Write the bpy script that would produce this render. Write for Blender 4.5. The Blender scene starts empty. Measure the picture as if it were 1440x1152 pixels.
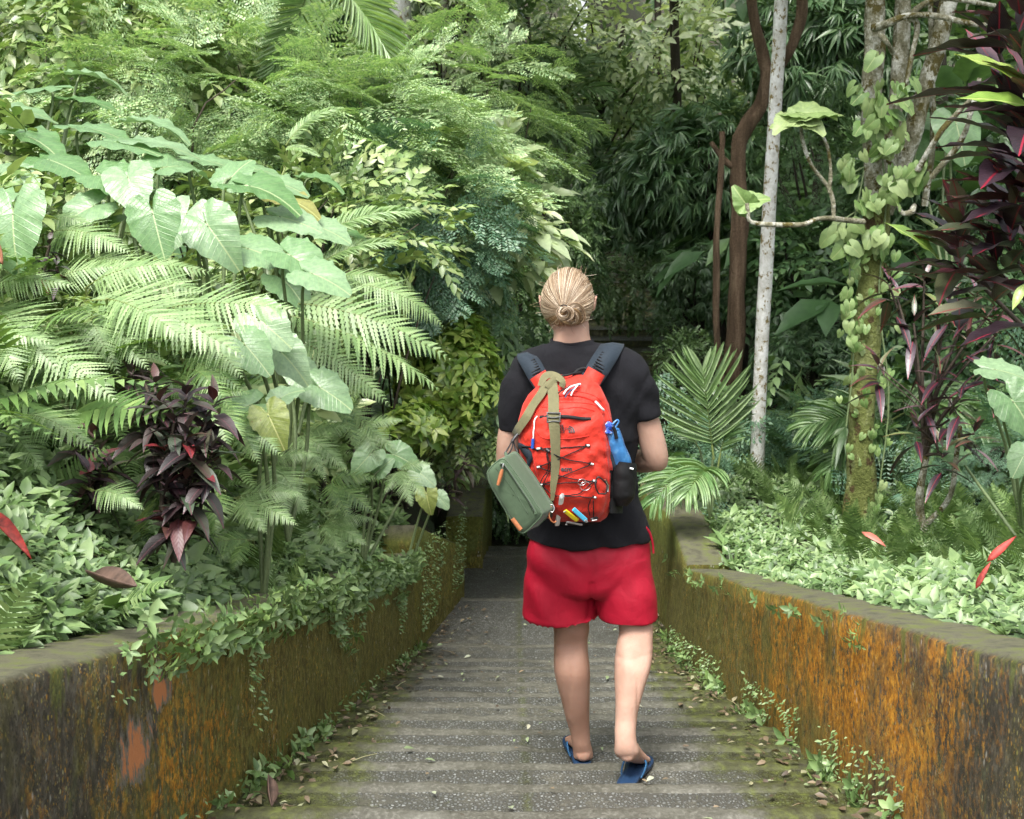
import bpy, bmesh, math, random
import numpy as np
from mathutils import Vector, Matrix, noise as mn
R = math.radians
RS = np.random.RandomState(7)
random.seed(7)
scene = bpy.context.scene
COL = scene.collection
PI = math.pi
# ------------------------------------------------------------------ camera geometry
F_PX = 1900.0
PITCH = R(10.3)
CAM = Vector((0, 0, 2.17))
def ray(px, py):
    a = (px - 720) / F_PX; b = (py - 576) / F_PX
    cp, sp = math.cos(PITCH), math.sin(PITCH)
    return Vector((a, cp - b * sp, -sp - b * cp))
def P(px, py, Y):
    """point of the place that stands at forward distance Y along the sight line measured off the photograph"""
    d = ray(px, py)
    return CAM + d * (Y / d.y)
def unit(a):
    a = np.asarray(a, float)
    n = np.linalg.norm(a, axis=-1, keepdims=True)
    return a / np.maximum(n, 1e-9)
# ------------------------------------------------------------------ mesh collecting
class MB:
    def __init__(s):
        s.v = []; s.f = []; s.n = 0; s.uvs = []
    def add(s, V, F, mat=0, uv=None):
        V = np.asarray(V, float).reshape(-1, 3); F = np.asarray(F, int)
        if len(F) == 0: return s
        s.v.append(V); s.f.append((F + s.n, mat))
        s.uvs.append(np.zeros((len(V), 2)) if uv is None else np.asarray(uv, float))
        s.n += len(V)
        return s
    def merge(s, o, mat=None):
        for F, m in o.f:
            s.f.append((F + s.n, m if mat is None else mat))
        s.v += o.v; s.uvs += o.uvs; s.n += o.n
        return s
    def xf(s, M):
        M = np.array(M)
        s.v = [v @ M[:3, :3].T + M[:3, 3] for v in s.v]
        return s
    def arrays(s):
        return np.concatenate(s.v), s.f, np.concatenate(s.uvs)
    def mesh(s, name, mats, smooth=True):
        me = bpy.data.meshes.new(name)
        V = np.concatenate(s.v); UV = np.concatenate(s.uvs)
        loops = []; starts = []; tot = []; mi = []; c = 0
        for F, m in s.f:
            k = F.shape[1]
            loops.append(F.ravel()); starts.append(c + np.arange(len(F)) * k)
            tot.append(np.full(len(F), k)); mi.append(np.full(len(F), m)); c += F.size
        L = np.concatenate(loops)
        me.vertices.add(len(V)); me.vertices.foreach_set('co', V.astype(np.float32).ravel())
        me.loops.add(len(L)); me.loops.foreach_set('vertex_index', L.astype(np.int32))
        st = np.concatenate(starts)
        me.polygons.add(len(st)); me.polygons.foreach_set('loop_start', st.astype(np.int32))
        me.polygons.foreach_set('loop_total', np.concatenate(tot).astype(np.int32))
        me.polygons.foreach_set('material_index', np.concatenate(mi).astype(np.int32))
        me.polygons.foreach_set('use_smooth', np.full(len(st), smooth))
        ul = me.uv_layers.new(name='UVMap')
        ul.data.foreach_set('uv', UV[L].astype(np.float32).ravel())
        for m in (mats if isinstance(mats, (list, tuple)) else [mats]): me.materials.append(m)
        me.update(calc_edges=True)
        me.validate()
        return me
def link(name, data, parent=None):
    o = bpy.data.objects.new(name, data); COL.objects.link(o)
    if parent is not None: o.parent = parent
    return o
def obj(name, mb, mats, parent=None, smooth=True):
    """link collected shapes as one mesh object; vertices are given in world space, the parent is unrotated"""
    off = parent_origin(parent)
    if off is not None: mb.xf(Matrix.Translation(-off))
    return link(name, mb.mesh(name, mats, smooth), parent)
def parent_origin(p):
    if p is None: return None
    o = Vector((0, 0, 0))
    while p is not None:
        o = o + p.location; p = p.parent
    return o
def tag(o, label=None, cat=None, group=None, kind=None):
    if label: o['label'] = label
    if cat: o['category'] = cat
    if group: o['group'] = group
    if kind: o['kind'] = kind
    return o
def empty(name, loc, label, cat, group=None, parent=None):
    o = bpy.data.objects.new(name, None); COL.objects.link(o); o.location = loc
    o.empty_display_size = .1
    if parent is not None: o.parent = parent
    return tag(o, label, cat, group)
def struct(name, mb, mats, smooth=True):
    return tag(obj(name, mb, mats, None, smooth), kind='structure')
def grid_faces(nu, nv, close=False):
    """nu rows of nv points"""
    i = np.arange(nu - 1)[:, None]; j = np.arange(nv if close else nv - 1)[None, :]
    j2 = (j + 1) % nv
    a = i * nv + j; b = i * nv + j2; c = (i + 1) * nv + j2; d = (i + 1) * nv + j
    return np.stack([a, b, c, d], -1).reshape(-1, 4)
def frames(pts):
    pts = np.asarray(pts, float); T = unit(np.gradient(pts, axis=0))
    up = np.array([0, 0, 1.]) if abs(T[0][2]) < .9 else np.array([1., 0, 0])
    N = []; n = unit(np.cross(T[0], up))
    for t in T:
        n = unit(n - t * np.dot(n, t)); N.append(n)
    N = np.array(N); return T, N, np.cross(T, N)
def smooth_path(pts, n=24):
    """Catmull-Rom resample (any number of columns)"""
    p = np.asarray(pts, float)
    p = np.vstack([2 * p[0] - p[1], p, 2 * p[-1] - p[-2]])
    out = []
    seg = len(p) - 3
    for t in np.linspace(0, seg - 1e-6, n):
        i = int(t); u = t - i; a, b, c, d = p[i], p[i + 1], p[i + 2], p[i + 3]
        out.append(.5 * ((2 * b) + (c - a) * u + (2 * a - 5 * b + 4 * c - d) * u * u + (3 * b - a - 3 * c + d) * u ** 3))
    return np.array(out)
def tube(mb, pts, rad, sides=8, mat=0, cap=True, wob=0, seed=0, flat=1.0):
    pts = np.asarray(pts, float); n = len(pts)
    rad = np.broadcast_to(np.asarray(rad, float), (n,))
    T, N, B = frames(pts)
    a = np.linspace(0, 2 * PI, sides, endpoint=False)
    rr = np.ones((n, sides))
    if wob:
        rs = np.random.RandomState(seed)
        ph = rs.rand(4) * 6.28
        s = np.linspace(0, n * .5, n)[:, None]
        rr += wob * (np.sin(2 * a + s + ph[0]) + .7 * np.sin(3 * a - 1.3 * s + ph[1]) + .5 * np.sin(2.3 * s + ph[2] + a) + .6 * rs.uniform(-1, 1, (n, sides)))
    V = pts[:, None] + (N[:, None] * np.cos(a)[None, :, None] + flat * B[:, None] * np.sin(a)[None, :, None]) * (rad[:, None] * rr)[..., None]
    L = np.concatenate([[0], np.cumsum(np.linalg.norm(np.diff(pts, axis=0), axis=1))])
    uv = np.stack(np.broadcast_arrays(a[None] / 6.283, L[:, None]), -1).reshape(-1, 2)
    mb.add(V, grid_faces(n, sides, True)[:, ::-1], mat, uv)
    if cap:
        for k, e in ((0, 1), (n - 1, -1)):
            ring = V[k]; c = ring.mean(0)
            VV = np.vstack([ring, c]); F = [[i, (i + 1) % sides, sides] for i in range(sides)]
            F = np.array(F)
            mb.add(VV, F if e == 1 else F[:, ::-1], mat)
    return mb
def scatter(mb, tmpl, p, d, n, s, sx=None, mat=0):
    """copy a template (V,F list,UV; tip along +y, face up +z) to many places in one mesh"""
    TV, TF, TUV = tmpl
    p = np.asarray(p, float); N = len(p)
    if N == 0: return mb
    d = unit(d); x = unit(np.cross(d, n)); z = np.cross(x, d)
    s = np.broadcast_to(np.asarray(s, float), (N,)); sx = s if sx is None else s * sx
    V = p[:, None] + x[:, None] * (TV[None, :, 0:1] * np.asarray(sx)[:, None, None]) + d[:, None] * (TV[None, :, 1:2] * s[:, None, None]) + z[:, None] * (TV[None, :, 2:3] * s[:, None, None])
    k = len(TV)
    base = mb.n
    mb.v.append(V.reshape(-1, 3)); mb.uvs.append(np.tile(TUV, (N, 1))); mb.n += N * k
    off = (np.arange(N) * k)[:, None, None]
    for F, m in TF:
        FF = (F[None] + off).reshape(-1, F.shape[1]) + base
        mb.f.append((FF, m + mat))
    return mb
def rnd_dir(n, rs=RS):
    return unit(rs.normal(size=(n, 3)))
# ------------------------------------------------------------------ materials
def mat_new(name):
    m = bpy.data.materials.new(name); m.use_nodes = True
    nt = m.node_tree; nt.nodes.clear()
    return m, nt
class NT:
    def __init__(s, nt): s.nt = nt
    def n(s, t, **k):
        x = s.nt.nodes.new(t)
        for a, b in k.items(): setattr(x, a, b)
        return x
    def l(s, a, b): s.nt.links.new(a, b)
    def ramp(s, fac, stops, interp='LINEAR'):
        r = s.n('ShaderNodeValToRGB'); r.color_ramp.interpolation = interp
        e = r.color_ramp.elements
        while len(e) < len(stops): e.new(.5)
        for i, (p, c) in enumerate(stops):
            e[i].position = p; e[i].color = (*c, 1) if len(c) == 3 else c
        s.l(fac, r.inputs[0]); return r.outputs[0]
    def noise(s, vec, scale, detail=4, rough=.55, dist=0):
        x = s.n('ShaderNodeTexNoise'); x.inputs['Scale'].default_value = scale; x.inputs['Detail'].default_value = detail
        x.inputs['Roughness'].default_value = rough; x.inputs['Distortion'].default_value = dist
        if vec is not None: s.l(vec, x.inputs['Vector'])
        return x.outputs['Fac']
    def vor(s, vec, scale, feature='F1', out='Distance', rand=1):
        x = s.n('ShaderNodeTexVoronoi'); x.feature = feature; x.inputs['Scale'].default_value = scale
        x.inputs['Randomness'].default_value = rand
        if vec is not None: s.l(vec, x.inputs['Vector'])
        return x.outputs[out]
    def map(s, vec, scale=(1, 1, 1), rot=(0, 0, 0), loc=(0, 0, 0)):
        x = s.n('ShaderNodeMapping'); x.inputs['Scale'].default_value = scale; x.inputs['Rotation'].default_value = rot
        x.inputs['Location'].default_value = loc
        s.l(vec, x.inputs['Vector']); return x.outputs[0]
    def math(s, op, a, b=None, c=None, clamp=False):
        x = s.n('ShaderNodeMath', operation=op, use_clamp=clamp)
        for i, v in enumerate((a, b, c)):
            if v is None: continue
            if isinstance(v, (int, float)): x.inputs[i].default_value = v
            else: s.l(v, x.inputs[i])
        return x.outputs[0]
    def mix(s, fac, a, b, blend='MIX'):
        x = s.n('ShaderNodeMix', data_type='RGBA', blend_type=blend)
        for sock, v in ((x.inputs[0], fac), (x.inputs[6], a), (x.inputs[7], b)):
            if isinstance(v, (int, float)): sock.default_value = v
            elif isinstance(v, tuple): sock.default_value = (*v, 1) if len(v) == 3 else v
            else: s.l(v, sock)
        return x.outputs[2]
    def mr(s, v, a, b, c=0, d=1):
        x = s.n('ShaderNodeMapRange'); s.l(v, x.inputs[0])
        for i, q in zip((1, 2, 3, 4), (a, b, c, d)): x.inputs[i].default_value = q
        return x.outputs[0]
    def bump(s, h, strength=.5, dist=.01, nrm=None):
        x = s.n('ShaderNodeBump'); x.inputs['Strength'].default_value = strength; x.inputs['Distance'].default_value = dist
        s.l(h, x.inputs['Height'])
        if nrm is not None: s.l(nrm, x.inputs['Normal'])
        return x.outputs[0]
    def bsdf(s, col, rough=.6, nrm=None, spec=.5, metal=0, sub=0, sheen=0, trans=0, tcol=None, coat=0):
        b = s.n('ShaderNodeBsdfPrincipled')
        if isinstance(col, tuple): b.inputs['Base Color'].default_value = (*col, 1)
        else: s.l(col, b.inputs['Base Color'])
        if isinstance(rough, (int, float)): b.inputs['Roughness'].default_value = rough
        else: s.l(rough, b.inputs['Roughness'])
        b.inputs['Specular IOR Level'].default_value = spec; b.inputs['Metallic'].default_value = metal
        if coat: b.inputs['Coat Weight'].default_value = coat
        if sheen: b.inputs['Sheen Weight'].default_value = sheen
        if sub:
            b.inputs['Subsurface Weight'].default_value = sub; b.inputs['Subsurface Radius'].default_value = (1, .35, .2)
            b.inputs['Subsurface Scale'].default_value = .01
        if nrm is not None: s.l(nrm, b.inputs['Normal'])
        out = s.n('ShaderNodeOutputMaterial'); sh = b.outputs[0]
        if trans:
            t = s.n('ShaderNodeBsdfTranslucent')
            if tcol is None: tcol = col
            if isinstance(tcol, tuple): t.inputs[0].default_value = (*tcol, 1)
            else: s.l(tcol, t.inputs[0])
            m = s.n('ShaderNodeMixShader'); m.inputs[0].default_value = trans
            s.l(sh, m.inputs[1]); s.l(t.outputs[0], m.inputs[2]); sh = m.outputs[0]
        s.l(sh, out.inputs[0]); return b
def simple(name, col, rough=.6, bump=0, bscale=80, var=.12, metal=0, spec=.5, sheen=0, coat=0):
    m, nt = mat_new(name); g = NT(nt)
    tc = g.n('ShaderNodeTexCoord').outputs['Object']
    f = g.noise(tc, bscale, 4)
    c = g.mix(g.mr(f, .3, .7), tuple(x * (1 - var) for x in col), tuple(min(1, x * (1 + var)) for x in col))
    g.bsdf(c, rough, g.bump(f, bump, .002) if bump else None, spec, metal, sheen=sheen, coat=coat)
    return m
def soften(c, gain=1.25, k=.08):
    l = .3 * c[0] + .6 * c[1] + .1 * c[2]
    o = [min(.8, (v * (1 - k) + l * k) * gain) for v in c]
    if c[1] > c[0] * 1.15: o[0] *= .99; o[2] *= 1.03
    return tuple(o)
def leafmat(name, stops, rough=.42, trans=.28, spec=.85, vein=None, veincol=None, veinamt=.5, midw=.03, tips=None, bump=.0, spots=0, veinfreq=9, gain=1.1):
    """leaf: colour picked per leaf, mottled, midrib and side veins from the leaf's own coordinates"""
    m, nt = mat_new(name); g = NT(nt)
    geo = g.n('ShaderNodeNewGeometry'); rp = geo.outputs['Random Per Island']
    oi = g.n('ShaderNodeObjectInfo').outputs['Random']
    r = g.math('FRACT', g.math('ADD', rp, oi))
    c = g.ramp(r, [(p_, soften(q_, gain)) for p_, q_ in stops])
    tc = g.n('ShaderNodeTexCoord')
    nf = g.noise(tc.outputs['Object'], 14, 3)
    c = g.mix(1.0, c, g.ramp(nf, [(.3, (.78, .8, .78)), (.7, (1.18, 1.15, 1.1))]), 'MULTIPLY')
    nrm = None
    if veincol:
        sp = g.n('ShaderNodeSeparateXYZ'); g.l(tc.outputs['UV'], sp.inputs[0])
        ax = g.math('ABSOLUTE', g.math('SUBTRACT', sp.outputs[0], .5))
        mid = g.math('LESS_THAN', ax, midw)
        w = g.math('SUBTRACT', sp.outputs[1], g.math('MULTIPLY', ax, .75))
        fr = g.math('FRACT', g.math('MULTIPLY', w, veinfreq))
        vv = g.mr(g.math('ABSOLUTE', g.math('SUBTRACT', fr, .5)), .0, .09, 1, 0)
        side = g.math('MULTIPLY', vv, veinamt, clamp=True)
        k = g.math('MAXIMUM', mid, side)
        c = g.mix(k, c, veincol)
        nrm = g.bump(g.math('SUBTRACT', g.noise(tc.outputs['Object'], 40, 2), g.math('MULTIPLY', vv, .8)), .35, .004)
    if spots:
        sn = g.noise(tc.outputs['Object'], 9, 4, .6)
        c = g.mix(g.mr(sn, .66, .72, 0, spots), c, (.16, .10, .03))
    bf = geo.outputs['Backfacing']
    c2 = g.mix(g.math('MULTIPLY', bf, .35), c, g.mix(1.0, c, (1.25, 1.2, .75), 'MULTIPLY'))
    g.bsdf(c2, rough, nrm, spec, trans=trans * .6, tcol=g.mix(1.0, c2, (1.25, 1.4, .75), 'MULTIPLY'))
    return m
# ------------------------------------------------------------------ leaf shapes
def blade(nl=5, w=.4, fold=.25, droop=.25, tip=.6, nw=3, wave=0, twist=0):
    """oval or lance leaf, length 1; w = full width"""
    ys = np.linspace(0, 1, nl)
    wd = np.sin(np.pi * ys ** tip) ** .85
    wd[0] = .04; wd[-1] = .03
    xs = np.linspace(-1, 1, nw)
    V = []; UV = []
    for y, q in zip(ys, wd):
        for x in xs:
            X = x * q * w * .5
            V.append([X, y, fold * abs(X) - droop * y * y + wave * math.sin(y * 17 + x * 2) * abs(x)])
            UV.append([.5 + x * .5 * q, y])
    V = np.array(V)
    return V, [(grid_faces(nl, nw), 0)], np.array(UV)
def heart(nr=5, na=28, ripple=.02, droop=.35, fold=.28, seed=0):
    rs = np.random.RandomState(seed)
    key = np.radians([-180, -172, -158, -140, -115, -85, -55, -28, -10, 0, 10, 28, 55, 85, 115, 140, 158, 172, 180])
    rad = np.array([.05, .22, .40, .44, .43, .41, .43, .52, .66, .76, .66, .52, .43, .41, .43, .44, .40, .22, .05])
    a = np.linspace(-PI, PI, na); r = np.interp(a, key, rad) * (1 + .03 * rs.normal(size=na))
    V = []; UV = []
    for k in range(nr):
        f = k / (nr - 1)
        for t, q in zip(a, r):
            x, y = math.sin(t) * q * f, math.cos(t) * q * f
            z = fold * abs(x) - .5 * x * x - droop * (max(y, 0) ** 2) - .18 * max(-y, 0) ** 1.3
            z += ripple * f * f * math.sin(t * 9 + seed) + .012 * f * math.cos(t * 16 + seed * 2)
            V.append([x, y, z]); UV.append([x + .5, y + .5])
    return np.array(V), [(grid_faces(nr, na)[:, ::-1], 0)], np.array(UV)
def T_of(mb):
    V, F, UV = mb.arrays(); return V, F, UV
LEAF_OVAL = blade(5, .46, .3, .22, .62)
LEAF_OVAL_LOW = blade(4, .5, .3, .2, .7, 3)
LEAF_FLAT = blade(4, .62, .2, .3, .7, 3)
LEAF_LANCE = blade(5, .16, .3, .35, .55, 3)
LEAF_TINY = (np.array([[0, 0, 0], [.22, .45, .03], [0, 1, -.05], [-.22, .45, .03]], float), [(np.array([[0, 1, 2, 3]]), 0)], np.array([[.5, 0], [1, .5], [.5, 1], [0, .5]], float))
def rosette(n=6, leaf=LEAF_OVAL_LOW, elev=.45, seed=0, tall=.5, jitter=.3):
    """leaves in pairs/whorls round a short stem: small herb, size about 1"""
    rs = np.random.RandomState(seed); mb = MB()
    a = np.arange(n) * 2.4 + rs.uniform(-jitter, jitter, n); h = np.linspace(.15, tall, n)
    e = elev + rs.uniform(-.25, .25, n)
    d = np.stack([np.cos(a) * np.cos(e), np.sin(a) * np.cos(e), np.sin(e)], 1)
    p = np.stack([d[:, 0] * .06, d[:, 1] * .06, h], 1)
    scatter(mb, leaf, p, d, np.tile([0, 0, 1.], (n, 1)), rs.uniform(.5, .8, n))
    V, F, UV = mb.arrays()
    V = V[:, [0, 2, 1]] * np.array([1, 1, -1.])   # stem runs along +y so that scatter's d is the growth axis
    return V, F, UV
def sprig(n=9, leaf=LEAF_OVAL_LOW, ls=.3, spread=1.0, droop=.3, seed=0, end=True):
    """twig with alternate leaves along +y, length 1"""
    rs = np.random.RandomState(seed); mb = MB()
    t = np.linspace(.12, .95, n); sgn = np.where(np.arange(n) % 2, 1., -1.)
    ang = spread * (1 - .45 * t) + rs.uniform(-.2, .2, n)
    d = np.stack([np.sin(ang) * sgn, np.cos(ang), rs.uniform(-.3, .25, n)], 1)
    p = np.stack([t * 0, t, -droop * t * t], 1)
    nn = np.stack([rs.uniform(-.4, .4, n), rs.uniform(-.3, .3, n), np.ones(n)], 1)
    scatter(mb, leaf, p, d, nn, ls * rs.uniform(.75, 1.15, n))
    if end: scatter(mb, leaf, [[0, .95, -droop * .9]], [[.1, 1, -.3]], [[0, 0, 1]], [ls])
    tt = np.linspace(0, 1, 5)
    tube(mb, np.stack([tt * 0, tt, -droop * tt * tt - .004], 1), .008, 3, 0, False)
    return T_of(mb)
def fan(n=7, leaf=LEAF_LANCE, seed=0, spread=1.1, droop=.2):
    rs = np.random.RandomState(seed); mb = MB()
    a = np.linspace(-spread, spread, n) + rs.uniform(-.12, .12, n)
    d = np.stack([np.sin(a), np.cos(a), rs.uniform(-.5, .1, n) - droop], 1)
    scatter(mb, leaf, np.zeros((n, 3)), d, np.stack([rs.uniform(-.5, .5, n), np.zeros(n), np.ones(n)], 1), rs.uniform(.7, 1, n))
    return T_of(mb)
def feather(npin=10, nlf=9, seed=0, droop=.35, w=.42):
    """twice-feathered leaf, as of a mimosa, length 1"""
    rs = np.random.RandomState(seed); mb = MB()
    t = np.linspace(.12, .97, npin)
    Pp = []; Dd = []; Nn = []; Ss = []
    for k, tk in enumerate(t):
        L = w * (math.sin(PI * (tk * .85 + .1)) ** .6)
        for sg in (-1, 1):
            ang = 1.15 - .55 * tk + rs.uniform(-.2, .2)
            d = np.array([math.sin(ang) * sg, math.cos(ang), -.18 + rs.uniform(-.1, .1)])
            b = np.array([0, tk, -droop * tk * tk])
            side = unit(np.cross(d, [0, 0, 1.]))
            for q in np.linspace(.1, 1, nlf):
                for s2 in (-1, 1):
                    Pp.append(b + d * L * q + [0, 0, -.1 * L * q * q]); Dd.append(side * s2 + unit(d) * rs.uniform(.25, .75) + [0, 0, rs.uniform(-.35, .15)]); Nn.append([rs.uniform(-.4, .4), rs.uniform(-.4, .4), 1.]); Ss.append(rs.uniform(.045, .085))
    scatter(mb, LEAF_TINY, Pp, Dd, Nn, Ss)
    tt = np.linspace(0, 1, 6)
    tube(mb, np.stack([tt * 0, tt, -droop * tt * tt - .004], 1), .006, 3, 0, False)
    return T_of(mb)
def frond_fern(npair=24, nsub=11, seed=0, arch=.35, w=.34, curl=.0, low=.10):
    """bracken-like frond along +y, length 1: toothed leaflets in pairs, shorter towards the tip"""
    rs = np.random.RandomState(seed); mb = MB()
    def c(t): return np.array([curl * t * t, t * (1 - .10 * t * arch), arch * (t - 1.25 * t * t) * .9])
    rows = []; 
    for k in range(nsub * 2 + 1):
        y = k / (nsub * 2); tp = (1 - y) ** .75 * (min(1, y / .05 + .5)); hw = (.5 if k % 2 else .17) * tp + .01
        fw = .045 if k % 2 else -.012
        rows.append([[-hw, y + fw, -.05 * (k % 2)], [0, y, .0], [hw, y + fw, -.05 * (k % 2)]])
    V = np.array(rows, float); V[..., 2] = V[..., 2] * .08 - .16 * V[..., 1] ** 2
    lf = (V.reshape(-1, 3), [(grid_faces(len(rows), 3), 0)], np.full((len(rows) * 3, 2), .5))
    sp = .88 / npair
    for t in np.linspace(low, .985, npair):
        b = c(t); tan = unit(c(t + .01) - c(t - .01)); nrm = unit(np.cross([1, 0, 0], tan))
        L = w * min(1, (1 - t) * 1.45 + .02) * (min(1, (t - low + .08) / .2) ** .5)
        for sg in (-1, 1):
            ang = 1.20 - .38 * t + rs.uniform(-.07, .07)
            d = np.array([sg * 1., 0, 0]) * math.sin(ang) + tan * math.cos(ang) - nrm * (.12 + rs.uniform(-.12, .14))
            Lk = L * rs.uniform(.88, 1.06)
            scatter(mb, lf, [b], [d], [nrm + rs.normal(0, .12, 3)], [Lk], sx=np.array([min(sp * 1.12, Lk * .5) / Lk]))
    tt = np.linspace(0, 1, 14)
    tube(mb, np.array([c(x) for x in tt]) + [0, 0, -.003], .006 * (1.1 - tt), 4, 1, False)
    return mb
def frond_palm(n=34, w=.55, arch=.5, seed=0, droop=.5, lw=.05, vee=.4, low=.18):
    rs = np.random.RandomState(seed); mb = MB()
    def c(t): return np.array([0, t * (1 - .15 * arch * t), arch * (t * .9 - 1.1 * t * t)])
    ys = np.linspace(0, 1, 7)
    V = []; UV = []
    for y in ys:
        q = (math.sin(PI * min(1, y * .92 + .06)) ** .6) if y < 1 else .03
        for x in (-1, 0, 1):
            V.append([x * q * .5, y, abs(x) * .25 * q * .35 - droop * y ** 2.2 * .5]); UV.append([.5 + x * .5, y])
    lf = (np.array(V), [(grid_faces(7, 3), 0)], np.array(UV))
    Pp = []; Dd = []; Nn = []; Ss = []
    for t in np.linspace(low, .99, n):
        b = c(t); tan = unit(c(t + .01) - c(t - .01)); nrm = unit(np.cross([1, 0, 0], tan))
        L = w * (math.sin(PI * (t * .72 + .2)) ** .7)
        for sg in (-1, 1):
            ang = 1.15 - .75 * t + rs.uniform(-.09, .09)
            d = np.array([sg * 1., 0, 0]) * math.sin(ang) + tan * math.cos(ang) + nrm * (vee * (1 - t) + rs.uniform(-.12, .12))
            Pp.append(b); Dd.append(d); Nn.append(nrm + np.array([rs.uniform(-.3, .3), 0, 0])); Ss.append(L * rs.uniform(.9, 1.08))
    Ss = np.array(Ss)
    scatter(mb, lf, Pp, Dd, Nn, Ss, sx=lw / np.maximum(Ss, .05))
    tt = np.linspace(-.05, 1, 14)
    tube(mb, np.array([c(x) for x in tt]) + [0, 0, -.003], .013 * (1.12 - tt), 5, 1, False)
    return mb
EXPO = 1.3
# ------------------------------------------------------------------ world, light, camera
w = bpy.data.worlds.new('World'); scene.world = w; w.use_nodes = True
g = NT(w.node_tree); w.node_tree.nodes.clear()
SUN_EL, SUN_AZ = 62, 200
sky = g.n('ShaderNodeTexSky'); sky.sky_type = 'NISHITA'; sky.sun_disc = False
sky.sun_elevation = R(SUN_EL); sky.sun_rotation = R(SUN_AZ); sky.air_density = 1.0; sky.dust_density = 4.0; sky.ozone_density = 1.0
# overcast: the sky's colour is mostly washed out to a white cloud layer
hs = g.n('ShaderNodeHueSaturation'); hs.inputs['Saturation'].default_value = .25; g.l(sky.outputs[0], hs.inputs['Color'])
bg = g.n('ShaderNodeBackground'); bg.inputs[1].default_value = .15; g.l(hs.outputs[0], bg.inputs[0])
wo = g.n('ShaderNodeOutputWorld'); g.l(bg.outputs[0], wo.inputs[0])
sl = bpy.data.lights.new('sun', 'SUN'); sl.energy = 2.0; sl.angle = R(18); sl.color = (1, .97, .9)
so = bpy.data.objects.new('sun', sl); COL.objects.link(so)
az = R(SUN_AZ); el = R(SUN_EL)
sd = Vector((math.sin(az) * math.cos(el), math.cos(az) * math.cos(el), math.sin(el)))
so.rotation_euler = sd.to_track_quat('Z', 'Y').to_euler(); so.location = (0, 0, 12)
cam = bpy.data.cameras.new('camera'); co = bpy.data.objects.new('camera', cam); COL.objects.link(co)
cam.sensor_width = 36; cam.lens = F_PX / 1440 * 36; cam.clip_end = 500; cam.clip_start = .05
co.location = CAM; co.rotation_euler = (PI / 2 - PITCH, 0, 0); scene.camera = co
cam.dof.use_dof = True; cam.dof.focus_distance = 4.9; cam.dof.aperture_fstop = 9
scene.view_settings.view_transform = 'Standard'; scene.view_settings.look = 'None'
scene.view_settings.exposure = EXPO; scene.view_settings.gamma = 1
scene.cycles.max_bounces = 7; scene.cycles.diffuse_bounces = 4; scene.cycles.transmission_bounces = 4; scene.cycles.glossy_bounces = 2
scene.cycles.use_denoising = True
scene.cycles.use_adaptive_sampling = True; scene.cycles.adaptive_threshold = .02
# ------------------------------------------------------------------ the lie of the land
def nos(Y): return 1.20 - .256 * Y                # line through the step edges
def xl(Y): return np.interp(Y, [0, 2.6, 3.8, 4.75, 8.45, 8.6, 9.7, 10.8, 14], [-1.1, -1.05, -.95, -.86, -.63, -.60, -.36, -.42, -.42])   # inner face of the left wall
def xr(Y): return np.interp(Y, [0, 2.9, 4.25, 7.8, 9.0, 9.7, 14], [1.25, 1.20, 1.16, 1.05, 1.07, .96, .95])
def zl(Y): return np.interp(Y, [0, 2.3, 8.45, 8.5, 9.7, 10.7, 14, 20], [1.21, 1.21, -.36, -.14, -.62, -.66, -.7, -.2])
def zr(Y): return np.interp(Y, [0, 2.3, 7.8, 9.6, 11, 14, 20], [1.21, 1.21, -.215, -.24, -.5, -1.0, -.6])
def ground(x, Y):
    x = np.asarray(x, float); Y = np.asarray(Y, float)
    dl = np.maximum(0, xl(Y) - .22 - x); dr = np.maximum(0, x - xr(Y) - .22)
    left = zl(Y) - .04 + 2.75 * (1 - np.exp(-dl * .36)) * 1.05
    right = zr(Y) - .04 + .10 * np.minimum(dr, 2.5) + .16 * np.maximum(0, dr - 2.5)
    z = np.where(dl > 0, left, np.where(dr > 0, right, -9))
    path = np.where(Y < 8.5, nos(Y) - .32, np.where(Y < 9.7, -1.25, -1.6))
    inside = (dl <= 0) & (dr <= 0)
    valley = -1.45 + .13 * np.maximum(0, Y - 15) + .02 * np.maximum(0, Y - 15) ** 1.5
    z = np.where(inside, np.where(Y < 11.8, path, valley - .1), z)
    k = np.clip((Y - 10.5) / 4, 0, 1); k = k * k * (3 - 2 * k)
    z2 = valley + .12 * np.abs(x - 1)
    z = np.where(Y > 10.5, z * (1 - k) + np.maximum(z2, valley) * k, z)
    fx0 = np.interp(Y, [12, 15, 23, 40], [-.5, .5, 1.25, 2.6]); fx1 = np.interp(Y, [12, 15, 23, 40], [1.4, 2.0, 2.4, 4.2])
    fz = -1.4 + .16 * np.maximum(0, Y - 15.5) - .25; m = np.clip(np.maximum(fx0 - x, x - fx1) / .5, 0, 1)
    z = np.where(Y > 12, np.where(m < 1, np.minimum(z, fz * (1 - m) + z * m), z), z)
    n = np.sin(x * 2.1 + Y * .7) * np.sin(Y * 1.9 - x) * .05
    return z + np.where(inside, 0, n)
def gz(x, Y): return float(ground(x, Y))
def grd(px, Y):
    """ground point under a photograph column at forward distance Y"""
    x = (px - 720) / F_PX * (Y * 1.05)
    return Vector((x, Y, gz(x, Y)))
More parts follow.
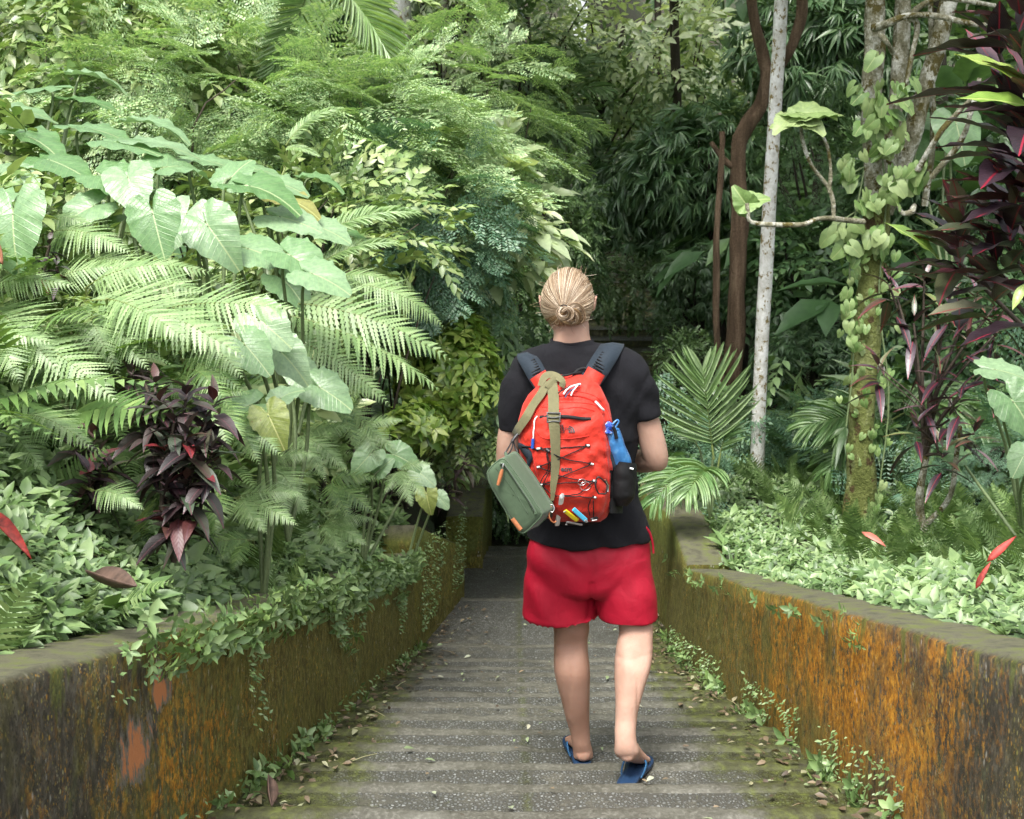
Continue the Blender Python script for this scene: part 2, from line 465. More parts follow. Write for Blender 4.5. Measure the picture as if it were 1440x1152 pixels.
# soil
m_soil, nt = mat_new('soil'); g = NT(nt)
tc = g.n('ShaderNodeTexCoord').outputs['Object']
nf = g.noise(tc, 3, 6); n2 = g.noise(tc, 30, 5)
c = g.ramp(n2, [(.3, (.012, .009, .005)), (.55, (.03, .022, .012)), (.75, (.06, .045, .02))])
c = g.mix(g.mr(nf, .42, .6), c, (.025, .045, .012))
g.bsdf(c, .9, g.bump(n2, .8, .04))
xs = np.unique(np.concatenate([np.linspace(-40, -6, 30), np.linspace(-6, 6, 191), np.linspace(6, 40, 30)]))
ys = np.unique(np.concatenate([np.linspace(-12, 1, 12), np.linspace(1, 16, 121), np.linspace(16, 30, 60), np.linspace(31, 80, 30)]))
XX, YY = np.meshgrid(xs, ys)
mb = MB(); mb.add(np.stack([XX, YY, ground(XX, YY)], -1), grid_faces(len(ys), len(xs)))
struct('ground', mb, m_soil)
# ------------------------------------------------------------------ stairs
m_peb, nt = mat_new('pebble_concrete'); g = NT(nt)
tc = g.n('ShaderNodeTexCoord').outputs['Object']
tcw = g.map(tc, (1, .8, 1))
ve = g.vor(tcw, 78, 'DISTANCE_TO_EDGE'); vc = g.vor(tcw, 78, 'F1', 'Color'); vd = g.vor(tcw, 78)
sepc = g.n('ShaderNodeSeparateColor'); g.l(vc, sepc.inputs[0])
stone = g.ramp(sepc.outputs[0], [(0, (.085, .088, .08)), (.4, (.12, .125, .117)), (.75, (.165, .173, .165)), (1, (.25, .26, .25))])
big = g.noise(tc, 2.2, 5, .6); med = g.noise(tc, 9, 5, .65)
gap = g.mr(g.math('ADD', ve, g.math('MULTIPLY', g.math('SUBTRACT', .45, vd), .35)), .10, .26)
c = g.mix(gap, (.06, .058, .048), stone)
worn = g.mr(g.math('ADD', g.math('MULTIPLY', big, .6), g.math('MULTIPLY', med, .5)), .57, .70)
film = g.ramp(med, [(.3, (.075, .07, .048)), (.7, (.13, .122, .09))])
c = g.mix(g.math('MULTIPLY', worn, .8), c, film)
sx = g.n('ShaderNodeSeparateXYZ'); g.l(tc, sx.inputs[0])
edge = g.math('ABSOLUTE', g.math('SUBTRACT', sx.outputs[0], .12))
mossf = g.mr(g.math('ADD', g.math('MULTIPLY', g.math('SUBTRACT', edge, .62), 1.7), g.math('SUBTRACT', g.noise(tc, 6, 6, .65), .5)), .0, .22)
seam = g.mr(g.math('ADD', g.math('ABSOLUTE', g.math('SUBTRACT', sx.outputs[0], .05)), g.math('MULTIPLY', g.noise(tc, 20, 3), .03)), .012, .045, .55, 0)
mossf = g.math('MAXIMUM', g.math('MULTIPLY', mossf, .92, clamp=True), seam)
mcol = g.ramp(g.noise(tc, 25, 4), [(.3, (.022, .022, .008)), (.5, (.045, .05, .012)), (.72, (.10, .12, .022))])
c = g.mix(mossf, c, mcol)
h = g.math('ADD', g.math('MULTIPLY', g.math('MULTIPLY', gap, g.math('SUBTRACT', 1, g.math('MULTIPLY', worn, .7))), 1), g.math('MULTIPLY', g.noise(tc, 90, 4), .5))
g.bsdf(c, g.mr(med, .3, .7, .42, .75), g.bump(h, .8, .006), .5)
m_nose, nt = mat_new('step_edge_concrete'); g = NT(nt)
tc = g.n('ShaderNodeTexCoord').outputs['Object']
med = g.noise(tc, 7, 6, .65); fine = g.noise(tc, 70, 4, .6)
c = g.ramp(med, [(.3, (.05, .047, .034)), (.5, (.08, .077, .06)), (.72, (.125, .122, .10))])
c = g.mix(g.mr(fine, .5, .75, 0, .55), c, (.24, .235, .20))
c = g.mix(g.mr(fine, .28, .42, .6, 0), c, (.03, .03, .018))
sx = g.n('ShaderNodeSeparateXYZ'); g.l(tc, sx.inputs[0])
edge = g.math('ABSOLUTE', g.math('SUBTRACT', sx.outputs[0], .12))
mossf = g.mr(g.math('ADD', g.math('MULTIPLY', g.math('SUBTRACT', edge, .60), 1.6), g.math('SUBTRACT', g.noise(tc, 6, 6, .65), .47)), .0, .25, 0, .95)
c = g.mix(mossf, c, g.ramp(g.noise(tc, 25, 4), [(.3, (.025, .024, .009)), (.5, (.05, .055, .014)), (.72, (.10, .12, .022))]))
g.bsdf(c, .62, g.bump(g.math('ADD', fine, g.math('MULTIPLY', med, 1.5)), .6, .006), .5)
def stair_mesh(edges, x0, x1, mb, xc=None):
    """edges: list of (Y_edge, z_top); tread runs from the previous edge to this one at z_top, then drops"""
    nx = 90
    prevY = edges[0][0] - .38
    for k, (Ye, zt) in enumerate(edges[:-1]):
        zn = edges[k + 1][1]
        bar = .058
        prof = [(prevY, zt - .012, 0), (Ye - bar - .02, zt - .010, 0), (Ye - bar, zt - .002, 1), (Ye - .038, zt + .001, 1), (Ye - .02, zt, 1), (Ye - .006, zt - .006, 1), (Ye, zt - .02, 1), (Ye + .002, zt - .05, 1), (Ye + .003, zn - .014, 1)]
        rows = []
        for (y, z, m) in prof:
            xs_ = np.linspace(x0(y) - .1, x1(y) + .1, nx)
            wear = np.array([mn.noise(Vector((x * 2.3, k * 7.7, 1))) * .010 + mn.noise(Vector((x * 9, k * 3.7, 5))) * .008 + mn.noise(Vector((x * 24, k * 1.7, 9))) * .004 for x in xs_])
            yy = 0
            zz = z + wear * .5 + (-.012 * np.exp(-((xs_ - .1) / .35) ** 2) if m and y > Ye - .08 else 0)
            rows.append(np.stack([xs_, np.full(nx, y) + (wear * 1.6 if m else 0), np.full(nx, z) + (zz - z)], 1))
        V = np.array(rows).reshape(-1, 3)
        F = grid_faces(len(prof), nx)
        mat = np.array([prof[i + 1][2] for i in range(len(prof) - 1)]).repeat(nx - 1)
        mb.add(V, F[mat == 0], 0)
        mb.add(V, F[mat == 1], 1)
        prevY = Ye + .003
E = [(3.97 - .37 * k, nos(3.97 - .37 * k)) for k in range(6, 0, -1)] + [(3.97 + .37 * k, nos(3.97 + .37 * k)) for k in range(13)]
E = [(a, b) for a, b in E] + [(9.63, -.99), (11.1, -1.09), (11.6, -1.2), (12.1, -1.3), (15.2, -1.4)]
E[-6] = (8.41, -.90)
mb = MB(); stair_mesh(E, xl, lambda y: xr(y), mb)
# far side: the path climbs again, bending right
def xa(y): return np.interp(y, [12, 15, 23, 40], [-.5, .5, 1.25, 2.6])
def xb(y): return np.interp(y, [12, 15, 23, 40], [1.4, 2.0, 2.4, 4.2])
zc = lambda y: -1.4 + .16 * max(0, y - 15.5)
E2 = [(15.2 + .6 * k, zc(15.2 + .6 * k)) for k in range(34)]
stair_mesh(E2, xa, xb, mb)
struct('stairs', mb, [m_peb, m_nose])
# ------------------------------------------------------------------ walls
def wallmat(name, ylich, seed):
    m, nt = mat_new(name); g = NT(nt)
    tc = g.n('ShaderNodeTexCoord').outputs['Object']
    sx = g.n('ShaderNodeSeparateXYZ'); g.l(tc, sx.inputs[0])
    y = sx.outputs[1]
    st = g.map(tc, (3, 3, 1.7), loc=(seed, 0, 0))             # rain streaks run down
    s1 = g.noise(st, 6, 6, .7); s2 = g.noise(g.map(tc, (8, 8, 4.2), loc=(seed, 3, 0)), 5, 6, .75); bl = g.noise(tc, 1.6, 4); fine = g.noise(g.map(tc, (1, 1, .75)), 48, 6, .8)
    dark = g.ramp(s2, [(.3, (.02, .018, .013)), (.5, (.062, .054, .038)), (.7, (.15, .135, .1))])
    olive = g.ramp(s2, [(.3, (.03, .026, .006)), (.48, (.10, .088, .018)), (.6, (.18, .165, .04)), (.72, (.27, .27, .08))])
    orange = g.ramp(g.noise(tc, 38, 4, .7), [(.3, (.12, .05, .007)), (.5, (.45, .18, .012)), (.7, (.80, .40, .045))])

    # how much moss along the wall: dry and dark near the top of the flight, mossy lower down
    k = g.ramp(g.math('MULTIPLY', y, .1), [(p, (v, v, v)) for p, v in ylich['moss']])
    fo = g.mr(g.math('ADD', g.math('SUBTRACT', s1, .5), g.math('SUBTRACT', k, .5)), -.1, .12)
    c = g.mix(fo, dark, olive)
    yb = g.mr(g.noise(g.map(tc, (1, 1, .7), loc=(seed * 3, 1, 2)), 4.5, 6, .7), .5, .62)
    c = g.mix(g.math('MULTIPLY', g.math('MULTIPLY', yb, k), .85), c, g.ramp(fine, [(.35, (.06, .06, .01)), (.55, (.17, .165, .03)), (.7, (.27, .27, .07))]))
    ko = g.ramp(g.math('MULTIPLY', y, .1), [(p, (v, v, v)) for p, v in ylich['orange']])
    hgt = g.math('ADD', sx.outputs[2], g.math('MULTIPLY', y, .256))       # height against the stair line
    ho = g.ramp(g.math('SUBTRACT', hgt, 1.1), ylich['height'])
    spl = g.vor(g.map(tc, (1, 1, .55), loc=(seed, 0, 0)), 60)
    sp = g.math('MULTIPLY', g.mr(g.math('ADD', g.math('ADD', g.math('MULTIPLY', s1, .55), g.math('MULTIPLY', fine, .75)), g.math('MULTIPLY', bl, .5)), .88, .96), 1)
    fo2 = g.math('MULTIPLY', g.math('MULTIPLY', g.mr(g.math('ADD', g.math('ADD', g.math('MULTIPLY', s1, .7), g.math('MULTIPLY', fine, 1.1)), g.math('MULTIPLY', g.math('SUBTRACT', ko, .5), .30)), (.99 if seed == 1 else .95), (1.06 if seed == 1 else 1.02)), ko), ho)
    ob = g.mr(g.noise(g.map(tc, (1, 1, .8), loc=(seed * 2, 5, 1)), 2.6, 5, .65), .42, .55, (.05 if seed == 1 else .25), 1)
    c = g.mix(g.math('MULTIPLY', fo2, ob, clamp=True), c, orange)
    # specks of lichen, cell by cell
    for q, (scl, thr, cols, amt) in enumerate(((95, .70, [(0, (.55, .27, .03)), (.4, (.42, .30, .04)), (.75, (.30, .28, .06)), (1, (.5, .46, .3))], .9), (190, .66, [(0, (.5, .22, .02)), (.5, (.33, .27, .05)), (1, (.42, .4, .28))], .8), (150, .72, [(0, (.012, .011, .008)), (1, (.03, .026, .014))], .8))):
        vcol = g.vor(g.map(tc, (1, 1, .6), loc=(q, seed, 0)), scl, 'F1', 'Color'); vdd = g.vor(g.map(tc, (1, 1, .6), loc=(q, seed, 0)), scl)
        sp_ = g.n('ShaderNodeSeparateColor'); g.l(vcol, sp_.inputs[0])
        where = g.mr(g.noise(g.map(tc, (1, 1, .5), loc=(seed, q * 3, 0)), 3.2, 6, .75), .47, .6)
        mk = g.math('MULTIPLY', g.math('MULTIPLY', g.mr(sp_.outputs[0], thr, thr + .04), where), g.mr(vdd, .30, .45, 1, 0))
        c = g.mix(g.math('MULTIPLY', mk, amt), c, g.ramp(sp_.outputs[1], cols))
    # moss hanging down from the top edge
    dr = g.noise(g.map(tc, (1, 1, .10), loc=(seed, 2, 7)), 13, 4, .6)
    dh = g.math('ADD', g.math('MULTIPLY', g.math('SUBTRACT', hgt, 1.80), 1.1), g.math('SUBTRACT', dr, .50))
    c = g.mix(g.mr(dh, .0, .08, 0, .7), c, g.ramp(fine, [(.35, (.045, .055, .01)), (.6, (.15, .18, .035))]))
    # pale flecks and runs of lichen
    fl = g.vor(g.map(tc, (1, 1, .45), loc=(seed, 9, 0)), 34)
    fmask = g.math('MULTIPLY', g.mr(fl, .10, .2, 1, 0), g.mr(g.noise(tc, 6, 5, .7), .54, .6))
    c = g.mix(g.math('MULTIPLY', fmask, .55), c, (.5, .48, .42))
    gr = g.mr(g.noise(g.map(tc, (1, 1, .5), loc=(4, seed, 0)), 5, 6, .7), .56, .66)
    low = g.ramp(g.math('SUBTRACT', hgt, 1.1), [(0, (1, 1, 1)), (.35, (.45, .45, .45)), (.65, (.12, .12, .12)), (.78, (.5, .5, .5))])
    c = g.mix(g.math('MULTIPLY', g.math('MULTIPLY', gr, low), .8), c, g.ramp(fine, [(.35, (.05, .075, .02)), (.65, (.20, .26, .10))]))
    # worn top is grey with moss
    nz = g.n('ShaderNodeSeparateXYZ'); g.l(g.n('ShaderNodeNewGeometry').outputs['Normal'], nz.inputs[0])
    top = g.mr(nz.outputs[2], .5, .85)
    tcol = g.ramp(g.noise(tc, 11, 6, .7), [(.3, (.05, .05, .03)), (.5, (.12, .115, .075)), (.62, (.12, .14, .04)), (.75, (.19, .23, .06))])
    c = g.mix(top, c, tcol)
    if seed == 1:
        # two bare patches where the render has come off: brick colour
        for (yy, zz, a, b) in ((3.33, .66, .13, .11), (3.56, .73, .08, .065)):
            dy = g.math('DIVIDE', g.math('SUBTRACT', y, yy), a); dz = g.math('DIVIDE', g.math('SUBTRACT', sx.outputs[2], zz), b)
            rr = g.math('ADD', g.math('SQRT', g.math('ADD', g.math('MULTIPLY', dy, dy), g.math('MULTIPLY', dz, dz))), g.math('MULTIPLY', g.math('SUBTRACT', g.noise(g.map(tc, (1, 1, .35)), 20, 6, .75), .5), 3.6))
            c = g.mix(g.mr(rr, .78, .95, .9, 0), c, (.17, .16, .13))
            c = g.mix(g.mr(rr, .5, .68, .95, 0), c, (.52, .20, .075))
    g.bsdf(c, .85, g.bump(g.math('ADD', g.math('MULTIPLY', s1, 1.2), g.math('MULTIPLY', fine, .7)), .7, .015), .3)
    return m
m_wl = wallmat('left_wall_render', {'moss': [(.25, (.22)), (.33, .48), (.42, .75), (1, .95)], 'orange': [(.2, .5), (.29, .72), (.38, .85), (.46, .5), (.6, .2)],
                                    'height': [(0, (1, 1, 1)), (.35, (.9, .9, .9)), (.5, (.45, .45, .45)), (.75, (.15, .15, .15))]}, 1)
m_wr = wallmat('right_wall_render', {'moss': [(.25, .16), (.34, .25), (.48, .62), (.7, .8), (1, .95)], 'orange': [(.2, .3), (.31, .45), (.36, 1), (.5, 1), (.64, .6), (.8, .2)],
                                     'height': [(0, (.35, .35, .35)), (.22, (.8, .8, .8)), (.4, (1, 1, 1)), (.62, (.9, .9, .9)), (.78, (.1, .1, .1))]}, 5)
def wall(name, Ys, xin, ztop, thick, sgn, zbot, mat, label, group=None):
    """masonry wall with a slightly uneven face; sgn -1: left of the path"""
    mb = MB(); n = len(Ys); rows = []
    for y in Ys:
        x0 = float(xin(y)); zt = float(ztop(y)); zb = float(zbot(y)); row = []
        zz = np.linspace(zb, zt - .015, 12)
        for z in zz:
            q = mn.noise(Vector((y * 1.7, z * 1.7, sgn))) * .018 + mn.noise(Vector((y * 7, z * 7, sgn))) * .007
            row.append((x0 + q * sgn, y, z))
        for t in (.015, .06, .12, .2, thick - .02, thick):
            q = mn.noise(Vector((y * 4, t * 9, 3 + sgn))) * .010 + mn.noise(Vector((y * 1.1, t, 8))) * .014
            row.append((x0 + sgn * t, y, zt + q - (.01 if t >= thick else 0)))
        row.append((x0 + sgn * thick, y, zt - .5)); row.append((x0 + sgn * thick, y, zb))
        rows.append(row)
    V = np.array(rows); k = V.shape[1]
    F = grid_faces(n, k); F = F if sgn < 0 else F[:, ::-1]
    mb.add(V, F)
    for e, s_ in ((0, 1), (n - 1, -1)):
        R_ = V[e]; c = R_.mean(0)
        Fk = np.array([[i, (i + 1) % k, k] for i in range(k)]); mb.add(np.vstack([R_, c]), Fk if s_ * sgn > 0 else Fk[:, ::-1])
    o = obj(name, mb, mat); tag(o, label, 'wall', group)
    return o
zb = lambda y: (nos(y) if y < 8.5 else -1.0) - .5
wall('stair_wall', np.linspace(1.6, 8.46, 100), xl, zl, .24, -1, zb, m_wl, 'low wall left of the stairs with orange lichen and two bare brick patches')
wall('stair_wall', np.linspace(8.47, 9.72, 26), xl, zl, .34, -1, lambda y: -1.6, m_wl, 'short mossy wall end with sloping top beyond the left stair wall')
wall('stair_wall', np.linspace(10.7, 12.8, 26), lambda y: -.24 + .02 * (y - 10.7), lambda y: -.66, .3, -1, lambda y: -1.8, m_wl, 'dark green wall piece lowest down the path at left')
wall('stair_wall', np.linspace(1.6, 7.79, 90), xr, zr, .24, 1, zb, m_wr, 'low wall right of the stairs streaked with bright orange lichen')
wall('stair_wall', np.linspace(7.8, 9.9, 30), xr, lambda y: -.19, .25, 1, lambda y: -1.6, m_wr, 'grey flat topped wall block at the lower end of the right wall')
wall('stair_wall', np.linspace(19, 24, 30), lambda y: xa(y) - .02, lambda y: zc(y) + .55, .25, -1, lambda y: zc(y) - .5, m_wl, 'dim grey wall beside the far path climbing into the forest')
# ------------------------------------------------------------------ plant materials
G3 = lambda a, b, c: [(0, a), (.5, b), (1, c)]
m_herb = leafmat('herb_leaf', G3((.07, .14, .03), (.14, .24, .065), (.23, .33, .12)), .5, .25)
m_herb2 = leafmat('herb_leaf_right', G3((.045, .10, .02), (.11, .20, .055), (.22, .31, .12)), .5, .25)
m_ear = leafmat('big_leaf', G3((.11, .24, .09), (.18, .32, .17), (.26, .39, .26)), .33, .35, .6, True, (.33, .42, .25), .25, .010, bump=.3, veinfreq=11, gain=.95)
m_eary = leafmat('yellowing_leaf', G3((.17, .25, .06), (.24, .29, .08), (.30, .30, .10)), .4, .4, .5, True, (.4, .42, .2), .3, .012, spots=.9, veinfreq=11, gain=.9)
m_fern = leafmat('fern_leaf', G3((.14, .25, .07), (.21, .33, .11), (.27, .38, .16)), .5, .35)
m_fernd = leafmat('fern_leaf_deep', G3((.07, .16, .03), (.13, .24, .05), (.2, .31, .08)), .5, .35)
m_rach = simple('leaf_stalk', (.16, .2, .06), .5)
m_feath = leafmat('feathery_leaf', G3((.11, .2, .08), (.2, .29, .13), (.3, .38, .18)), .5, .3, gain=1.6)
m_feathb = leafmat('feathery_leaf_blue', G3((.06, .15, .085), (.10, .21, .12), (.17, .28, .16)), .5, .3)
m_yel = leafmat('yellow_green_leaf', G3((.08, .17, .015), (.19, .29, .035), (.33, .40, .08)), .35, .3, gain=1.35)
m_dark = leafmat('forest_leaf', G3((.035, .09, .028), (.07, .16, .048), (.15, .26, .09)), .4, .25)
m_mid = leafmat('forest_leaf_mid', G3((.06, .13, .035), (.11, .2, .06), (.19, .29, .11)), .4, .3)
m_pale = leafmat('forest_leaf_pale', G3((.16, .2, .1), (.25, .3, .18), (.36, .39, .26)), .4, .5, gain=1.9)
m_bam = leafmat('bamboo_leaf', G3((.05, .12, .045), (.09, .18, .07), (.16, .26, .11)), .4, .3)
m_shrub = leafmat('shrub_leaf', G3((.11, .2, .05), (.19, .28, .08), (.3, .36, .14)), .42, .3)
m_palm = leafmat('palm_leaf', G3((.09, .19, .05), (.14, .25, .08), (.2, .3, .12)), .35, .3, .6)
m_palml = leafmat('palm_leaf_light', G3((.17, .29, .09), (.24, .35, .15), (.3, .4, .21)), .4, .4, .6, gain=1.1)
m_cordy = leafmat('dark_red_leaf', [(0, (.010, .007, .008)), (.35, (.022, .010, .013)), (.62, (.05, .035, .035)), (.8, (.035, .06, .03)), (.95, (.09, .012, .018)), (1, (.22, .015, .02))], .48, .06, .7, True, (.09, .03, .04), .12, .035)
m_croton = leafmat('purple_strap_leaf', [(0, (.010, .008, .012)), (.3, (.025, .012, .02)), (.45, (.05, .03, .045)), (.6, (.04, .06, .022)), (.8, (.07, .014, .022)), (.9, (.12, .08, .10)), (1, (.12, .19, .04))], .36, .03, .8, True, (.26, .015, .035), .12, .03, veinfreq=14)
m_crotg = leafmat('green_strap_leaf', G3((.15, .27, .03), (.22, .34, .05), (.26, .36, .07)), .3, .3, .6, True, (.42, .5, .16), .35, .035, veinfreq=14)
m_redl = simple('red_leaf', (.30, .03, .02), .6, var=.7, bscale=45)
m_deadl = simple('dead_leaf', (.09, .055, .04), .7, .4, 30, .5)
m_stemd = simple('dark_stem', (.06, .045, .032), .8, .5, 40, .4)
m_stemg = simple('green_stem', (.15, .2, .09), .5, var=.2)
def barkmat(name, stops, sc=8, streak=(1, 1, .25), bump=.6, patch=None, rings=0):
    m, nt = mat_new(name); g = NT(nt)
    tc = g.n('ShaderNodeTexCoord').outputs['Object']
    n1 = g.noise(g.map(tc, streak), sc, 6, .65); n2 = g.noise(tc, sc * 5, 4, .6)
    c = g.ramp(g.math('ADD', g.math('MULTIPLY', n1, .7), g.math('MULTIPLY', n2, .3)), stops)
    if patch:
        v = g.noise(g.map(tc, (1, 1, .8)), patch[1], 5, .7)
        c = g.mix(g.mr(v, patch[2], patch[2] + .05), c, patch[0])
    g.bsdf(c, .85, g.bump(g.math('ADD', n1, n2), bump, .02), .3)
    return m
m_bw = barkmat('pale_bark', [(.3, (.34, .32, .27)), (.45, (.58, .57, .53)), (.6, (.78, .78, .76))], 10, (1, 1, 1), .5, ((.22, .17, .07), 22, .545))
m_bb = barkmat('brown_bark', [(.3, (.035, .022, .014)), (.5, (.13, .085, .052)), (.7, (.3, .21, .14))], 16, (1, 1, .12), 1.0)
m_bm = barkmat('mossy_bark', [(.35, (.07, .065, .03)), (.48, (.22, .21, .14)), (.58, (.5, .5, .43)), (.7, (.62, .62, .57))], 11, (1, 1, .7), .8, ((.09, .075, .02), 12, .53))
m_bmg = barkmat('green_bark', [(.3, (.05, .06, .012)), (.5, (.13, .15, .04)), (.7, (.28, .3, .14))], 9, (1, 1, .5), .8, ((.06, .04, .015), 10, .55))
m_bd = barkmat('dark_bark', [(.3, (.02, .017, .012)), (.6, (.06, .05, .038)), (.8, (.11, .1, .08))], 12, (1, 1, .3), .8)
# ------------------------------------------------------------------ helpers for plants
def put(mesh, base, tip, up, name, parent, label=None, sc=None, roll=0):
    b = Vector(base); t = Vector(tip); d = (t - b); L = d.length if sc is None else sc
    y = d.normalized(); x = y.cross(Vector(up)).normalized(); z = x.cross(y)
    M = Matrix((x, y, z)).transposed().to_4x4()
    if roll: M = M @ Matrix.Rotation(roll, 4, 'Y')
    o = link(name, mesh, parent)
    off = parent_origin(parent) or Vector((0, 0, 0))
    if parent is not None: off = b - off
    else: off = b
    o.matrix_basis = Matrix.Translation(off) @ M @ Matrix.Scale(L, 4)
    if label: o['label'] = label
    return o
def crown(mb, c, rad, tmpl, n, size, rs, shell=.55, droop=.2, gap=.0, up=1.0, face=None, mat=0, nsc=1.6, flatten=0):
    """twigs through the volume of a crown: uneven outline, gaps and clumps"""
    c = np.array(c, float); rad = np.array(rad, float)
    P_ = []; 
    seed = rs.rand() * 100
    while len(P_) < n:
        q = rs.normal(size=(n * 2, 3)); q = unit(q) * (rs.uniform(shell ** 3, 1, (n * 2, 1)) ** (1 / 3.))
        keep = []
        for v in q:
            w = v * rad
            nz = mn.noise(Vector((w[0] * nsc + seed, w[1] * nsc, w[2] * nsc)))
            if nz > gap - .35 + rs.uniform(-.15, .15):
                r_ = 1 + .28 * mn.noise(Vector((v[0] * 2.2 + seed, v[1] * 2.2, v[2] * 2.2)))
                keep.append(v * r_)
        P_ += keep
    q = np.array(P_[:n])
    p = c + q * rad
    d = unit(q) * .8 + rs.normal(size=(n, 3)) * .45 + np.array([0, 0, -droop])
    if flatten: d[:, 2] *= (1 - flatten)
    nn = np.array([0, 0, up]) + rs.normal(size=(n, 3)) * .3 + unit(q) * .35
    scatter(mb, tmpl, p, d, nn, size * rs.uniform(.7, 1.25, n), mat=mat)
    return mb
def limb_net(mb, root, c, rad, n, r0, rs, mat=1, sides=5):
    """stems from the root into a crown"""
    root = np.array(root, float); c = np.array(c, float)
    for k in range(n):
        v = unit(rs.normal(size=3)); v[2] = abs(v[2]) * .8 - .1
        e = c + v * np.array(rad) * .8
        m = (root + e) / 2 + rs.normal(size=3) * .12 * np.linalg.norm(e - root); m[2] += .1
        tube(mb, smooth_path([root + rs.normal(size=3) * r0 * .5, m, e], 8), np.linspace(r0, r0 * .3, 8), sides, mat, False)
def bush(name, label, cat, px, py, Y, rad, tmpl, n, size, mats, group=None, root=None, stems=7, r0=.012, seed=0, **kw):
    rs = np.random.RandomState(seed + 11)
    c = P(px, py, Y)
    if root is None:
        rx = min(c.x, float(xl(c.y)) - .5) if (c.y < 12.5 and c.x < .3) else c.x
        root = Vector((rx, c.y + .05, gz(rx, c.y) - .05))
    e = empty(name, root, label, cat, group)
    mb = MB(); crown(mb, c, rad, tmpl, n, size, rs, **kw)
    obj('foliage', mb, mats[0], e)
    mb = MB(); limb_net(mb, root, c, rad, stems, r0, rs, 0)
    obj('stem', mb, mats[1], e)
    return e
TW_OVAL = [sprig(9, LEAF_OVAL_LOW, .3, seed=k) for k in range(2)]
TW_BIG = sprig(7, LEAF_OVAL_LOW, .42, 1.1, .35, seed=5)
TW_FEATH = feather()
TW_FEATH2 = feather(8, 7, seed=3, droop=.25, w=.5)
ROS = [rosette(6, seed=k) for k in range(3)]
ROS9 = rosette(9, blade(4, .36, .25, .2, .6), .5, 4, .7)
WHORL = rosette(8, blade(4, .42, .25, .35, .7), .35, 9, .25)
FAN = fan(); FAN2 = fan(9, seed=4, spread=1.4, droop=.5)
SUBF = T_of(frond_fern(13, 6, 1, w=.34)) if False else None
def small_fern(seed=0):
    """low detail fern frond for undergrowth: once-cut, toothed"""
    mb = MB(); rs = np.random.RandomState(seed)
    lf = (np.array([[-.5, 0, 0], [.5, 0, 0], [.45, .35, .02], [.25, .7, 0], [0, 1, -.1], [-.25, .7, 0], [-.45, .35, .02]], float), [(np.array([[0, 1, 2, 3, 4, 5, 6]]), 0)], np.zeros((7, 2)) + .5)
    for t in np.linspace(.1, .97, 17):
        b = np.array([0, t, .25 * (t - 1.4 * t * t)]); L = .26 * min(1, (1 - t) * 1.7 + .05)
        for sg in (-1, 1):
            d = np.array([sg, .45, -.15 + rs.uniform(-.1, .1)])
            scatter(mb, lf, [b], [d], [[0, 0, 1]], [L], sx=np.array([.045 / L]))
    return T_of(mb)
SF = small_fern()
# ------------------------------------------------------------------ ground cover and undergrowth (uncountable)
def ground_pts(n, xr_, yr_, rs, side, dmax, dmin=.0, bias=1.0):
    Y = rs.uniform(*yr_, n * 3) ** 1.0
    d = dmin + (dmax - dmin) * rs.rand(n * 3) ** bias
    x = xl(Y) - .2 - d if side < 0 else xr(Y) + .2 + d
    k = slice(0, n)
    x, Y = x[k], Y[k]
    return np.stack([x, Y, ground(x, Y)], 1)
def cover(name, label, spec, mats, cat='ground cover'):
    mb = MB()
    for (pts, tm, size, mat, lean, rs) in spec:
        n = len(pts)
        d = np.stack([rs.normal(0, .35, n) + lean[0], rs.normal(0, .35, n) + lean[1], np.full(n, 1.)], 1)
        nn = rs.normal(size=(n, 3)); 
        scatter(mb, tm, pts, d, nn, size * rs.uniform(.6, 1.3, n), mat=mat)
    o = obj(name, mb, mats); tag(o, label, cat, None, 'stuff'); return o
rs = np.random.RandomState(3)
def clump_filter(p, sc, th, rs, off=0):
    k = np.array([mn.noise(Vector((a[0] * sc + off, a[1] * sc, off))) for a in p])
    return p[k > th + rs.uniform(-.12, .12, len(p))]
a = ground_pts(12000, None, (2.2, 9.2), rs, -1, 1.5, -.19, 1.1); a[:, 2] += rs.uniform(-.05, .07, len(a)); a = clump_filter(a, 2.6, -.22, rs)
b = ground_pts(2300, None, (2.4, 9.0), rs, -1, .35, -.24, 1.0); b[:, 2] += .03; b = b[rs.rand(len(b)) < np.interp(b[:, 1] + .5 * np.array([mn.noise(Vector((0, q[1] * 2.5, 3))) for q in b]), [2.3, 4.3], [.12, 1])]
w_ = ground_pts(1400, None, (4.6, 12), rs, -1, 4.5, .8)
cover('ground_cover', 'pale small leaved ground cover spilling over the left wall', [
    (a[::2], ROS[0], .068, 0, (.3, -.3), rs), (a[1::2], ROS[1], .085, 0, (.3, -.3), rs), (b, ROS[2], .06, 1, (.4, -.2), rs), (w_, ROS9, .2, 1, (.2, -.2), rs), (ground_pts(260, None, (2.6, 9), rs, -1, 1.3, -.05), WHORL, .16, 1, (.3, -.4), rs), (ground_pts(90, None, (3, 9), rs, -1, 1.3, 0.), SF, .26, 0, (.5, -.4), rs)], [m_herb, m_herb2])
a = ground_pts(9000, None, (2.6, 10.5), rs, 1, 2.2, -.12, 1.0); a[:, 2] += rs.uniform(-.04, .07, len(a)); a = clump_filter(a, 2.4, -.2, rs, 3)
b = ground_pts(1500, None, (4.0, 12), rs, 1, 3.6, .6, 1.0)
cover('ground_cover', 'pale green low herbs behind the orange right wall', [
    (a[::2], ROS[1], .072, 0, (-.2, -.3), rs), (a[1::2], ROS[2], .06, 1, (-.2, -.3), rs), (b, SF, .3, 1, (-.5, -.6), rs), (ground_pts(260, None, (3.2, 10), rs, 1, 2.0, -.05), WHORL, .16, 1, (-.2, -.4), rs), (ground_pts(300, None, (3.2, 9), rs, 1, 2.0, 0.), FAN2, .13, 1, (-.2, -.4), rs)], [m_herb2, m_herb])
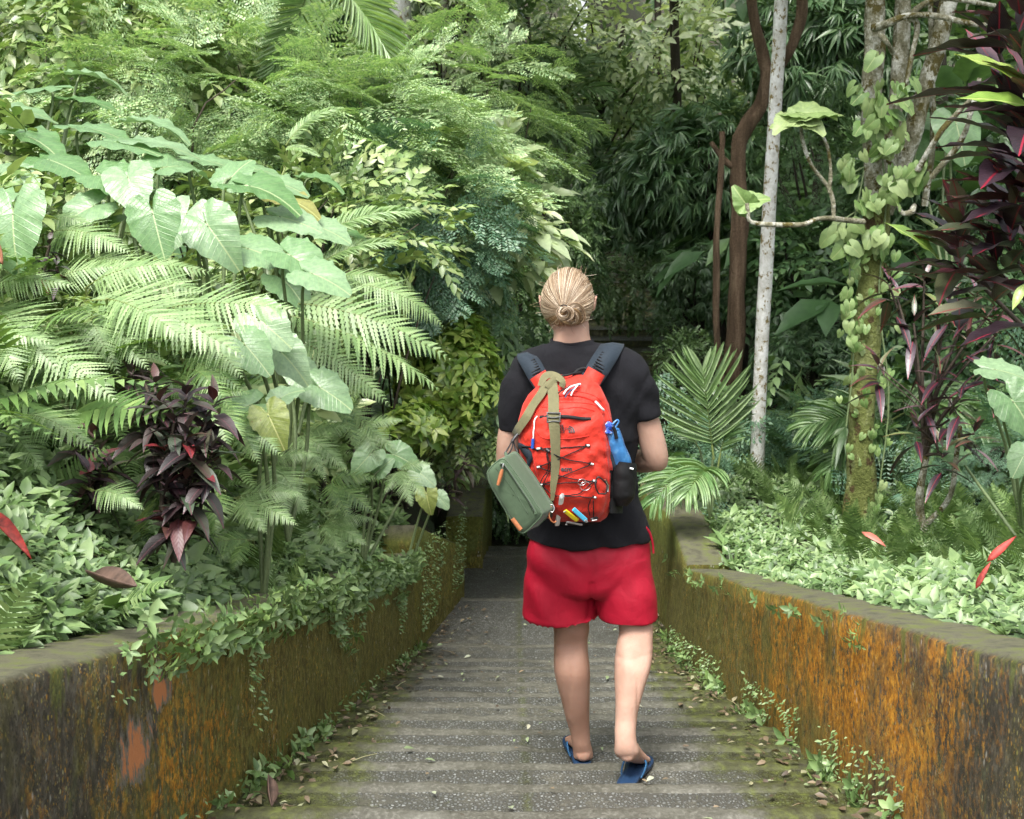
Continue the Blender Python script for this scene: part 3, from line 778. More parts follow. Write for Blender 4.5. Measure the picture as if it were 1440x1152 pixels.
# undergrowth clothing the left bank
rs = np.random.RandomState(5)
p1 = ground_pts(900, None, (3.4, 13), rs, -1, 4.6, .35); p1[:, 2] += rs.uniform(0, .5, len(p1))
p2 = ground_pts(900, None, (5.4, 13), rs, -1, 4.6, .35); p2[:, 2] += rs.uniform(0, .6, len(p2))
p3 = ground_pts(700, None, (3.2, 10), rs, -1, 2.5, .5); p3[:, 2] += rs.uniform(0, .3, len(p3))
mb = MB()
def toss(p, tm, size, mat, out=(.5, -.6, .3), sp=.45):
    p = p[~((np.abs(p[:, 0] - 1.88) < .42) & (p[:, 1] > 8.5) & (p[:, 1] < 10)) & ~((np.abs(p[:, 0] - 2.25) < .3) & (p[:, 1] > 7.4) & (p[:, 1] < 8.8))]
    n = len(p); d = np.array(out) + rs.normal(0, sp, (n, 3)); nn = np.array([0, -.3, 1]) + rs.normal(0, .25, (n, 3))
    scatter(mb, tm, p, d, nn, size * rs.uniform(.6, 1.2, n), mat=mat)
p5 = ground_pts(520, None, (4.7, 8.6), rs, -1, 1.15, .25); p5[:, 2] += rs.uniform(.05, .65, len(p5)); toss(p5[::2], SF, .27, 2, (.6, -.7, .1)); toss(p5[1::2], TW_OVAL[0], .2, 1, (.6, -.7, .2)); p4 = ground_pts(420, None, (5.6, 9.5), rs, -1, 3.0, .7); p4[:, 2] += rs.uniform(.3, 1.1, len(p4)); toss(p4, TW_OVAL[1], .34, 1); toss(p1, SF, .5, 0); toss(p2, TW_OVAL[0], .42, 1); toss(p3, SF, .36, 0, (.6, -.6, .1))
o = obj('undergrowth', mb, [m_fernd, m_shrub, m_fern]); tag(o, 'dense mixed ferns and leafy twigs clothing the left bank', 'undergrowth', None, 'stuff')
# right low feathery growth
rs = np.random.RandomState(8); mb = MB()
def rp(n, y0, y1, d0, d1, h):
    Y = rs.uniform(y0, y1, n); x = xr(Y) + rs.uniform(d0, d1, n)
    return np.stack([x, Y, ground(x, Y) + rs.uniform(.02, h, n)], 1)
toss(rp(420, 9.0, 12.5, .3, 4.5, .55), TW_FEATH2, .5, 0, (-.2, -.6, .35), .5)
toss(rp(260, 8.8, 12.5, .5, 4.5, .35), SF, .5, 1, (-.3, -.6, .3), .5)
toss(rp(300, 9.5, 14, .2, 5.0, 1.0), TW_OVAL[1], .4, 2, (-.2, -.6, .3), .5)
toss(rp(90, 9.2, 12, .8, 4.5, .8), FAN2, .5, 2, (-.1, -.6, .3), .5)
o = obj('undergrowth', mb, [m_feathb, m_feathb, m_mid]); tag(o, 'blue green feathery plants filling the ground between the right trunks', 'undergrowth', None, 'stuff')
# forest floor growth in the dip and up the far slope
rs = np.random.RandomState(9); mb = MB()
n = 2600; Y = rs.uniform(11.5, 30, n); x = rs.uniform(-9, 12, n)
k = ~((x > xa(Y) - .25) & (x < xb(Y) + .25) & (Y > 11)) & ~((x > -.9) & (x < 1.2) & (Y < 15))
p = np.stack([x, Y, ground(x, Y) + rs.uniform(0, .5, n)], 1)[k]
toss(p[::3], TW_OVAL[0], .6, 0, (0, -.6, .4), .5); toss(p[1::3], FAN2, .6, 1, (0, -.6, .4), .5); toss(p[2::3], SF, .8, 0, (0, -.6, .4), .5)
o = obj('undergrowth', mb, [m_dark, m_bam]); tag(o, 'dark ferns and seedlings on the shaded forest floor', 'undergrowth', None, 'stuff')
# ------------------------------------------------------------------ creepers, weeds and litter at the walls
rs = np.random.RandomState(12)
def wall_strip(n, y0, y1, side, hmin, hmax, power=1):
    Y = rs.uniform(y0, y1, n); h = hmin + (hmax - hmin) * rs.rand(n) ** power
    x = xl(Y) + .015 if side < 0 else xr(Y) - .015
    return np.stack([x, Y, nos(np.minimum(Y, 8.5)) + h], 1)
mb = MB()
def stick(p, side, tm, size, mat=0):
    n = len(p); d = np.stack([np.full(n, -side * .7), rs.normal(0, .4, n) - .3, rs.normal(-.1, .5, n)], 1)
    nn = np.stack([np.full(n, -side * .5), np.full(n, -.4), np.full(n, .7)], 1) + rs.normal(0, .2, (n, 3))
    scatter(mb, tm, p, d, nn, size * rs.uniform(.5, 1.3, n), mat=mat)
def drift(p, th, off=0.):
    k = np.array([mn.noise(Vector((a[1] * 2.6 + off, a[2] * .9, 2))) for a in p]); return p[k > th]
stick(drift(wall_strip(2600, 4.3, 8.45, -1, .15, .62, .6), .05), -1, LEAF_TINY, .022)
stick(drift(wall_strip(240, 4.3, 8.4, -1, .25, .62, .5), .0), -1, ROS[0], .06)
stick(drift(wall_strip(1100, 8.5, 9.7, -1, .1, .7), .12), -1, LEAF_TINY, .022)
q_ = wall_strip(700, 3.2, 8.45, -1, .50, .66); stick(q_[rs.rand(len(q_)) < np.interp(q_[:, 1], [3.2, 4.8], [.12, 1])], -1, ROS[2], .06)
stick(drift(wall_strip(500, 3.0, 8.45, -1, .45, .62), .1), -1, LEAF_TINY, .025)
stick(wall_strip(300, 3.2, 8.4, -1, -.1, .06), -1, LEAF_TINY, .028)
stick(drift(wall_strip(260, 3.3, 8.4, -1, -.12, .04), -.05), -1, ROS[1], .075)
o = obj('creeper', mb, m_herb); tag(o, 'small leaved creeper hanging down the left wall face', 'creeper', None, 'stuff')
mb = MB()
stick(drift(wall_strip(2200, 3.3, 8.5, 1, -.12, .16, 1.5), -.08, 5), 1, LEAF_TINY, .022)
stick(drift(wall_strip(380, 3.3, 9.5, 1, -.13, .03, 1.5), -.05, 5), 1, ROS[1], .07)
stick(wall_strip(26, 3.9, 9, 1, .5, .6), 1, ROS[0], .05)
o = obj('creeper', mb, m_herb); tag(o, 'small weeds rooted along the foot of the orange right wall', 'weeds', None, 'stuff')
def tread_z(Y):
    Y = np.asarray(Y, float)
    ed = np.array([e[0] for e in E]); zt = np.array([e[1] for e in E])
    i = np.clip(np.searchsorted(ed, Y), 0, len(ed) - 1)
    return zt[i]
def litter(name, label, n, size, mat, edge=True, seed=0, y=(3.0, 11)):
    rs = np.random.RandomState(seed); mb = MB()
    Y = rs.uniform(*y, n); u = rs.rand(n)
    if edge:
        s = rs.rand(n) < .5; q = np.abs(rs.normal(0, .13, n)) + .02
        x = np.where(s, xl(Y) + q, xr(Y) - q)
    else: x = xl(Y) + .15 + (xr(Y) - xl(Y) - .3) * u
    p = np.stack([x, Y, tread_z(Y) + .008 + rs.uniform(0, .012, n)], 1)
    d = rnd_dir(n, rs); d[:, 2] *= .12
    nn = np.stack([rs.normal(0, .3, n), rs.normal(0, .3, n), np.ones(n)], 1)
    scatter(mb, LEAF_OVAL_LOW, p, d, nn, size * rs.uniform(.5, 1.4, n))
    if edge:
        for k in range(60):
            i = rs.randint(n); a_ = p[i] + [0, 0, .006]; v = rnd_dir(1, rs)[0] * [1, 1, .1]
            tube(mb, smooth_path([a_, a_ + v * .05 + [0, 0, .004], a_ + v * .11], 5), .0016, 4, 0)
    o = obj(name, mb, mat); tag(o, label, 'litter', None, 'stuff')
m_lit = leafmat('litter_leaf', [(0, (.05, .032, .018)), (.5, (.12, .08, .04)), (.8, (.2, .15, .09)), (1, (.26, .28, .16))], .6, .1)
m_litg = leafmat('fallen_green_leaf', [(0, (.14, .2, .08)), (.6, (.26, .31, .17)), (.9, (.38, .4, .3)), (1, (.25, .12, .06))], .5, .2)
litter('leaf_litter', 'brown leaf litter and twigs gathered at the foot of both walls', 900, .036, m_lit, True, 1, (3.3, 9.4))
litter('leaf_litter', 'small green leaves strewn over the wet steps', 110, .034, m_litg, False, 2, (3.5, 10.8))
litter('leaf_litter', 'tiny brown leaf scraps on the steps', 130, .02, m_lit, False, 5, (3.5, 10.8))
# ------------------------------------------------------------------ ferns
FERN = [frond_fern(30, 9, k, arch=a, w=.32, curl=c_).mesh('fern_frond_mesh', [m_fern, m_rach]) for k, (a, c_) in enumerate([(.35, .04), (.55, -.05), (.25, .0)])]
FERND = [frond_fern(22, 8, k + 5, arch=a, w=.32).mesh('fern_frond_deep_mesh', [m_fernd, m_rach]) for k, a in enumerate([.4, .6])]
FLAD = frond_palm(44, .17, .45, 3, .25, .024, .1, .06).mesh('ladder_frond_mesh', [m_fern, m_rach])      # narrow once-cut fern
def fern(label, root, fr, meshes=FERN, name='fern', group=None):
    """fr: (base px, base py, tip px, tip py, Y base, Y tip, variant)"""
    r = P(*root); e = empty(name, r, label, 'fern', group)
    for k, f in enumerate(fr):
        b = P(f[0], f[1], f[4]); t = P(f[2], f[3], f[5]); up = (random.uniform(-.2, .2), -.75, 1) if len(f) < 8 else f[7]
        me = meshes[f[6] % len(meshes)] if isinstance(f[6], int) else f[6]
        put(me, b, t, up, 'frond', e)
        mb = MB(); m_ = (Vector(r) + b) / 2 + Vector((0, .05, -.03))
        tube(mb, smooth_path([r, m_, b], 8), .006, 5); obj('stalk', mb, m_rach, e)
    return e
fern('big pale bracken fern with long fronds reaching right under the large leaves', (150, 560, 5.3), [
    (110, 425, 352, 474, 5.2, 4.7, 0), (205, 440, 425, 428, 5.2, 4.9, 2), (120, 405, 300, 372, 5.3, 5.2, 1), (130, 450, 212, 505, 5.1, 4.7, 0),
    (115, 430, 156, 520, 5.1, 4.7, 1), (240, 430, 345, 530, 5.1, 4.8, 2), (150, 420, 262, 470, 5.0, 4.6, 2), (60, 400, 200, 365, 5.4, 5.4, 0)])
fern('pale fern at the left edge with fronds drooping over the purple leaved bush', (-30, 560, 5.0), [
    (-20, 430, 95, 515, 4.9, 4.5, 0), (-30, 420, 100, 392, 5.0, 4.8, 1), (20, 460, 165, 560, 4.8, 4.4, 2), (-10, 450, 32, 530, 4.8, 4.4, 0), (-40, 500, 60, 470, 4.8, 4.5, 1)])
fern('small pale fern over the smaller dark red plant at left', (40, 640, 4.6), [
    (25, 590, 125, 622, 4.5, 4.2, 1), (15, 570, 75, 540, 4.6, 4.5, 0), (10, 600, 60, 660, 4.4, 4.2, 2), (130, 690, 205, 708, 4.3, 4.15, 0)])
fern('fern with ladder like shaded fronds below the leftmost large leaf', (60, 400, 5.8), [
    (60, 330, 190, 340, 5.7, 5.4, 0), (55, 318, 130, 312, 5.8, 5.6, 1), (130, 395, 285, 402, 5.5, 5.1, 2), (110, 370, 235, 380, 5.6, 5.3, 0)])
fern('long arching fern whose fronds droop in front of the yellow green shrub', (400, 520, 6.3), [
    (385, 425, 648, 486, 6.2, 6.0, 0), (390, 440, 634, 542, 6.1, 5.9, 2, (.2, -.2, 1)), (500, 400, 634, 458, 6.6, 6.5, 1), (395, 470, 560, 560, 6.0, 5.8, 0), (410, 410, 540, 400, 6.5, 6.6, 1)])
fern('once cut fern arching right above the grey green undergrowth', (430, 380, 6.8), [
    (435, 345, 592, 284, 6.8, 6.9, FLAD), (440, 380, 560, 330, 6.8, 6.8, FLAD), (450, 400, 570, 395, 6.8, 6.6, 1)])
fern('narrow ladder fern frond standing upright against feathery leaves', (395, 250, 8.0), [(405, 200, 482, 142, 8, 8.1, FLAD), (400, 210, 450, 215, 8, 7.9, FLAD)])
fern('yellowing fern above the dark red bush', (290, 560, 5.1), [
    (255, 505, 345, 545, 5.0, 4.8, 0), (250, 490, 305, 460, 5.1, 5.0, 1), (270, 520, 330, 575, 4.9, 4.7, 1)], FERND)
spots_f = [(330, 590, 400, 640), (420, 610, 490, 665), (470, 560, 540, 620), (380, 650, 440, 720), (310, 690, 290, 745), (330, 700, 420, 735), (460, 680, 530, 720), (505, 600, 560, 640),
           (300, 560, 345, 620), (450, 740, 520, 760), (350, 760, 300, 790), (560, 660, 600, 700)]
wh = ['beside the yellowing arum leaf', 'under the pointed arum leaf at mid bank', 'left of the yellow green bush', 'over the pale herbs right of the dark red bush', 'at the foot of the dark red bush',
      'lowest on the bank right of the dark red bush', 'above the mossy end of the left wall', 'in the shade beneath the long arching fronds', 'just right of the dark red bush top', 'touching the top of the left wall near its end',
      'nearest the left wall top in front of the dark red bush stem', 'nearest the yellow leaf on the wall end']
for k, (a_, b_, c_, d_) in enumerate(spots_f):
    Y = 4.7 + (a_ - 280) / 300 * 2.6
    fern('small fern ' + wh[k], (a_, b_ + 25, Y + .1), [
        (a_, b_, c_, d_, Y, Y - .2, k), (a_ + 6, b_, c_ - 60, d_ - 5, Y, Y - .2, k + 1), (a_, b_, (a_ + c_) // 2, d_ + 12, Y, Y - .25, k), (a_, b_, c_ + 10, b_ - 12, Y, Y - .05, k + 1)], FERN if k % 2 else FERND)
# ------------------------------------------------------------------ large arum leaves
HEART = [T_of_ for T_of_ in (heart(6, 36, .022, .35, .26, 1), heart(6, 36, .028, .55, .38, 4), heart(6, 36, .018, .2, .18, 7))]
def mesh_of(t, mats, name):
    mb = MB(); mb.add(t[0], t[1][0][0], 0, t[2]); return mb.mesh(name, mats)
EAR = [mesh_of(t, [m_ear], 'arum_leaf_mesh') for t in HEART]
EARY = mesh_of(HEART[1], [m_eary], 'arum_leaf_yellow_mesh')
def ears(label, root, lv, name='arum_plant', cat='leafy plant', rk=.011):
    """lv: (attach px, attach py, Y, size m, tip azimuth deg in the picture, tilt 0 flat..1 facing camera, variant)"""
    r = P(*root); r.z = min(r.z, max(r.z - .5, gz(r.x, r.y))); e = empty(name, r, label, cat)
    for k, (px, py, Y, s, az, tilt, var) in enumerate(lv):
        a = P(px, py, Y); az = R(az)
        # direction of the tip: across the picture and down/forward
        flat = Vector((math.cos(az), -math.sin(az) * -1, 0)); 
        tx, ty = math.cos(az), math.sin(az)          # ty>0: up in the picture
        tilt *= .85; d = Vector((tx, (1 - tilt) * ty * 1.0 - .12, ty * tilt + (-.12)))
        if d.length < .2: d = Vector((.2, -1, -.3))
        n = Vector((random.uniform(-.2, .2), -tilt * 1.1, 1 - tilt * .55))
        me = EARY if var == 'y' else EAR[var % 3]
        lf = put(me, a, a + d, n, 'leaf', e, 'yellowing leaf with brown spots' if var == 'y' else None, sc=s * .88)
        mb = MB(); m_ = Vector((r.x * .5 + a.x * .5, r.y * .5 + a.y * .5 + .06, a.z * .55 + r.z * .45))
        up_ = a - Vector((d.x, d.y, 0)).normalized() * .05 + Vector((0, 0, -.06))
        tube(mb, smooth_path([r, m_, up_, a], 12), np.linspace(rk, rk * .5, 12), 6); obj('stalk', mb, m_stemg, e)
    return e
ears('huge pale arum leaf drooping at the left edge beside ladder ferns', (-40, 480, 5.2), [(18, 300, 5.0, .36, -85, .85, 0), (-20, 285, 5.3, .34, 150, .2, 1)])
ears('arum plant at the upper left edge holding flat leaves in tiers', (10, 330, 6.4), [
    (30, 190, 6.2, .40, -20, .12, 1), (5, 150, 6.6, .42, 10, .1, 0), (60, 125, 6.9, .40, 165, .12, 2), (110, 140, 7.0, .36, 5, .08, 0), (70, 225, 6.0, .38, -30, .3, 2), (5, 250, 5.8, .36, -40, .35, 0), (120, 105, 7.3, .33, 20, .1, 1)])
ears('arum plant with broad flat leaves catching the sky light at upper left', (120, 340, 6.2), [
    (120, 180, 6.4, .40, -8, .1, 0), (205, 172, 6.6, .34, 3, .1, 1), (165, 200, 6.1, .36, -15, .2, 2), (205, 200, 6.2, .40, 8, .12, 0), (150, 250, 5.9, .34, -30, .4, 1)])
ears('arum plant with a large cupped leaf facing the steps above the bracken fern', (200, 420, 5.8), [
    (180, 250, 5.8, .30, -70, .6, 0), (215, 300, 5.5, .31, -75, .9, 2), (235, 235, 6.0, .33, 60, .3, 1), (130, 290, 5.8, .28, -140, .5, 0)])
ears('arum plant with two folded pale leaves like open wings', (290, 430, 5.9), [
    (293, 318, 5.7, .33, -55, .8, 1), (262, 300, 5.8, .27, -110, .8, 2), (325, 250, 6.2, .26, 75, .6, 0), (352, 262, 6.1, .38, -12, .25, 1), (280, 225, 6.4, .36, 5, .15, 0)])
ears('arum plant with a yellowing leaf just left of the once cut fern', (390, 420, 6.5), [
    (345, 235, 6.8, .32, -10, .12, 2), (380, 255, 6.5, .34, -15, .18, 0), (400, 280, 6.4, .28, -12, .25, 'y'), (440, 250, 7.0, .26, 0, .1, 1), (395, 305, 6.1, .34, -20, .35, 2), (450, 320, 6.4, .28, -25, .4, 0)])
ears('arum plant with pointed leaves hanging over the end of the bracken fern', (400, 520, 5.9), [
    (410, 360, 5.7, .32, -35, .55, 1), (440, 385, 5.6, .30, -25, .5, 0), (350, 350, 5.8, .32, -20, .5, 2), (400, 395, 6.2, .28, -50, .6, 1), (485, 330, 6.9, .22, 10, .2, 1)])
ears('arum plant of long pale leaves at mid bank beneath the fern fronds', (400, 600, 5.6), [
    (365, 450, 5.4, .28, -40, .8, 0), (345, 485, 5.3, .26, -50, .8, 2), (395, 495, 5.5, .26, -45, .8, 1), (450, 545, 5.7, .27, -30, .8, 0), (420, 520, 5.8, .22, -60, .7, 2)])
ears('arum with one leaf scorched brown at its tip on the mid bank', (365, 680, 5.2), [(378, 585, 5.05, .21, -65, .8, 'y'), (350, 570, 5.2, .22, -160, .6, 0), (395, 560, 5.2, .16, 60, .6, 1)])
ears('small dark arum leaves near the lower end of the left wall', (505, 690, 7.6), [(520, 640, 7.5, .24, -130, .8, 2), (555, 640, 7.6, .26, -20, .6, 1), (590, 665, 7.8, .2, -40, .7, 0), (535, 660, 7.5, .16, 60, .8, 0)])
ears('yellow arum leaf at the lower end of the left wall', (560, 730, 8.3), [(600, 695, 8.2, .2, -80, .9, 'y'), (618, 700, 8.3, .15, -50, .9, 0)])
ears('large pale leaf behind the branching vine covered tree', (1345, 330, 8.6), [(1345, 175, 8.6, .42, -80, .9, 0), (1320, 170, 8.9, .34, 160, .5, 2), (1290, 200, 8.9, .3, -100, .8, 1)])
ears('broad pale leaves low at the right edge behind the croton stems', (1450, 640, 6.8), [(1400, 520, 6.6, .34, -10, .25, 0), (1425, 565, 6.4, .34, -60, .8, 1), (1440, 640, 6.2, .2, -120, .8, 2), (1345, 640, 7.4, .2, 150, .7, 0)])
ears('pale heart leaves right of the man beyond his left shoulder', (715, 640, 9.5), [(700, 560, 9.4, .13, -60, .9, 0), (690, 540, 9.5, .11, -120, .9, 1), (706, 590, 9.4, .12, -90, .9, 2), (680, 585, 9.5, .1, -100, .9, 0)], rk=.004)
# ------------------------------------------------------------------ dark red plants on the left bank
def rosette_plant(name, label, root, cs, leaf, n, ls, mats, Yj=.12, cat='plant', stemr=.008, out=1.0, group=None, bendto=None):
    rs = np.random.RandomState(int(abs(root[0])) + 3)
    r = P(*root); e = empty(name, r, label, cat, group)
    lm = MB(); sm = MB()
    for (px, py, Y) in cs:
        c = np.array(P(px, py, Y))
        k = rs.randint(n - 3, n + 3)
        az = np.arange(k) * 2.4 + rs.rand() * 6; el = np.linspace(-.45, 1.15, k) + rs.uniform(-.2, .2, k)
        d = np.stack([np.cos(az) * np.cos(el), np.sin(az) * np.cos(el), np.sin(el)], 1)
        if bendto is not None: d += np.array(bendto)
        p = c + np.stack([0 * az, 0 * az, np.linspace(-.07, .03, k) * ls / .14], 1)
        scatter(lm, leaf, p, d, np.tile([0, 0, 1.], (k, 1)) + rs.normal(0, .15, (k, 3)), ls * np.linspace(1.15, .6, k) * rs.uniform(.85, 1.15, k))
        m_ = np.array(r) * .72 + c * .28 + rs.normal(0, .02, 3); m_[2] = np.array(r)[2] * .5 + c[2] * .5
        tube(sm, smooth_path([np.array(r), m_, c], 8), np.linspace(stemr * 1.4, stemr * .7, 8), 6)
    obj('leaves', lm, mats[0], e); obj('stem', sm, mats[1], e)
    return e
LB = blade(6, .40, .35, .45, .7, 3, .01)
A = [(192, 500, 4.9), (185, 535, 4.8), (218, 545, 4.6), (225, 575, 4.5), (262, 560, 4.45), (245, 595, 4.4), (290, 595, 4.45), (232, 640, 4.4), (275, 640, 4.35), (262, 685, 4.35), (298, 640, 4.4), (205, 590, 4.6), (300, 570, 4.5), (240, 660, 4.4), (285, 665, 4.35), (262, 620, 4.35), (215, 610, 4.5), (250, 710, 4.35), (238, 735, 4.35), (268, 720, 4.35)]
rosette_plant('cordyline', 'tall dark red leaved bush with scarlet tips standing on the left bank', (245, 790, 4.4), A, LB, 12, .125, [m_cordy, m_stemd], cat='shrub', stemr=.007)
rosette_plant('cordyline', 'smaller dark purple leaved plant near the left edge', (128, 760, 4.45), [(132, 622, 4.5), (142, 645, 4.4), (118, 650, 4.45), (150, 668, 4.4), (125, 672, 4.35), (105, 632, 4.5)], LB, 9, .12, [m_cordy, m_stemd], cat='shrub')
rosette_plant('cordyline', 'little red and purple plant beside the left edge large leaf', (72, 420, 5.4), [(70, 345, 5.4), (80, 375, 5.35), (60, 380, 5.35)], LB, 8, .09, [m_cordy, m_stemd], cat='shrub')
rosette_plant('cordyline', 'small reddish leaved plant low in the shade beside the man', (645, 700, 9.2), [(640, 665, 9.2), (655, 650, 9.2), (632, 690, 9.1)], LB, 8, .12, [m_cordy, m_stemd], cat='shrub')
# ------------------------------------------------------------------ crotons on the right
LS = blade(9, .34, .30, .20, .8, 3, .02)
C1 = [(1435, 10, 5.5), (1405, 75, 5.6), (1450, 120, 5.3), (1425, 175, 5.5), (1460, 230, 5.3), (1350, 325, 5.8), (1425, 290, 5.4), (1400, 390, 5.5), (1465, 400, 5.3), (1350, 370, 5.9), (1480, 320, 5.4), (1450, 240, 5.4), (1420, 350, 5.5)]
cr = rosette_plant('croton', 'big croton at the right edge with long dark purple leaves and pink midribs', (1560, 700, 5.6), C1, LS, 9, .32, [m_croton, m_stemd], cat='shrub', stemr=.012, bendto=(-.85, -.3, .5))
mb = MB()
for (a_, b_, c_, d_, Y) in ((1455, 130, 1365, 60, 5.3), (1460, 155, 1362, 120, 5.25), (1320, 365, 1262, 305, 5.9), (1440, 400, 1425, 430, 5.2), (1330, 340, 1300, 300, 5.9)):
    b = P(a_, b_, Y); t = P(c_, d_, Y - .05); scatter(mb, LS, [b], [t - b], [(0, -.5, 1)], [(t - b).length * 1.05])
gl = obj('leaves', mb, m_crotg, cr); gl['label'] = 'bright green leaves among the purple ones'
C2 = [(1300, 395, 7.5), (1262, 420, 7.5), (1335, 430, 7.4), (1372, 420, 7.4), (1285, 455, 7.4), (1320, 480, 7.4), (1360, 480, 7.3), (1400, 470, 7.3), (1305, 560, 7.3), (1335, 590, 7.3), (1290, 600, 7.2), (1390, 520, 7.3), (1350, 560, 7.2), (1325, 640, 7.2), (1370, 610, 7.2), (1250, 400, 7.6), (1400, 430, 7.4), (1320, 520, 7.3)]
r2 = rosette_plant('croton', 'thin dark leaved croton rising from the pale herbs on one slender stem', (1300, 640, 7.4), C2, blade(7, .22, .3, .3, .7, 3), 8, .20, [m_croton, m_stemd], cat='shrub', stemr=.009)
mb = MB(); tube(mb, smooth_path([P(1298, 748, 7.4), P(1293, 700, 7.4), P(1302, 645, 7.4), P(1308, 600, 7.4)], 16), np.linspace(.026, .018, 16), 8, 0, True, .06)
tube(mb, smooth_path([P(1300, 740, 7.4), P(1335, 700, 7.35), P(1345, 640, 7.3), P(1350, 600, 7.25)], 12), np.linspace(.018, .012, 12), 7)
o = obj('trunk', mb, m_bm, r2)
rosette_plant('croton', 'lone reddish croton twig leaning left in front of the vine trunk', (1320, 640, 7.3), [(1243, 528, 7.4), (1235, 515, 7.4)], blade(7, .2, .3, .4, .7, 3), 6, .2, [m_croton, m_stemd], cat='shrub', stemr=.005, bendto=(-.7, 0, .4))
# ------------------------------------------------------------------ palms
PALM = frond_palm(22, .46, .42, 1, .7, .036, .3).mesh('palm_frond_mesh', [m_palm, m_rach])
PALMD = frond_palm(20, .36, .42, 1, .7, .036, .3).mesh('palm_frond_dark_mesh', [m_mid, m_rach])
PALML = frond_palm(30, .5, .2, 2, .35, .045, .5).mesh('palm_frond_light_mesh', [m_palml, m_rach])
SPEAR = frond_palm(20, .75, .02, 6, .05, .045, .1, .15).mesh('palm_spear_mesh', [m_palml, m_rach])
COCO = frond_palm(50, .42, .25, 8, .10, .022, .2, .04).mesh('coconut_frond_mesh', [m_palml, m_rach])
def palm(label, root, fr, name='young_palm', stalk=.012):
    r = P(*root); r.z = min(r.z, gz(r.x, r.y) + .05) if name == 'young_palm' else r.z
    e = empty(name, r, label, 'palm')
    for (a_, b_, c_, d_, Y0, Y1, me, *up) in fr:
        b = P(a_, b_, Y0); t = P(c_, d_, Y1)
        put(me, b, t, up[0] if up else (0, -.6, 1), 'frond', e)
        mb = MB(); m_ = Vector(((r.x + b.x) / 2, (r.y + b.y) / 2 + .03, r.z * .4 + b.z * .6))
        tube(mb, smooth_path([r, m_, b], 8), np.linspace(stalk, stalk * .7, 8), 6); obj('stalk', mb, m_stemg, e)
    return e
palm('young palm beside the man with one fresh upright frond and arching dark fronds', (1000, 705, 8.9), [
    (985, 655, 915, 702, 8.8, 8.4, PALM), (1003, 640, 988, 520, 8.9, 8.9, SPEAR, (0, -1, .1)),
    (1010, 655, 1046, 552, 8.9, 9.0, PALMD, (-.8, -.8, .0)), (985, 635, 948, 585, 9.1, 9.4, PALMD), (1000, 660, 965, 690, 8.7, 8.2, PALM)])
palm('light coconut frond hanging into the picture at the top above feathery leaves', (440, -60, 9.6), [(438, -30, 384, 105, 9.4, 9.2, COCO, (.9, -.9, .3)), (445, -50, 560, 90, 9.8, 9.6, COCO, (.4, -.6, .9)), (330, 10, 250, 40, 9.6, 9.8, COCO, (0, -.5, 1))], 'coconut_palm')
palm('palm frond group behind the thin croton at right', (1260, 640, 9.4), [
    (1250, 600, 1130, 590, 9.6, 9.3, PALM), (1255, 590, 1370, 560, 9.5, 9.2, PALM), (1255, 600, 1330, 690, 9.5, 9.1, PALM), (1245, 590, 1160, 660, 9.6, 9.2, PALM), (1290, 570, 1420, 620, 9.4, 9.0, PALM), (1250, 580, 1220, 500, 9.4, 9.6, PALM)])
palm('slim dark palm silhouette in the forest straight above the man', (795, 240, 15.5), [
    (790, 150, 735, 165, 15.4, 15, PALM), (792, 145, 855, 120, 15.4, 15, PALM), (792, 140, 770, 60, 15.4, 15.4, PALM), (795, 140, 830, 70, 15.4, 15.6, PALM), (790, 150, 760, 200, 15.4, 15, PALM), (795, 150, 840, 190, 15.4, 15, PALM)], 'palm_tree', .03)
# ------------------------------------------------------------------ shrubs of the left bank
bush('feathery_shrub', 'feathery mimosa like shrub with pale yellow green tips at centre left', 'shrub', 480, 215, 9.6, (1.1, .8, .62), TW_FEATH, 260, .42, (m_feath, m_stemd), seed=1, flatten=.5, droop=.1)
bush('feathery_shrub', 'feathery shrub spreading right toward the dark forest above the white leaves', 'shrub', 640, 150, 10.6, (.75, .6, .62), TW_FEATH, 150, .42, (m_feath, m_stemd), seed=2, flatten=.5, droop=.1, shell=.4)
bush('feathery_shrub', 'blue green feathery shrub hanging below the pale mimosa at centre left', 'shrub', 585, 300, 9.4, (.62, .5, .5), TW_FEATH, 150, .4, (m_feathb, m_stemd), seed=3, flatten=.3, droop=.35, shell=.4)
bush('feathery_shrub', 'feathery yellow green shrub behind the arum leaves at upper left', 'shrub', 300, 130, 9.2, (1.0, .6, .42), TW_FEATH, 170, .42, (m_feath, m_stemd), seed=4, flatten=.5, droop=.1, shell=.4)
bush('leafy_shrub', 'light leafy shrub filling the top left corner', 'shrub', 110, 60, 9.8, (1.5, .7, .55), TW_OVAL[0], 520, .36, (m_shrub, m_stemd), seed=5, shell=.3, gap=.05)
bush('leafy_shrub', 'light leafy shrub left of the coconut frond at the top edge', 'shrub', 330, 20, 11, (1.1, .7, .5), TW_OVAL[1], 300, .36, (m_shrub, m_stemd), seed=6, shell=.3)
bush('leafy_shrub', 'tangled leafy shrub between the arums and the feathery leaves', 'shrub', 460, 330, 8.2, (.75, .5, .45), TW_OVAL[1], 240, .26, (m_shrub, m_stemd), seed=7, shell=.3)
bush('leafy_shrub', 'shrub with whitish oval leaves in sprays right of the once cut fern', 'shrub', 660, 300, 10.2, (.42, .4, .45), TW_BIG, 110, .42, (m_pale, m_stemd), seed=8, shell=.3, flatten=.3)
bush('leafy_shrub', 'dim green shrub under the whitish leaf sprays', 'shrub', 600, 400, 10.2, (.6, .4, .45), TW_OVAL[0], 220, .34, (m_mid, m_stemd), seed=9, shell=.3)
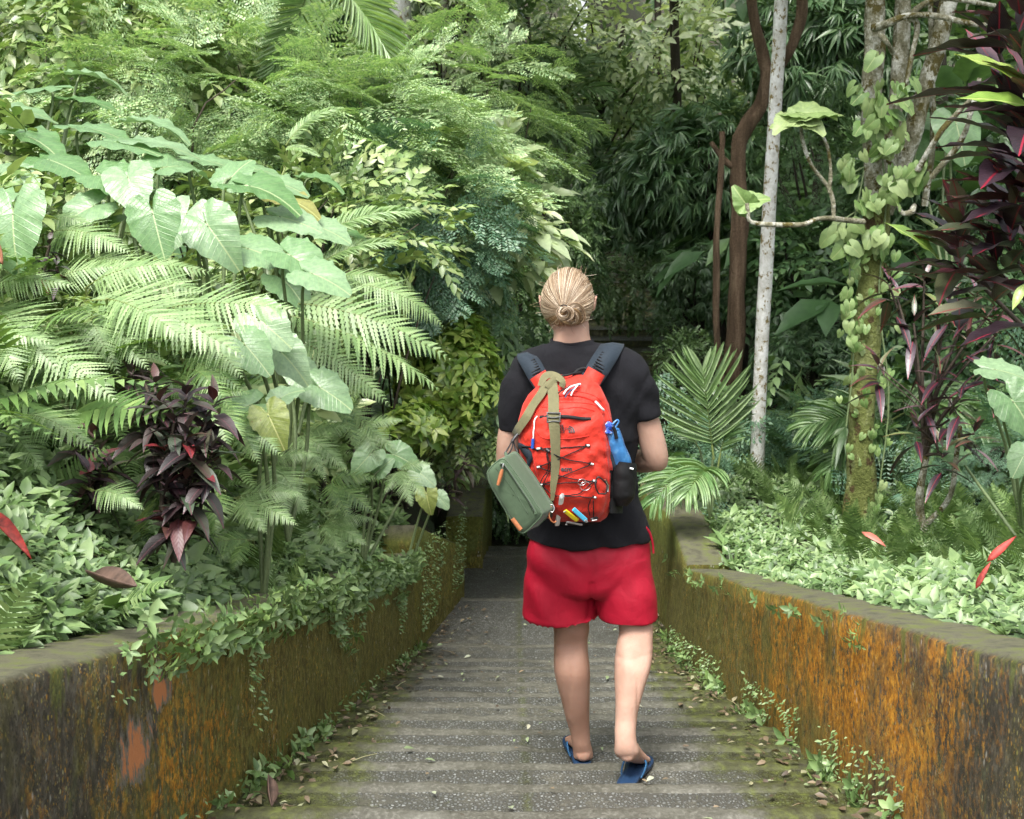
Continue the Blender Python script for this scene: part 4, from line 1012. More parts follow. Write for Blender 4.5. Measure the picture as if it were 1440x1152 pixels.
bush('yellow_green_bush', 'dense yellow green bush at the lower end of the bank left of the man', 'bush', 632, 525, 9.5, (.34, .34, .42), WHORL, 420, .13, (m_yel, m_stemd), root=Vector((-.95, 9.7, -.25)), seed=10, shell=.5, up=.3, droop=-.3)
bush('yellow_green_bush', 'small yellow green bush below the dense one in the shade', 'bush', 575, 600, 8.9, (.22, .2, .14), WHORL, 70, .14, (m_yel, m_stemd), root=Vector((-1.1, 9.0, -.2)), seed=12, shell=.3, up=.3, droop=-.3)
bush('leafy_shrub', 'olive variegated shrub just under the yellow green bush', 'bush', 655, 610, 9.6, (.26, .25, .26), TW_OVAL[0], 110, .2, (m_shrub, m_stemd), root=Vector((-.8, 9.8, -.35)), seed=13, shell=.3)
# ------------------------------------------------------------------ right hand trees
def tree_obj(name, label, cat='tree', loc=None, group=None): return empty(name, loc, label, cat, group)
def trunkpart(e, pts, r0, r1, mat, name='trunk', n=40, sides=14, wob=.06, seed=0):
    mb = MB(); p = smooth_path([tuple(P(*q)) for q in pts], n)
    tube(mb, p, np.linspace(r0, r1, n), sides, 0, True, wob, seed); return obj(name, mb, mat, e)
t = tree_obj('slender_tree', 'slender straight tree with whitish bark blotched with brown', loc=P(1063, 720, 9.9))
trunkpart(t, [(1063, 720, 9.9), (1068, 560, 9.9), (1078, 360, 9.9), (1092, 120, 9.9), (1101, -40, 9.9), (1110, -250, 9.9)], .054, .045, m_bw, sides=16, wob=.03)
mb = MB(); crown(mb, P(1112, -420, 10.2), (1.8, 1.8, .9), TW_BIG, 200, .6, RS); obj('crown', mb, m_mid, t)
t = tree_obj('forked_tree', 'brown barked tree forking into two bent limbs behind the whitish trunk', loc=P(1030, 545, 12.5))
trunkpart(t, [(1028, 560, 12.5), (1036, 420, 12.5), (1040, 300, 12.5), (1040, 200, 12.5), (1068, 150, 12.5), (1082, 95, 12.5)], .088, .062, m_bb, wob=.09)
trunkpart(t, [(1080, 105, 12.5), (1068, 60, 12.5), (1058, 10, 12.5), (1052, -60, 12.5), (1030, -180, 12.6)], .055, .04, m_bb, 'limb', 24, 10, .08)
trunkpart(t, [(1078, 110, 12.5), (1108, 75, 12.4), (1125, 30, 12.4), (1132, -40, 12.4), (1160, -200, 12.4)], .055, .042, m_bb, 'limb', 24, 10, .08)
trunkpart(t, [(1034, 235, 12.5), (1018, 225, 12.5), (1000, 200, 12.5)], .035, .022, m_bb, 'limb', 10, 8)
mb = MB(); crown(mb, P(1090, -420, 12.6), (2.4, 2.4, 1.0), TW_BIG, 260, .65, RS); obj('crown', mb, m_mid, t)
t = tree_obj('bare_stem', 'thin brown broken stem standing left of the forked brown tree', 'dead tree', P(1012, 555, 12.2))
trunkpart(t, [(1018, 560, 12.2), (1008, 470, 12.2), (1008, 330, 12.2), (1014, 240, 12.2), (1016, 185, 12.2)], .034, .024, m_bb, wob=.09)
# vine covered tree
t = tree_obj('mossy_tree', 'mossy pale trunk branching near the top and wrapped in heart leaved vine', loc=P(1208, 735, 8.6))
trunkpart(t, [(1208, 745, 8.6), (1210, 640, 8.6), (1216, 500, 8.6), (1226, 380, 8.6), (1236, 280, 8.6)], .095, .075, m_bmg, n=30, wob=.1)
trunkpart(t, [(1236, 290, 8.6), (1226, 180, 8.6), (1229, 80, 8.6), (1233, -60, 8.6), (1235, -250, 8.6)], .068, .055, m_bm, 'limb', 30, 12, .08)
trunkpart(t, [(1240, 290, 8.62), (1256, 180, 8.62), (1266, 80, 8.62), (1272, -60, 8.62), (1275, -250, 8.6)], .055, .045, m_bm, 'limb', 30, 12, .08, 3)
trunkpart(t, [(1244, 300, 8.7), (1282, 190, 8.7), (1305, 110, 8.7), (1335, 0, 8.7), (1370, -160, 8.7)], .06, .05, m_bm, 'limb', 30, 12, .08, 5)
trunkpart(t, [(1300, 290, 8.8), (1312, 200, 8.8), (1310, 100, 8.8), (1308, -60, 8.8)], .022, .018, m_bm, 'limb', 20, 8, .08, 6)
for k, pts in enumerate([[(1228, 40, 8.5), (1250, 32, 8.4), (1276, 22, 8.4), (1310, 22, 8.4), (1350, 30, 8.3), (1385, 35, 8.3), (1395, 20, 8.3)],
                         [(1276, 22, 8.45), (1290, 35, 8.45), (1284, 70, 8.45), (1276, 110, 8.45), (1270, 150, 8.5)],
                         [(1276, 25, 8.45), (1300, 5, 8.4), (1330, -2, 8.4), (1400, 8, 8.4)], [(1238, 50, 8.45), (1246, 58, 8.4), (1256, 75, 8.5)],
                         [(1290, 240, 8.4), (1320, 190, 8.3), (1350, 155, 8.3), (1380, 125, 8.3)], [(1310, 250, 8.4), (1350, 200, 8.3), (1365, 160, 8.2), (1378, 110, 8.2)],
                         [(1285, 290, 8.5), (1282, 298, 8.4), (1270, 300, 8.4), (1262, 290, 8.5)]]):
    trunkpart(t, pts, .02 if k != 0 else .024, .013, m_bm, 'branch', 18, 7, .08, k)
mb = MB(); crown(mb, P(1260, -420, 8.8), (1.5, 1.5, .7), TW_BIG, 160, .55, RS); obj('crown', mb, m_mid, t)
m_vine = leafmat('vine_leaf', G3((.10, .2, .05), (.18, .28, .10), (.26, .34, .16)), .45, .3, .5, True, (.3, .38, .18), .2, .02, gain=1.1)
HS = heart(4, 18, .02, .5, .25, 3)
rs = np.random.RandomState(4); mb = MB(); st = MB()
cl = [(1232, 80, 12, 4), (1198, 130, 10, 3), (1228, 140, 20, 9), (1270, 130, 15, 6), (1235, 180, 26, 14), (1262, 190, 22, 10), (1225, 210, 20, 8), (1193, 235, 14, 5), (1195, 250, 10, 4), (1255, 250, 22, 12), (1290, 250, 18, 8), (1222, 280, 14, 6), (1250, 270, 14, 5), (1190, 325, 12, 5), (1172, 328, 10, 4), (1192, 345, 10, 3), (1222, 315, 16, 6), (1240, 345, 18, 8)]
for (px, py, s, n) in cl:
    for k in range(n):
        p = P(px + rs.normal(0, s * .6), py + rs.normal(0, s * .6), 8.42 + rs.uniform(-.06, .06)); d = Vector((rs.normal(0, .7), rs.normal(0, .5), -1)); nn = Vector((rs.normal(0, .8), -1, .7))
        scatter(mb, HS, [p], [d], [nn], [rs.uniform(.07, .14)])
for k in range(85):
    y = 350 + 300 * rs.rand() ** 1.3; cx = np.interp(y, [350, 500, 740], [1226, 1216, 1208]); p = P(cx + rs.normal(0, 19), y, 8.50 + rs.uniform(-.03, .05)); d = Vector((rs.normal(0, .5), rs.normal(0, .3), -1)); nn = Vector((rs.normal(0, .5), -1, .5))
    scatter(mb, HS, [p], [d], [nn], [rs.uniform(.04, .08)])
for (px, py, s, n) in ((1195, 350, 12, 6), (1190, 420, 8, 6), (1195, 470, 8, 6), (1240, 700, 8, 5)):
    for k in range(n):
        p = P(px + rs.normal(0, s * .6), py + rs.normal(0, s * 1.6), 8.42); scatter(mb, HS, [p], [Vector((rs.normal(0, .5), rs.normal(0, .3), -1))], [Vector((rs.normal(0, .4), -1, .5))], [rs.uniform(.06, .1)])
for pts in ([(1195, 245, 8.42), (1215, 235, 8.5)], [(1170, 322, 8.42), (1200, 300, 8.5), (1225, 290, 8.55)], [(1205, 130, 8.45), (1222, 160, 8.5)], [(1235, 700, 8.5), (1250, 560, 8.5), (1236, 420, 8.5), (1246, 280, 8.5), (1232, 160, 8.5)], [(1190, 600, 8.48), (1200, 500, 8.48), (1195, 360, 8.48), (1215, 240, 8.48)]):
    tube(st, smooth_path([tuple(P(*q)) for q in pts], 16), .006, 5)
e = empty('climbing_vine', P(1210, 720, 8.5), 'heart leaved light green vine climbing the mossy trunk', 'vine')
obj('leaves', mb, m_vine, e); obj('stem', st, m_stemg, e)
# knotty pale branch with large lobed leaves
e = empty('large_leaved_branch', P(1215, 322, 8.3), 'crooked pale branch with large light leaves crossing the whitish trunk', 'branch')
for k, (pts, r0) in enumerate([([(1215, 312, 8.3), (1175, 308, 8.2), (1150, 308, 8.15), (1125, 316, 8.1), (1060, 314, 8.1), (1052, 296, 8.1), (1050, 286, 8.1)], .016),
                  ([(1173, 308, 8.2), (1168, 270, 8.2), (1140, 230, 8.2), (1128, 195, 8.2), (1127, 172, 8.2)], .014), ([(1166, 272, 8.2), (1168, 240, 8.2), (1163, 205, 8.2), (1148, 178, 8.2)], .012)]):
    mb = MB(); tube(mb, smooth_path([tuple(P(*q)) for q in pts], 26), np.linspace(r0, r0 * .75, 26), 8, 0, True, .1, k); obj('limb', mb, m_bm, e)
EARV = [mesh_of(HEART[1], [m_vine], 'lobed_leaf_mesh'), mesh_of(HEART[0], [m_vine], 'lobed_leaf_mesh')]
for (px, py, s, d, n) in ((1127, 170, .27, (-1, -.2, -.05), (-.1, -.4, 1)), (1130, 160, .26, (.9, -.2, .15), (-.3, -.6, 1)), (1128, 168, .22, (.6, -.6, -.25), (0, -.8, .8)), (1125, 160, .24, (-.6, .5, .1), (.2, -.5, 1)), (1145, 158, .27, (1, .2, .1), (.1, -.3, 1)), (1110, 168, .2, (-.7, -.7, -.3), (0, -.6, 1)),
                          (1050, 288, .18, (-.7, -.2, .8), (-.4, -1, .1)), (1050, 286, .19, (.8, -.1, .35), (-.2, -.8, .7))):
    a = P(px, py, 8.15); put(EARV[int(px) % 2], a, a + Vector(d), n, 'leaf', e, sc=s)
# ------------------------------------------------------------------ the forest behind
MESHC = {}
def crown_mesh(key, tmpl, n, size, mat, seed, shell=.35, gap=.0, droop=.25, flat=1):
    if key not in MESHC:
        mb = MB(); crown(mb, (0, 0, 0), (1, 1, .8 * flat), tmpl, n, size, np.random.RandomState(seed), shell, droop, gap, nsc=1.7)
        MESHC[key] = mb.mesh('crown_' + key, mat)
    return MESHC[key]
KIND = {
 'dark': (TW_OVAL[0], 620, .26, m_dark), 'dark2': (TW_BIG, 420, .34, m_dark), 'mid': (TW_OVAL[1], 560, .25, m_mid), 'pale': (TW_BIG, 200, .30, m_pale),
 'bamboo': (FAN2, 900, .24, m_bam), 'bamboo2': (FAN, 800, .26, m_bam), 'feath': (TW_FEATH2, 150, .38, m_feathb), 'darkf': (TW_FEATH2, 170, .36, m_dark)}
def forest_tree(name, label, px, py, Y, rad, kind, group=None, squash=1.0, trunk=True, seed=0, cat='tree', tr=.05, tm=None):
    c = P(px, py, Y); rs = np.random.RandomState(seed + int(px) + int(py))
    root = Vector((c.x + rs.uniform(-.3, .3) * rad, c.y + .2, gz(c.x, c.y) - .1))
    if root.y < 14.5 and -1.0 < root.x < 1.4:
        root.x = -1.15 if c.x < .2 else 1.6; root.z = gz(root.x, root.y) - .1
    if root.y >= 14.5 and xa(root.y) - .35 < root.x < xb(root.y) + .3:
        root.x = float(xa(root.y)) - .7 if c.x < 1.6 else float(xb(root.y)) + .6
        root.z = gz(root.x, root.y) - .1
    e = empty(name, root, label, cat, group)
    k = KIND[kind]; o = link('crown', crown_mesh(kind, k[0], k[1], k[2], k[3], hash(len(kind)) % 9 + 3), e)
    o.location = c - root; o.scale = (rad, rad * .8, rad * squash); o.rotation_euler = (rs.uniform(-.2, .2), rs.uniform(-.2, .2), rs.uniform(0, 6.28))
    if trunk:
        mb = MB(); m_ = (root + c) / 2 + Vector((rs.uniform(-.1, .1), 0, 0)) * rad
        tube(mb, smooth_path([root, m_, c + Vector((0, 0, .2 * rad))], 10), np.linspace(tr, tr * .6, 10), 7)
        for q in range(6):
            v = unit(rs.normal(size=3)) * rad * .75; v[2] = abs(v[2]) * .7
            s0 = np.array(m_ * .4 + c * .6)
            tube(mb, smooth_path([s0, s0 * .5 + (np.array(c) + v) * .5 + rs.normal(0, .06, 3), np.array(c) + v], 7), np.linspace(tr * .45, tr * .15, 7), 5)
        obj('trunk', mb, tm or m_bd, e)
    return e
FT = forest_tree
FT('forest_bush', 'mid green bush in the dark hollow just left of the blond head', 735, 420, 12.6, .55, 'mid', cat='bush')
FT('forest_bush', 'mid green leafy bush high between the feathery shrub and the slim palm', 760, 300, 13.2, .7, 'mid', cat='bush')
FT('forest_bush', 'blue green feathery plant beside the neck of the man', 735, 520, 12.2, .5, 'feath', cat='bush', squash=.8)
FT('forest_bush', 'blue green feathery plant left of the black sleeve', 690, 610, 11.6, .42, 'feath', cat='bush')
FT('forest_bush', 'dark bush at the foot of the far path on its left', 775, 385, 15.2, .65, 'dark', cat='bush')
FT('forest_bush', 'deep green bush low in the hollow just beyond the green pouch', 700, 690, 13.6, .6, 'dark', cat='bush')
FT('forest_bush', 'mid green bush rising over the low wall piece at left', 665, 640, 13.2, .5, 'mid', cat='bush')
FT('forest_bush', 'mid green bush closing the hollow behind the left shoulder of the man', 765, 600, 14.2, .8, 'mid', cat='bush')
FT('forest_bush', 'dark leafy bush behind the waist of the man', 850, 700, 13.2, .45, 'dark', cat='bush')
FT('bamboo', 'bamboo clump drooping over the far path', 925, 270, 15.5, .9, 'bamboo', cat='bamboo')
FT('bamboo', 'bamboo clump with long hanging leaves left of the thin broken stem', 985, 240, 15.0, .9, 'bamboo2', cat='bamboo')
FT('bamboo', 'bamboo clump low to the left of the brown forked tree', 985, 395, 14.2, .5, 'bamboo', cat='bamboo')
FT('bamboo', 'bamboo leaves just right of the whitish trunk near the top', 1160, 60, 14.6, 1.0, 'bamboo2', cat='bamboo')
FT('bamboo', 'bamboo clump behind the fork of the brown tree', 1075, 200, 15.6, 1.1, 'mid', cat='bamboo')
FT('forest_bush', 'dark bush right of the far path below the bamboo', 965, 500, 12.6, .3, 'mid', cat='bush')
FT('forest_bush', 'low dark broad leaved bush left of the young palm', 930, 590, 11.2, .45, 'dark', cat='bush')
FT('forest_bush', 'dark glossy bush between the whitish and mossy trunks at head height', 1145, 380, 13.0, .8, 'dark2', cat='bush')
FT('forest_bush', 'dark bush behind the large leaved branch', 1150, 240, 13.6, .8, 'darkf', cat='bush')
FT('forest_bush', 'light bamboo grass low between the whitish and mossy trunks', 1150, 480, 11.6, .5, 'bamboo', cat='bush', squash=.6)
FT('forest_bush', 'dark bush behind the thin croton', 1330, 420, 12.0, .9, 'dark', cat='bush')
FT('forest_bush', 'dark bush at right between mossy limbs and the big croton', 1340, 250, 12.5, 1.0, 'bamboo2', cat='bush')
FT('forest_bush', 'dark bush at the right edge behind the croton base', 1430, 480, 10.6, .7, 'dark2', cat='bush')
FT('forest_bush', 'feathery plant at the right edge above the pale herbs', 1400, 640, 8.8, .42, 'feath', cat='bush', squash=.7)
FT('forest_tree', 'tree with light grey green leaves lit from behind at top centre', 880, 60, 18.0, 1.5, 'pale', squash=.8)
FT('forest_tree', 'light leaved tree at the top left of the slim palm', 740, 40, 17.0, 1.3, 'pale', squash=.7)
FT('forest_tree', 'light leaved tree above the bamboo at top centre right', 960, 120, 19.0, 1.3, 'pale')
FT('forest_tree', 'shaded tree low under the light leaved ones beside the slim palm', 850, 190, 17.5, 1.4, 'mid')
FT('forest_bush', 'shaded bush closing the view above the far path', 878, 375, 20.5, 1.05, 'mid', cat='bush')
FT('forest_bush', 'dark bush on the right side of the far path', 975, 455, 17.5, .55, 'dark', cat='bush')
FT('forest_tree', 'mid green tree behind the feathery shrub tips', 680, 110, 15.0, 1.1, 'mid')
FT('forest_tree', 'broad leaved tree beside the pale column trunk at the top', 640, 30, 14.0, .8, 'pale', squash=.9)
e = tree_obj('pale_tree', 'thick pale grey trunk at the top edge above the feathery shrubs', loc=P(562, 330, 13.5))
trunkpart(e, [(560, 300, 13.5), (562, 60, 13.5), (564, -60, 13.5), (566, -260, 13.5)], .11, .10, m_bw, n=24)
mb = MB(); crown(mb, P(566, -420, 13.6), (2.2, 2, 1.0), TW_BIG, 220, .65, RS); obj('crown', mb, m_mid, e)
for k, (px, Y, r, lab) in enumerate([(508, 13.2, .05, 'thin grey trunk left of the thick pale one at the top edge'), (625, 14.2, .05, 'thin lichen spotted trunk right of the thick pale one'), (595, 15.5, .045, 'slim shaded trunk between the thick pale one and the spotted one'),
                            (948, 17.0, .07, 'dark trunk standing in the light leaves at top centre'), (925, 20.0, .06, 'thin trunk in the bright gap at the top'), (1320, 15, .08, 'dark trunk behind the mossy limbs')]):
    e = tree_obj('forest_tree', lab, loc=P(px - 4, 330, Y)); trunkpart(e, [(px - 4, 330, Y), (px + 3, 150, Y), (px, 0, Y), (px + 6, -250, Y)], r, r * .8, m_bd if k != 1 else m_bm, n=16, sides=9)
    mb = MB(); crown(mb, P(px + 6, -330, Y), (1.5, 1.5, .8), TW_BIG, 90, .65, RS); obj('crown', mb, m_mid, e)
# trees that read as one mass farther back, and the roof of leaves over the hollow
rs = np.random.RandomState(21)
mb = MB()
for k in range(52):
    Y = rs.uniform(19, 32); x = rs.uniform(-9, 15) * Y / 22; z = ground(x, Y) + rs.uniform(.3, 9.5)
    if abs(x - (890 - 720) / 1900 * Y * 1.03) < 1.9 and z > 2.17 + .045 * Y: continue
    crown(mb, (x, Y, z), (2.4, 1.6, 1.6), (TW_BIG, TW_OVAL[0], FAN2)[k % 3], 150, (.85, .85, .85)[k % 3], rs, .3, mat=(0, 1, 2)[k % 3])
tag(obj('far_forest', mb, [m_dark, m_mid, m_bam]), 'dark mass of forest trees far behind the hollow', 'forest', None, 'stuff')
mb = MB()
for k in range(24):
    Y = rs.uniform(11.5, 22); x = rs.uniform(-11, 13)
    if Y > 14.5 and -2.5 < x < 5.5: continue; z = 6.0 + rs.uniform(0, 4) + max(0, (Y - 16)) * .16
    crown(mb, (x, Y, z), (2.4, 2.4, .8), TW_BIG, 60, 1.1, rs, .2, flatten=.5)
for k in range(26):
    s = -1 if k % 2 else 1; Y = rs.uniform(10, 30); crown(mb, (s * rs.uniform(9, 14), Y, rs.uniform(1, 7)), (2.5, 2.5, 2), TW_BIG, 90, 1.1, rs, .2)
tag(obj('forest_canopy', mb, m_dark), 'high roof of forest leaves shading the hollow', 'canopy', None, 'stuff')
# ------------------------------------------------------------------ single leaves lying about
CURL = blade(9, .34, .9, -.25, .7, 5)
def oneleaf(name, label, cat, b, t, up, mat, tm=CURL, w=1.0):
    mb = MB(); b = P(*b); t = P(*t); scatter(mb, tm, [b], [t - b], [up], [(t - b).length], sx=np.array([w])); V = mb.arrays()
    o = obj(name, mb, mat); tag(o, label, cat)
    m = o.modifiers.new('thickness', 'SOLIDIFY'); m.thickness = .003
    return o
oneleaf('dead_leaf', 'big curled brown dead leaf lying on the left wall top', 'leaf', (125, 808, 3.55), (190, 858, 3.35), (.5, -.5, 1), m_deadl, CURL, .8)
oneleaf('dead_leaf', 'curled brown leaf standing on the step at the foot of the left wall', 'leaf', (378, 1090, 4.15), (368, 1140, 4.0), (1, -1, .3), m_deadl)
oneleaf('red_leaf', 'long red leaf poking in at the left edge above the ground cover', 'leaf', (-14, 718, 3.6), (42, 764, 3.5), (.3, -.6, 1), m_redl, blade(7, .2, .3, .3, .7))
oneleaf('red_leaf', 'upper of two red pointed leaves sticking up in the herbs at right', 'leaf', (1388, 790, 4.6), (1428, 752, 4.6), (-.5, -1, .5), m_redl, blade(7, .2, .3, .2, .7))
oneleaf('red_leaf', 'lower of two red pointed leaves sticking up in the herbs at right', 'leaf', (1372, 828, 4.3), (1390, 790, 4.3), (-.9, -1, .2), m_redl, blade(7, .2, .3, .2, .7))
oneleaf('red_leaf', 'pale pink fallen leaf lying among the right hand herbs', 'leaf', (1212, 748, 6.2), (1246, 762, 6.1), (0, -.5, 1), simple('pink_leaf', (.45, .14, .10), .5), blade(5, .3, .2, .2, .7))
oneleaf('dead_leaf', 'thick brown stub of a dead leaf at the left edge', 'leaf', (-14, 332, 4.6), (4, 372, 4.6), (.3, -1, .2), simple('stub_brown', (.22, .09, .045), .6, .4, 30, .3), CURL)
# ------------------------------------------------------------------ the man
def px2m(w, py, Y): return (P(720 + w, py, Y) - P(720, py, Y)).x
def hloft(mb, rings, sides=40, p=2.2, cap=True, mat=0):
    """horizontal rings (cx px, cy px, half width px, half depth m, Y) from top to bottom"""
    a = np.linspace(0, 2 * PI, sides, endpoint=False); rows = []
    for r in rings:
        cx, cy, hw, b, Y = r[:5]; e = r[5] if len(r) > 5 else p
        c = P(cx, cy, Y); A = px2m(hw, cy, Y)
        x = A * np.sign(np.cos(a)) * np.abs(np.cos(a)) ** (2 / e); y = b * np.sign(np.sin(a)) * np.abs(np.sin(a)) ** (2 / e)
        rows.append(np.stack([c.x + x, c.y + y, np.full(sides, c.z)], 1))
    V = np.array(rows); mb.add(V, grid_faces(len(rows), sides, True), mat)
    if cap:
        for k in (0, len(rows) - 1):
            ring = V[k]; F = np.array([[i, (i + 1) % sides, sides] for i in range(sides)])
            mb.add(np.vstack([ring, ring.mean(0)]), F if k else F[:, ::-1], mat)
    return mb
def resample(r, n): return smooth_path(r, n)
def fuse(mb, voxel, smooth_it=3, fac=.5):
    """one continuous surface out of overlapping closed shapes"""
    me = mb.mesh('tmp', []); bm = bmesh.new(); bm.from_mesh(me); bmesh.ops.remove_doubles(bm, verts=bm.verts, dist=.00005)
    bmesh.ops.recalc_face_normals(bm, faces=bm.faces); bm.to_mesh(me); bm.free()
    o = bpy.data.objects.new('tmp', me); COL.objects.link(o)
    m = o.modifiers.new('r', 'REMESH'); m.mode = 'VOXEL'; m.voxel_size = voxel
    m = o.modifiers.new('s', 'SMOOTH'); m.factor = fac; m.iterations = smooth_it
    dg = bpy.context.evaluated_depsgraph_get(); out = bpy.data.meshes.new_from_object(o.evaluated_get(dg))
    bpy.data.objects.remove(o); bpy.data.meshes.remove(me)
    out.polygons.foreach_set('use_smooth', np.ones(len(out.polygons), bool))
    return out
def displace(me, fn):
    n = len(me.vertices); co = np.zeros(n * 3); me.vertices.foreach_get('co', co); co = co.reshape(-1, 3)
    no = np.zeros(n * 3); me.vertices.foreach_get('normal', no); no = no.reshape(-1, 3)
    d = np.array([fn(c) for c in co]); co = co + no * d[:, None]
    me.vertices.foreach_set('co', co.ravel()); me.update()
def nz(x, y, z): return mn.noise(Vector((x, y, z)))
YT = 4.78
# -- materials
m, nt = mat_new('skin'); g = NT(nt); tc = g.n('ShaderNodeTexCoord').outputs['Object']
sx = g.n('ShaderNodeSeparateXYZ'); g.l(tc, sx.inputs[0])
n1 = g.noise(tc, 9, 3); n2 = g.noise(tc, 160, 3)
c = g.ramp(n1, [(.3, (.36, .215, .16)), (.5, (.42, .26, .195)), (.7, (.48, .31, .24))])
tan = g.math('MULTIPLY', g.mr(sx.outputs[0], .33, .27, 0, 1), g.mr(sx.outputs[2], .55, .45, 0, 1))
c = g.mix(g.math('MULTIPLY', tan, .55), c, (.38, .205, .14))
c = g.mix(g.mr(n2, .62, .75, 0, .25), c, (.5, .2, .13))
g.bsdf(c, .6, g.bump(g.math('ADD', n2, g.noise(tc, 45, 4, .6)), .3, .003), .25, sub=.15)
m_skin = m
m, nt = mat_new('hair'); g = NT(nt)
rp = g.n('ShaderNodeNewGeometry').outputs['Random Per Island']
c = g.ramp(rp, [(0, (.09, .05, .025)), (.35, (.23, .15, .085)), (.7, (.42, .31, .2)), (1, (.75, .64, .5))])
g.bsdf(c, .38, None, .5); m_hair = m
m_hairb = simple('hair_base', (.30, .185, .09), .6, .3, 60, .35)
m_hair2 = leafmat('hair_dark', [(0, (.10, .05, .02)), (.6, (.22, .125, .055)), (1, (.4, .26, .14))], .45, 0)
def fabric(name, col, rough=.85, weave=900, sheen=.3, var=.12, fold=.35, fscale=14, dark=None):
    m, nt = mat_new(name); g = NT(nt); tc = g.n('ShaderNodeTexCoord').outputs['Object']
    a = g.noise(tc, fscale, 5, .6, .6); b = g.noise(tc, weave, 2)
    c = g.mix(g.mr(a, .3, .7), tuple(q * (1 - var) for q in col), tuple(min(1, q * (1 + var)) for q in col))
    rd = g.math('ABSOLUTE', g.math('SUBTRACT', g.noise(g.map(tc, (1, 1, .75), rot=(0, .6, 0)), fscale * .7, 3, .5, .8), .5))
    h = g.math('ADD', g.math('MULTIPLY', a, 1.0), g.math('MULTIPLY', b, .05)); h = g.math('SUBTRACT', h, g.mr(rd, 0, .09, .16, 0))
    g.bsdf(c, rough, g.bump(h, fold, .012), .3, sheen=sheen); return m
m_shirt = fabric('black_cotton', (.0055, .0055, .008), .9, sheen=.0, fold=.35)
m_short = fabric('red_polyester', (.32, .004, .020), .62, sheen=.0, fold=.3, fscale=11)
# -- body: torso core, neck, head
B = MB()
hloft(B, resample([(803, 455, 25, .062, 4.78), (804, 475, 26, .066, 4.775), (806, 490, 34, .072, 4.78), (810, 502, 66, .085, 4.79), (813, 520, 88, .10, 4.79), (815, 560, 82, .115, 4.79), (816, 620, 72, .115, 4.79), (818, 680, 68, .105, 4.79), (824, 730, 74, .115, 4.78), (828, 790, 76, .12, 4.77), (830, 825, 70, .11, 4.77)], 40))
HC = P(799, 423, 4.80); HC = Vector((HC.x, HC.y, HC.z)); HR = np.array([.0865, .102, .120]); HYAW = R(-9)
def head_pt(d, grow=0):
    """d: unit directions in head space (x right, y to the face, z up)"""
    d = np.atleast_2d(d); x, y, z = d.T
    q = d * (HR + grow)
    q[:, 2] -= .012
    low = np.clip(-z - .1, 0, 1)
    q[:, 0] *= 1 - .28 * low * np.clip(y + .4, 0, 1); q[:, 1] += .016 * low - .008 * np.clip(-z, 0, 1) * (y < 0)
    if grow == 0:
        nose = np.exp(-((x / .13) ** 2 + ((z + .20) / .20) ** 2)) * (y > 0); q[:, 1] += .022 * nose
        tipn = np.exp(-((x / .12) ** 2 + ((z + .31) / .07) ** 2)) * (y > 0); q[:, 1] += .012 * tipn
        for s in (-1, 1):
            q[:, 1] -= .011 * np.exp(-(((x - .34 * s) / .15) ** 2 + ((z - .02) / .10) ** 2)) * (y > 0)
        q[:, 1] += .006 * np.exp(-((x / .5) ** 2 + ((z - .17) / .06) ** 2)) * (y > 0)
        q[:, 1] += .007 * np.exp(-((x / .2) ** 2 + ((z + .53) / .05) ** 2)) * (y > 0) + .007 * np.exp(-((x / .17) ** 2 + ((z + .66) / .05) ** 2)) * (y > 0)
        q[:, 1] += .012 * np.exp(-((x / .25) ** 2 + ((z + .88) / .12) ** 2)) * (y > 0)
    c, s = math.cos(HYAW), math.sin(HYAW)
    return np.stack([q[:, 0] * c - q[:, 1] * s, q[:, 0] * s + q[:, 1] * c, q[:, 2]], 1) + np.array(HC)
th = np.linspace(.0001, PI - .0001, 48); ph = np.linspace(0, 2 * PI, 72, endpoint=False)
D = np.array([[(math.sin(t) * math.sin(f), math.sin(t) * math.cos(f), math.cos(t)) for f in ph] for t in th])
B.add(head_pt(D.reshape(-1, 3)), grid_faces(48, 72, True)[:, ::-1])
# ears
for s in (-1, 1):
    for k in range(9):
        t0 = k / 8 * PI * 1.45 - .9
        if k < 8:
            pts = []
            for q in (0, .5, 1):
                t = t0 + q * PI * 1.45 / 8; lx = s * (HR[0] + .010 + .005 * math.sin(t)); ly = -.012 - .014 * math.cos(t) * .9; lz = -.012 + .029 * math.sin(t)
                c, sn = math.cos(HYAW), math.sin(HYAW); pts.append((lx * c - ly * sn + HC.x, lx * sn + ly * c + HC.y, lz + HC.z))
            tube(B, pts, .0048, 8)
    c, sn = math.cos(HYAW), math.sin(HYAW)
    lx, ly = s * (HR[0] + .003), -.006
    tube(B, [(lx * c - ly * sn + HC.x, lx * sn + ly * c + HC.y, HC.z + z_) for z_ in (-.035, -.02, -.005, .012)], [.006, .009, .009, .006], 8)
def limb(pts, sides=20, n=26):
    """(px, py, Y, radius px[, depth ratio])"""
    a = smooth_path(pts, n); P3 = np.array([tuple(P(q[0], q[1], q[2])) for q in a]); rr = np.array([px2m(q[3], q[1], q[2]) for q in a])
    tube(B, P3, rr, sides)
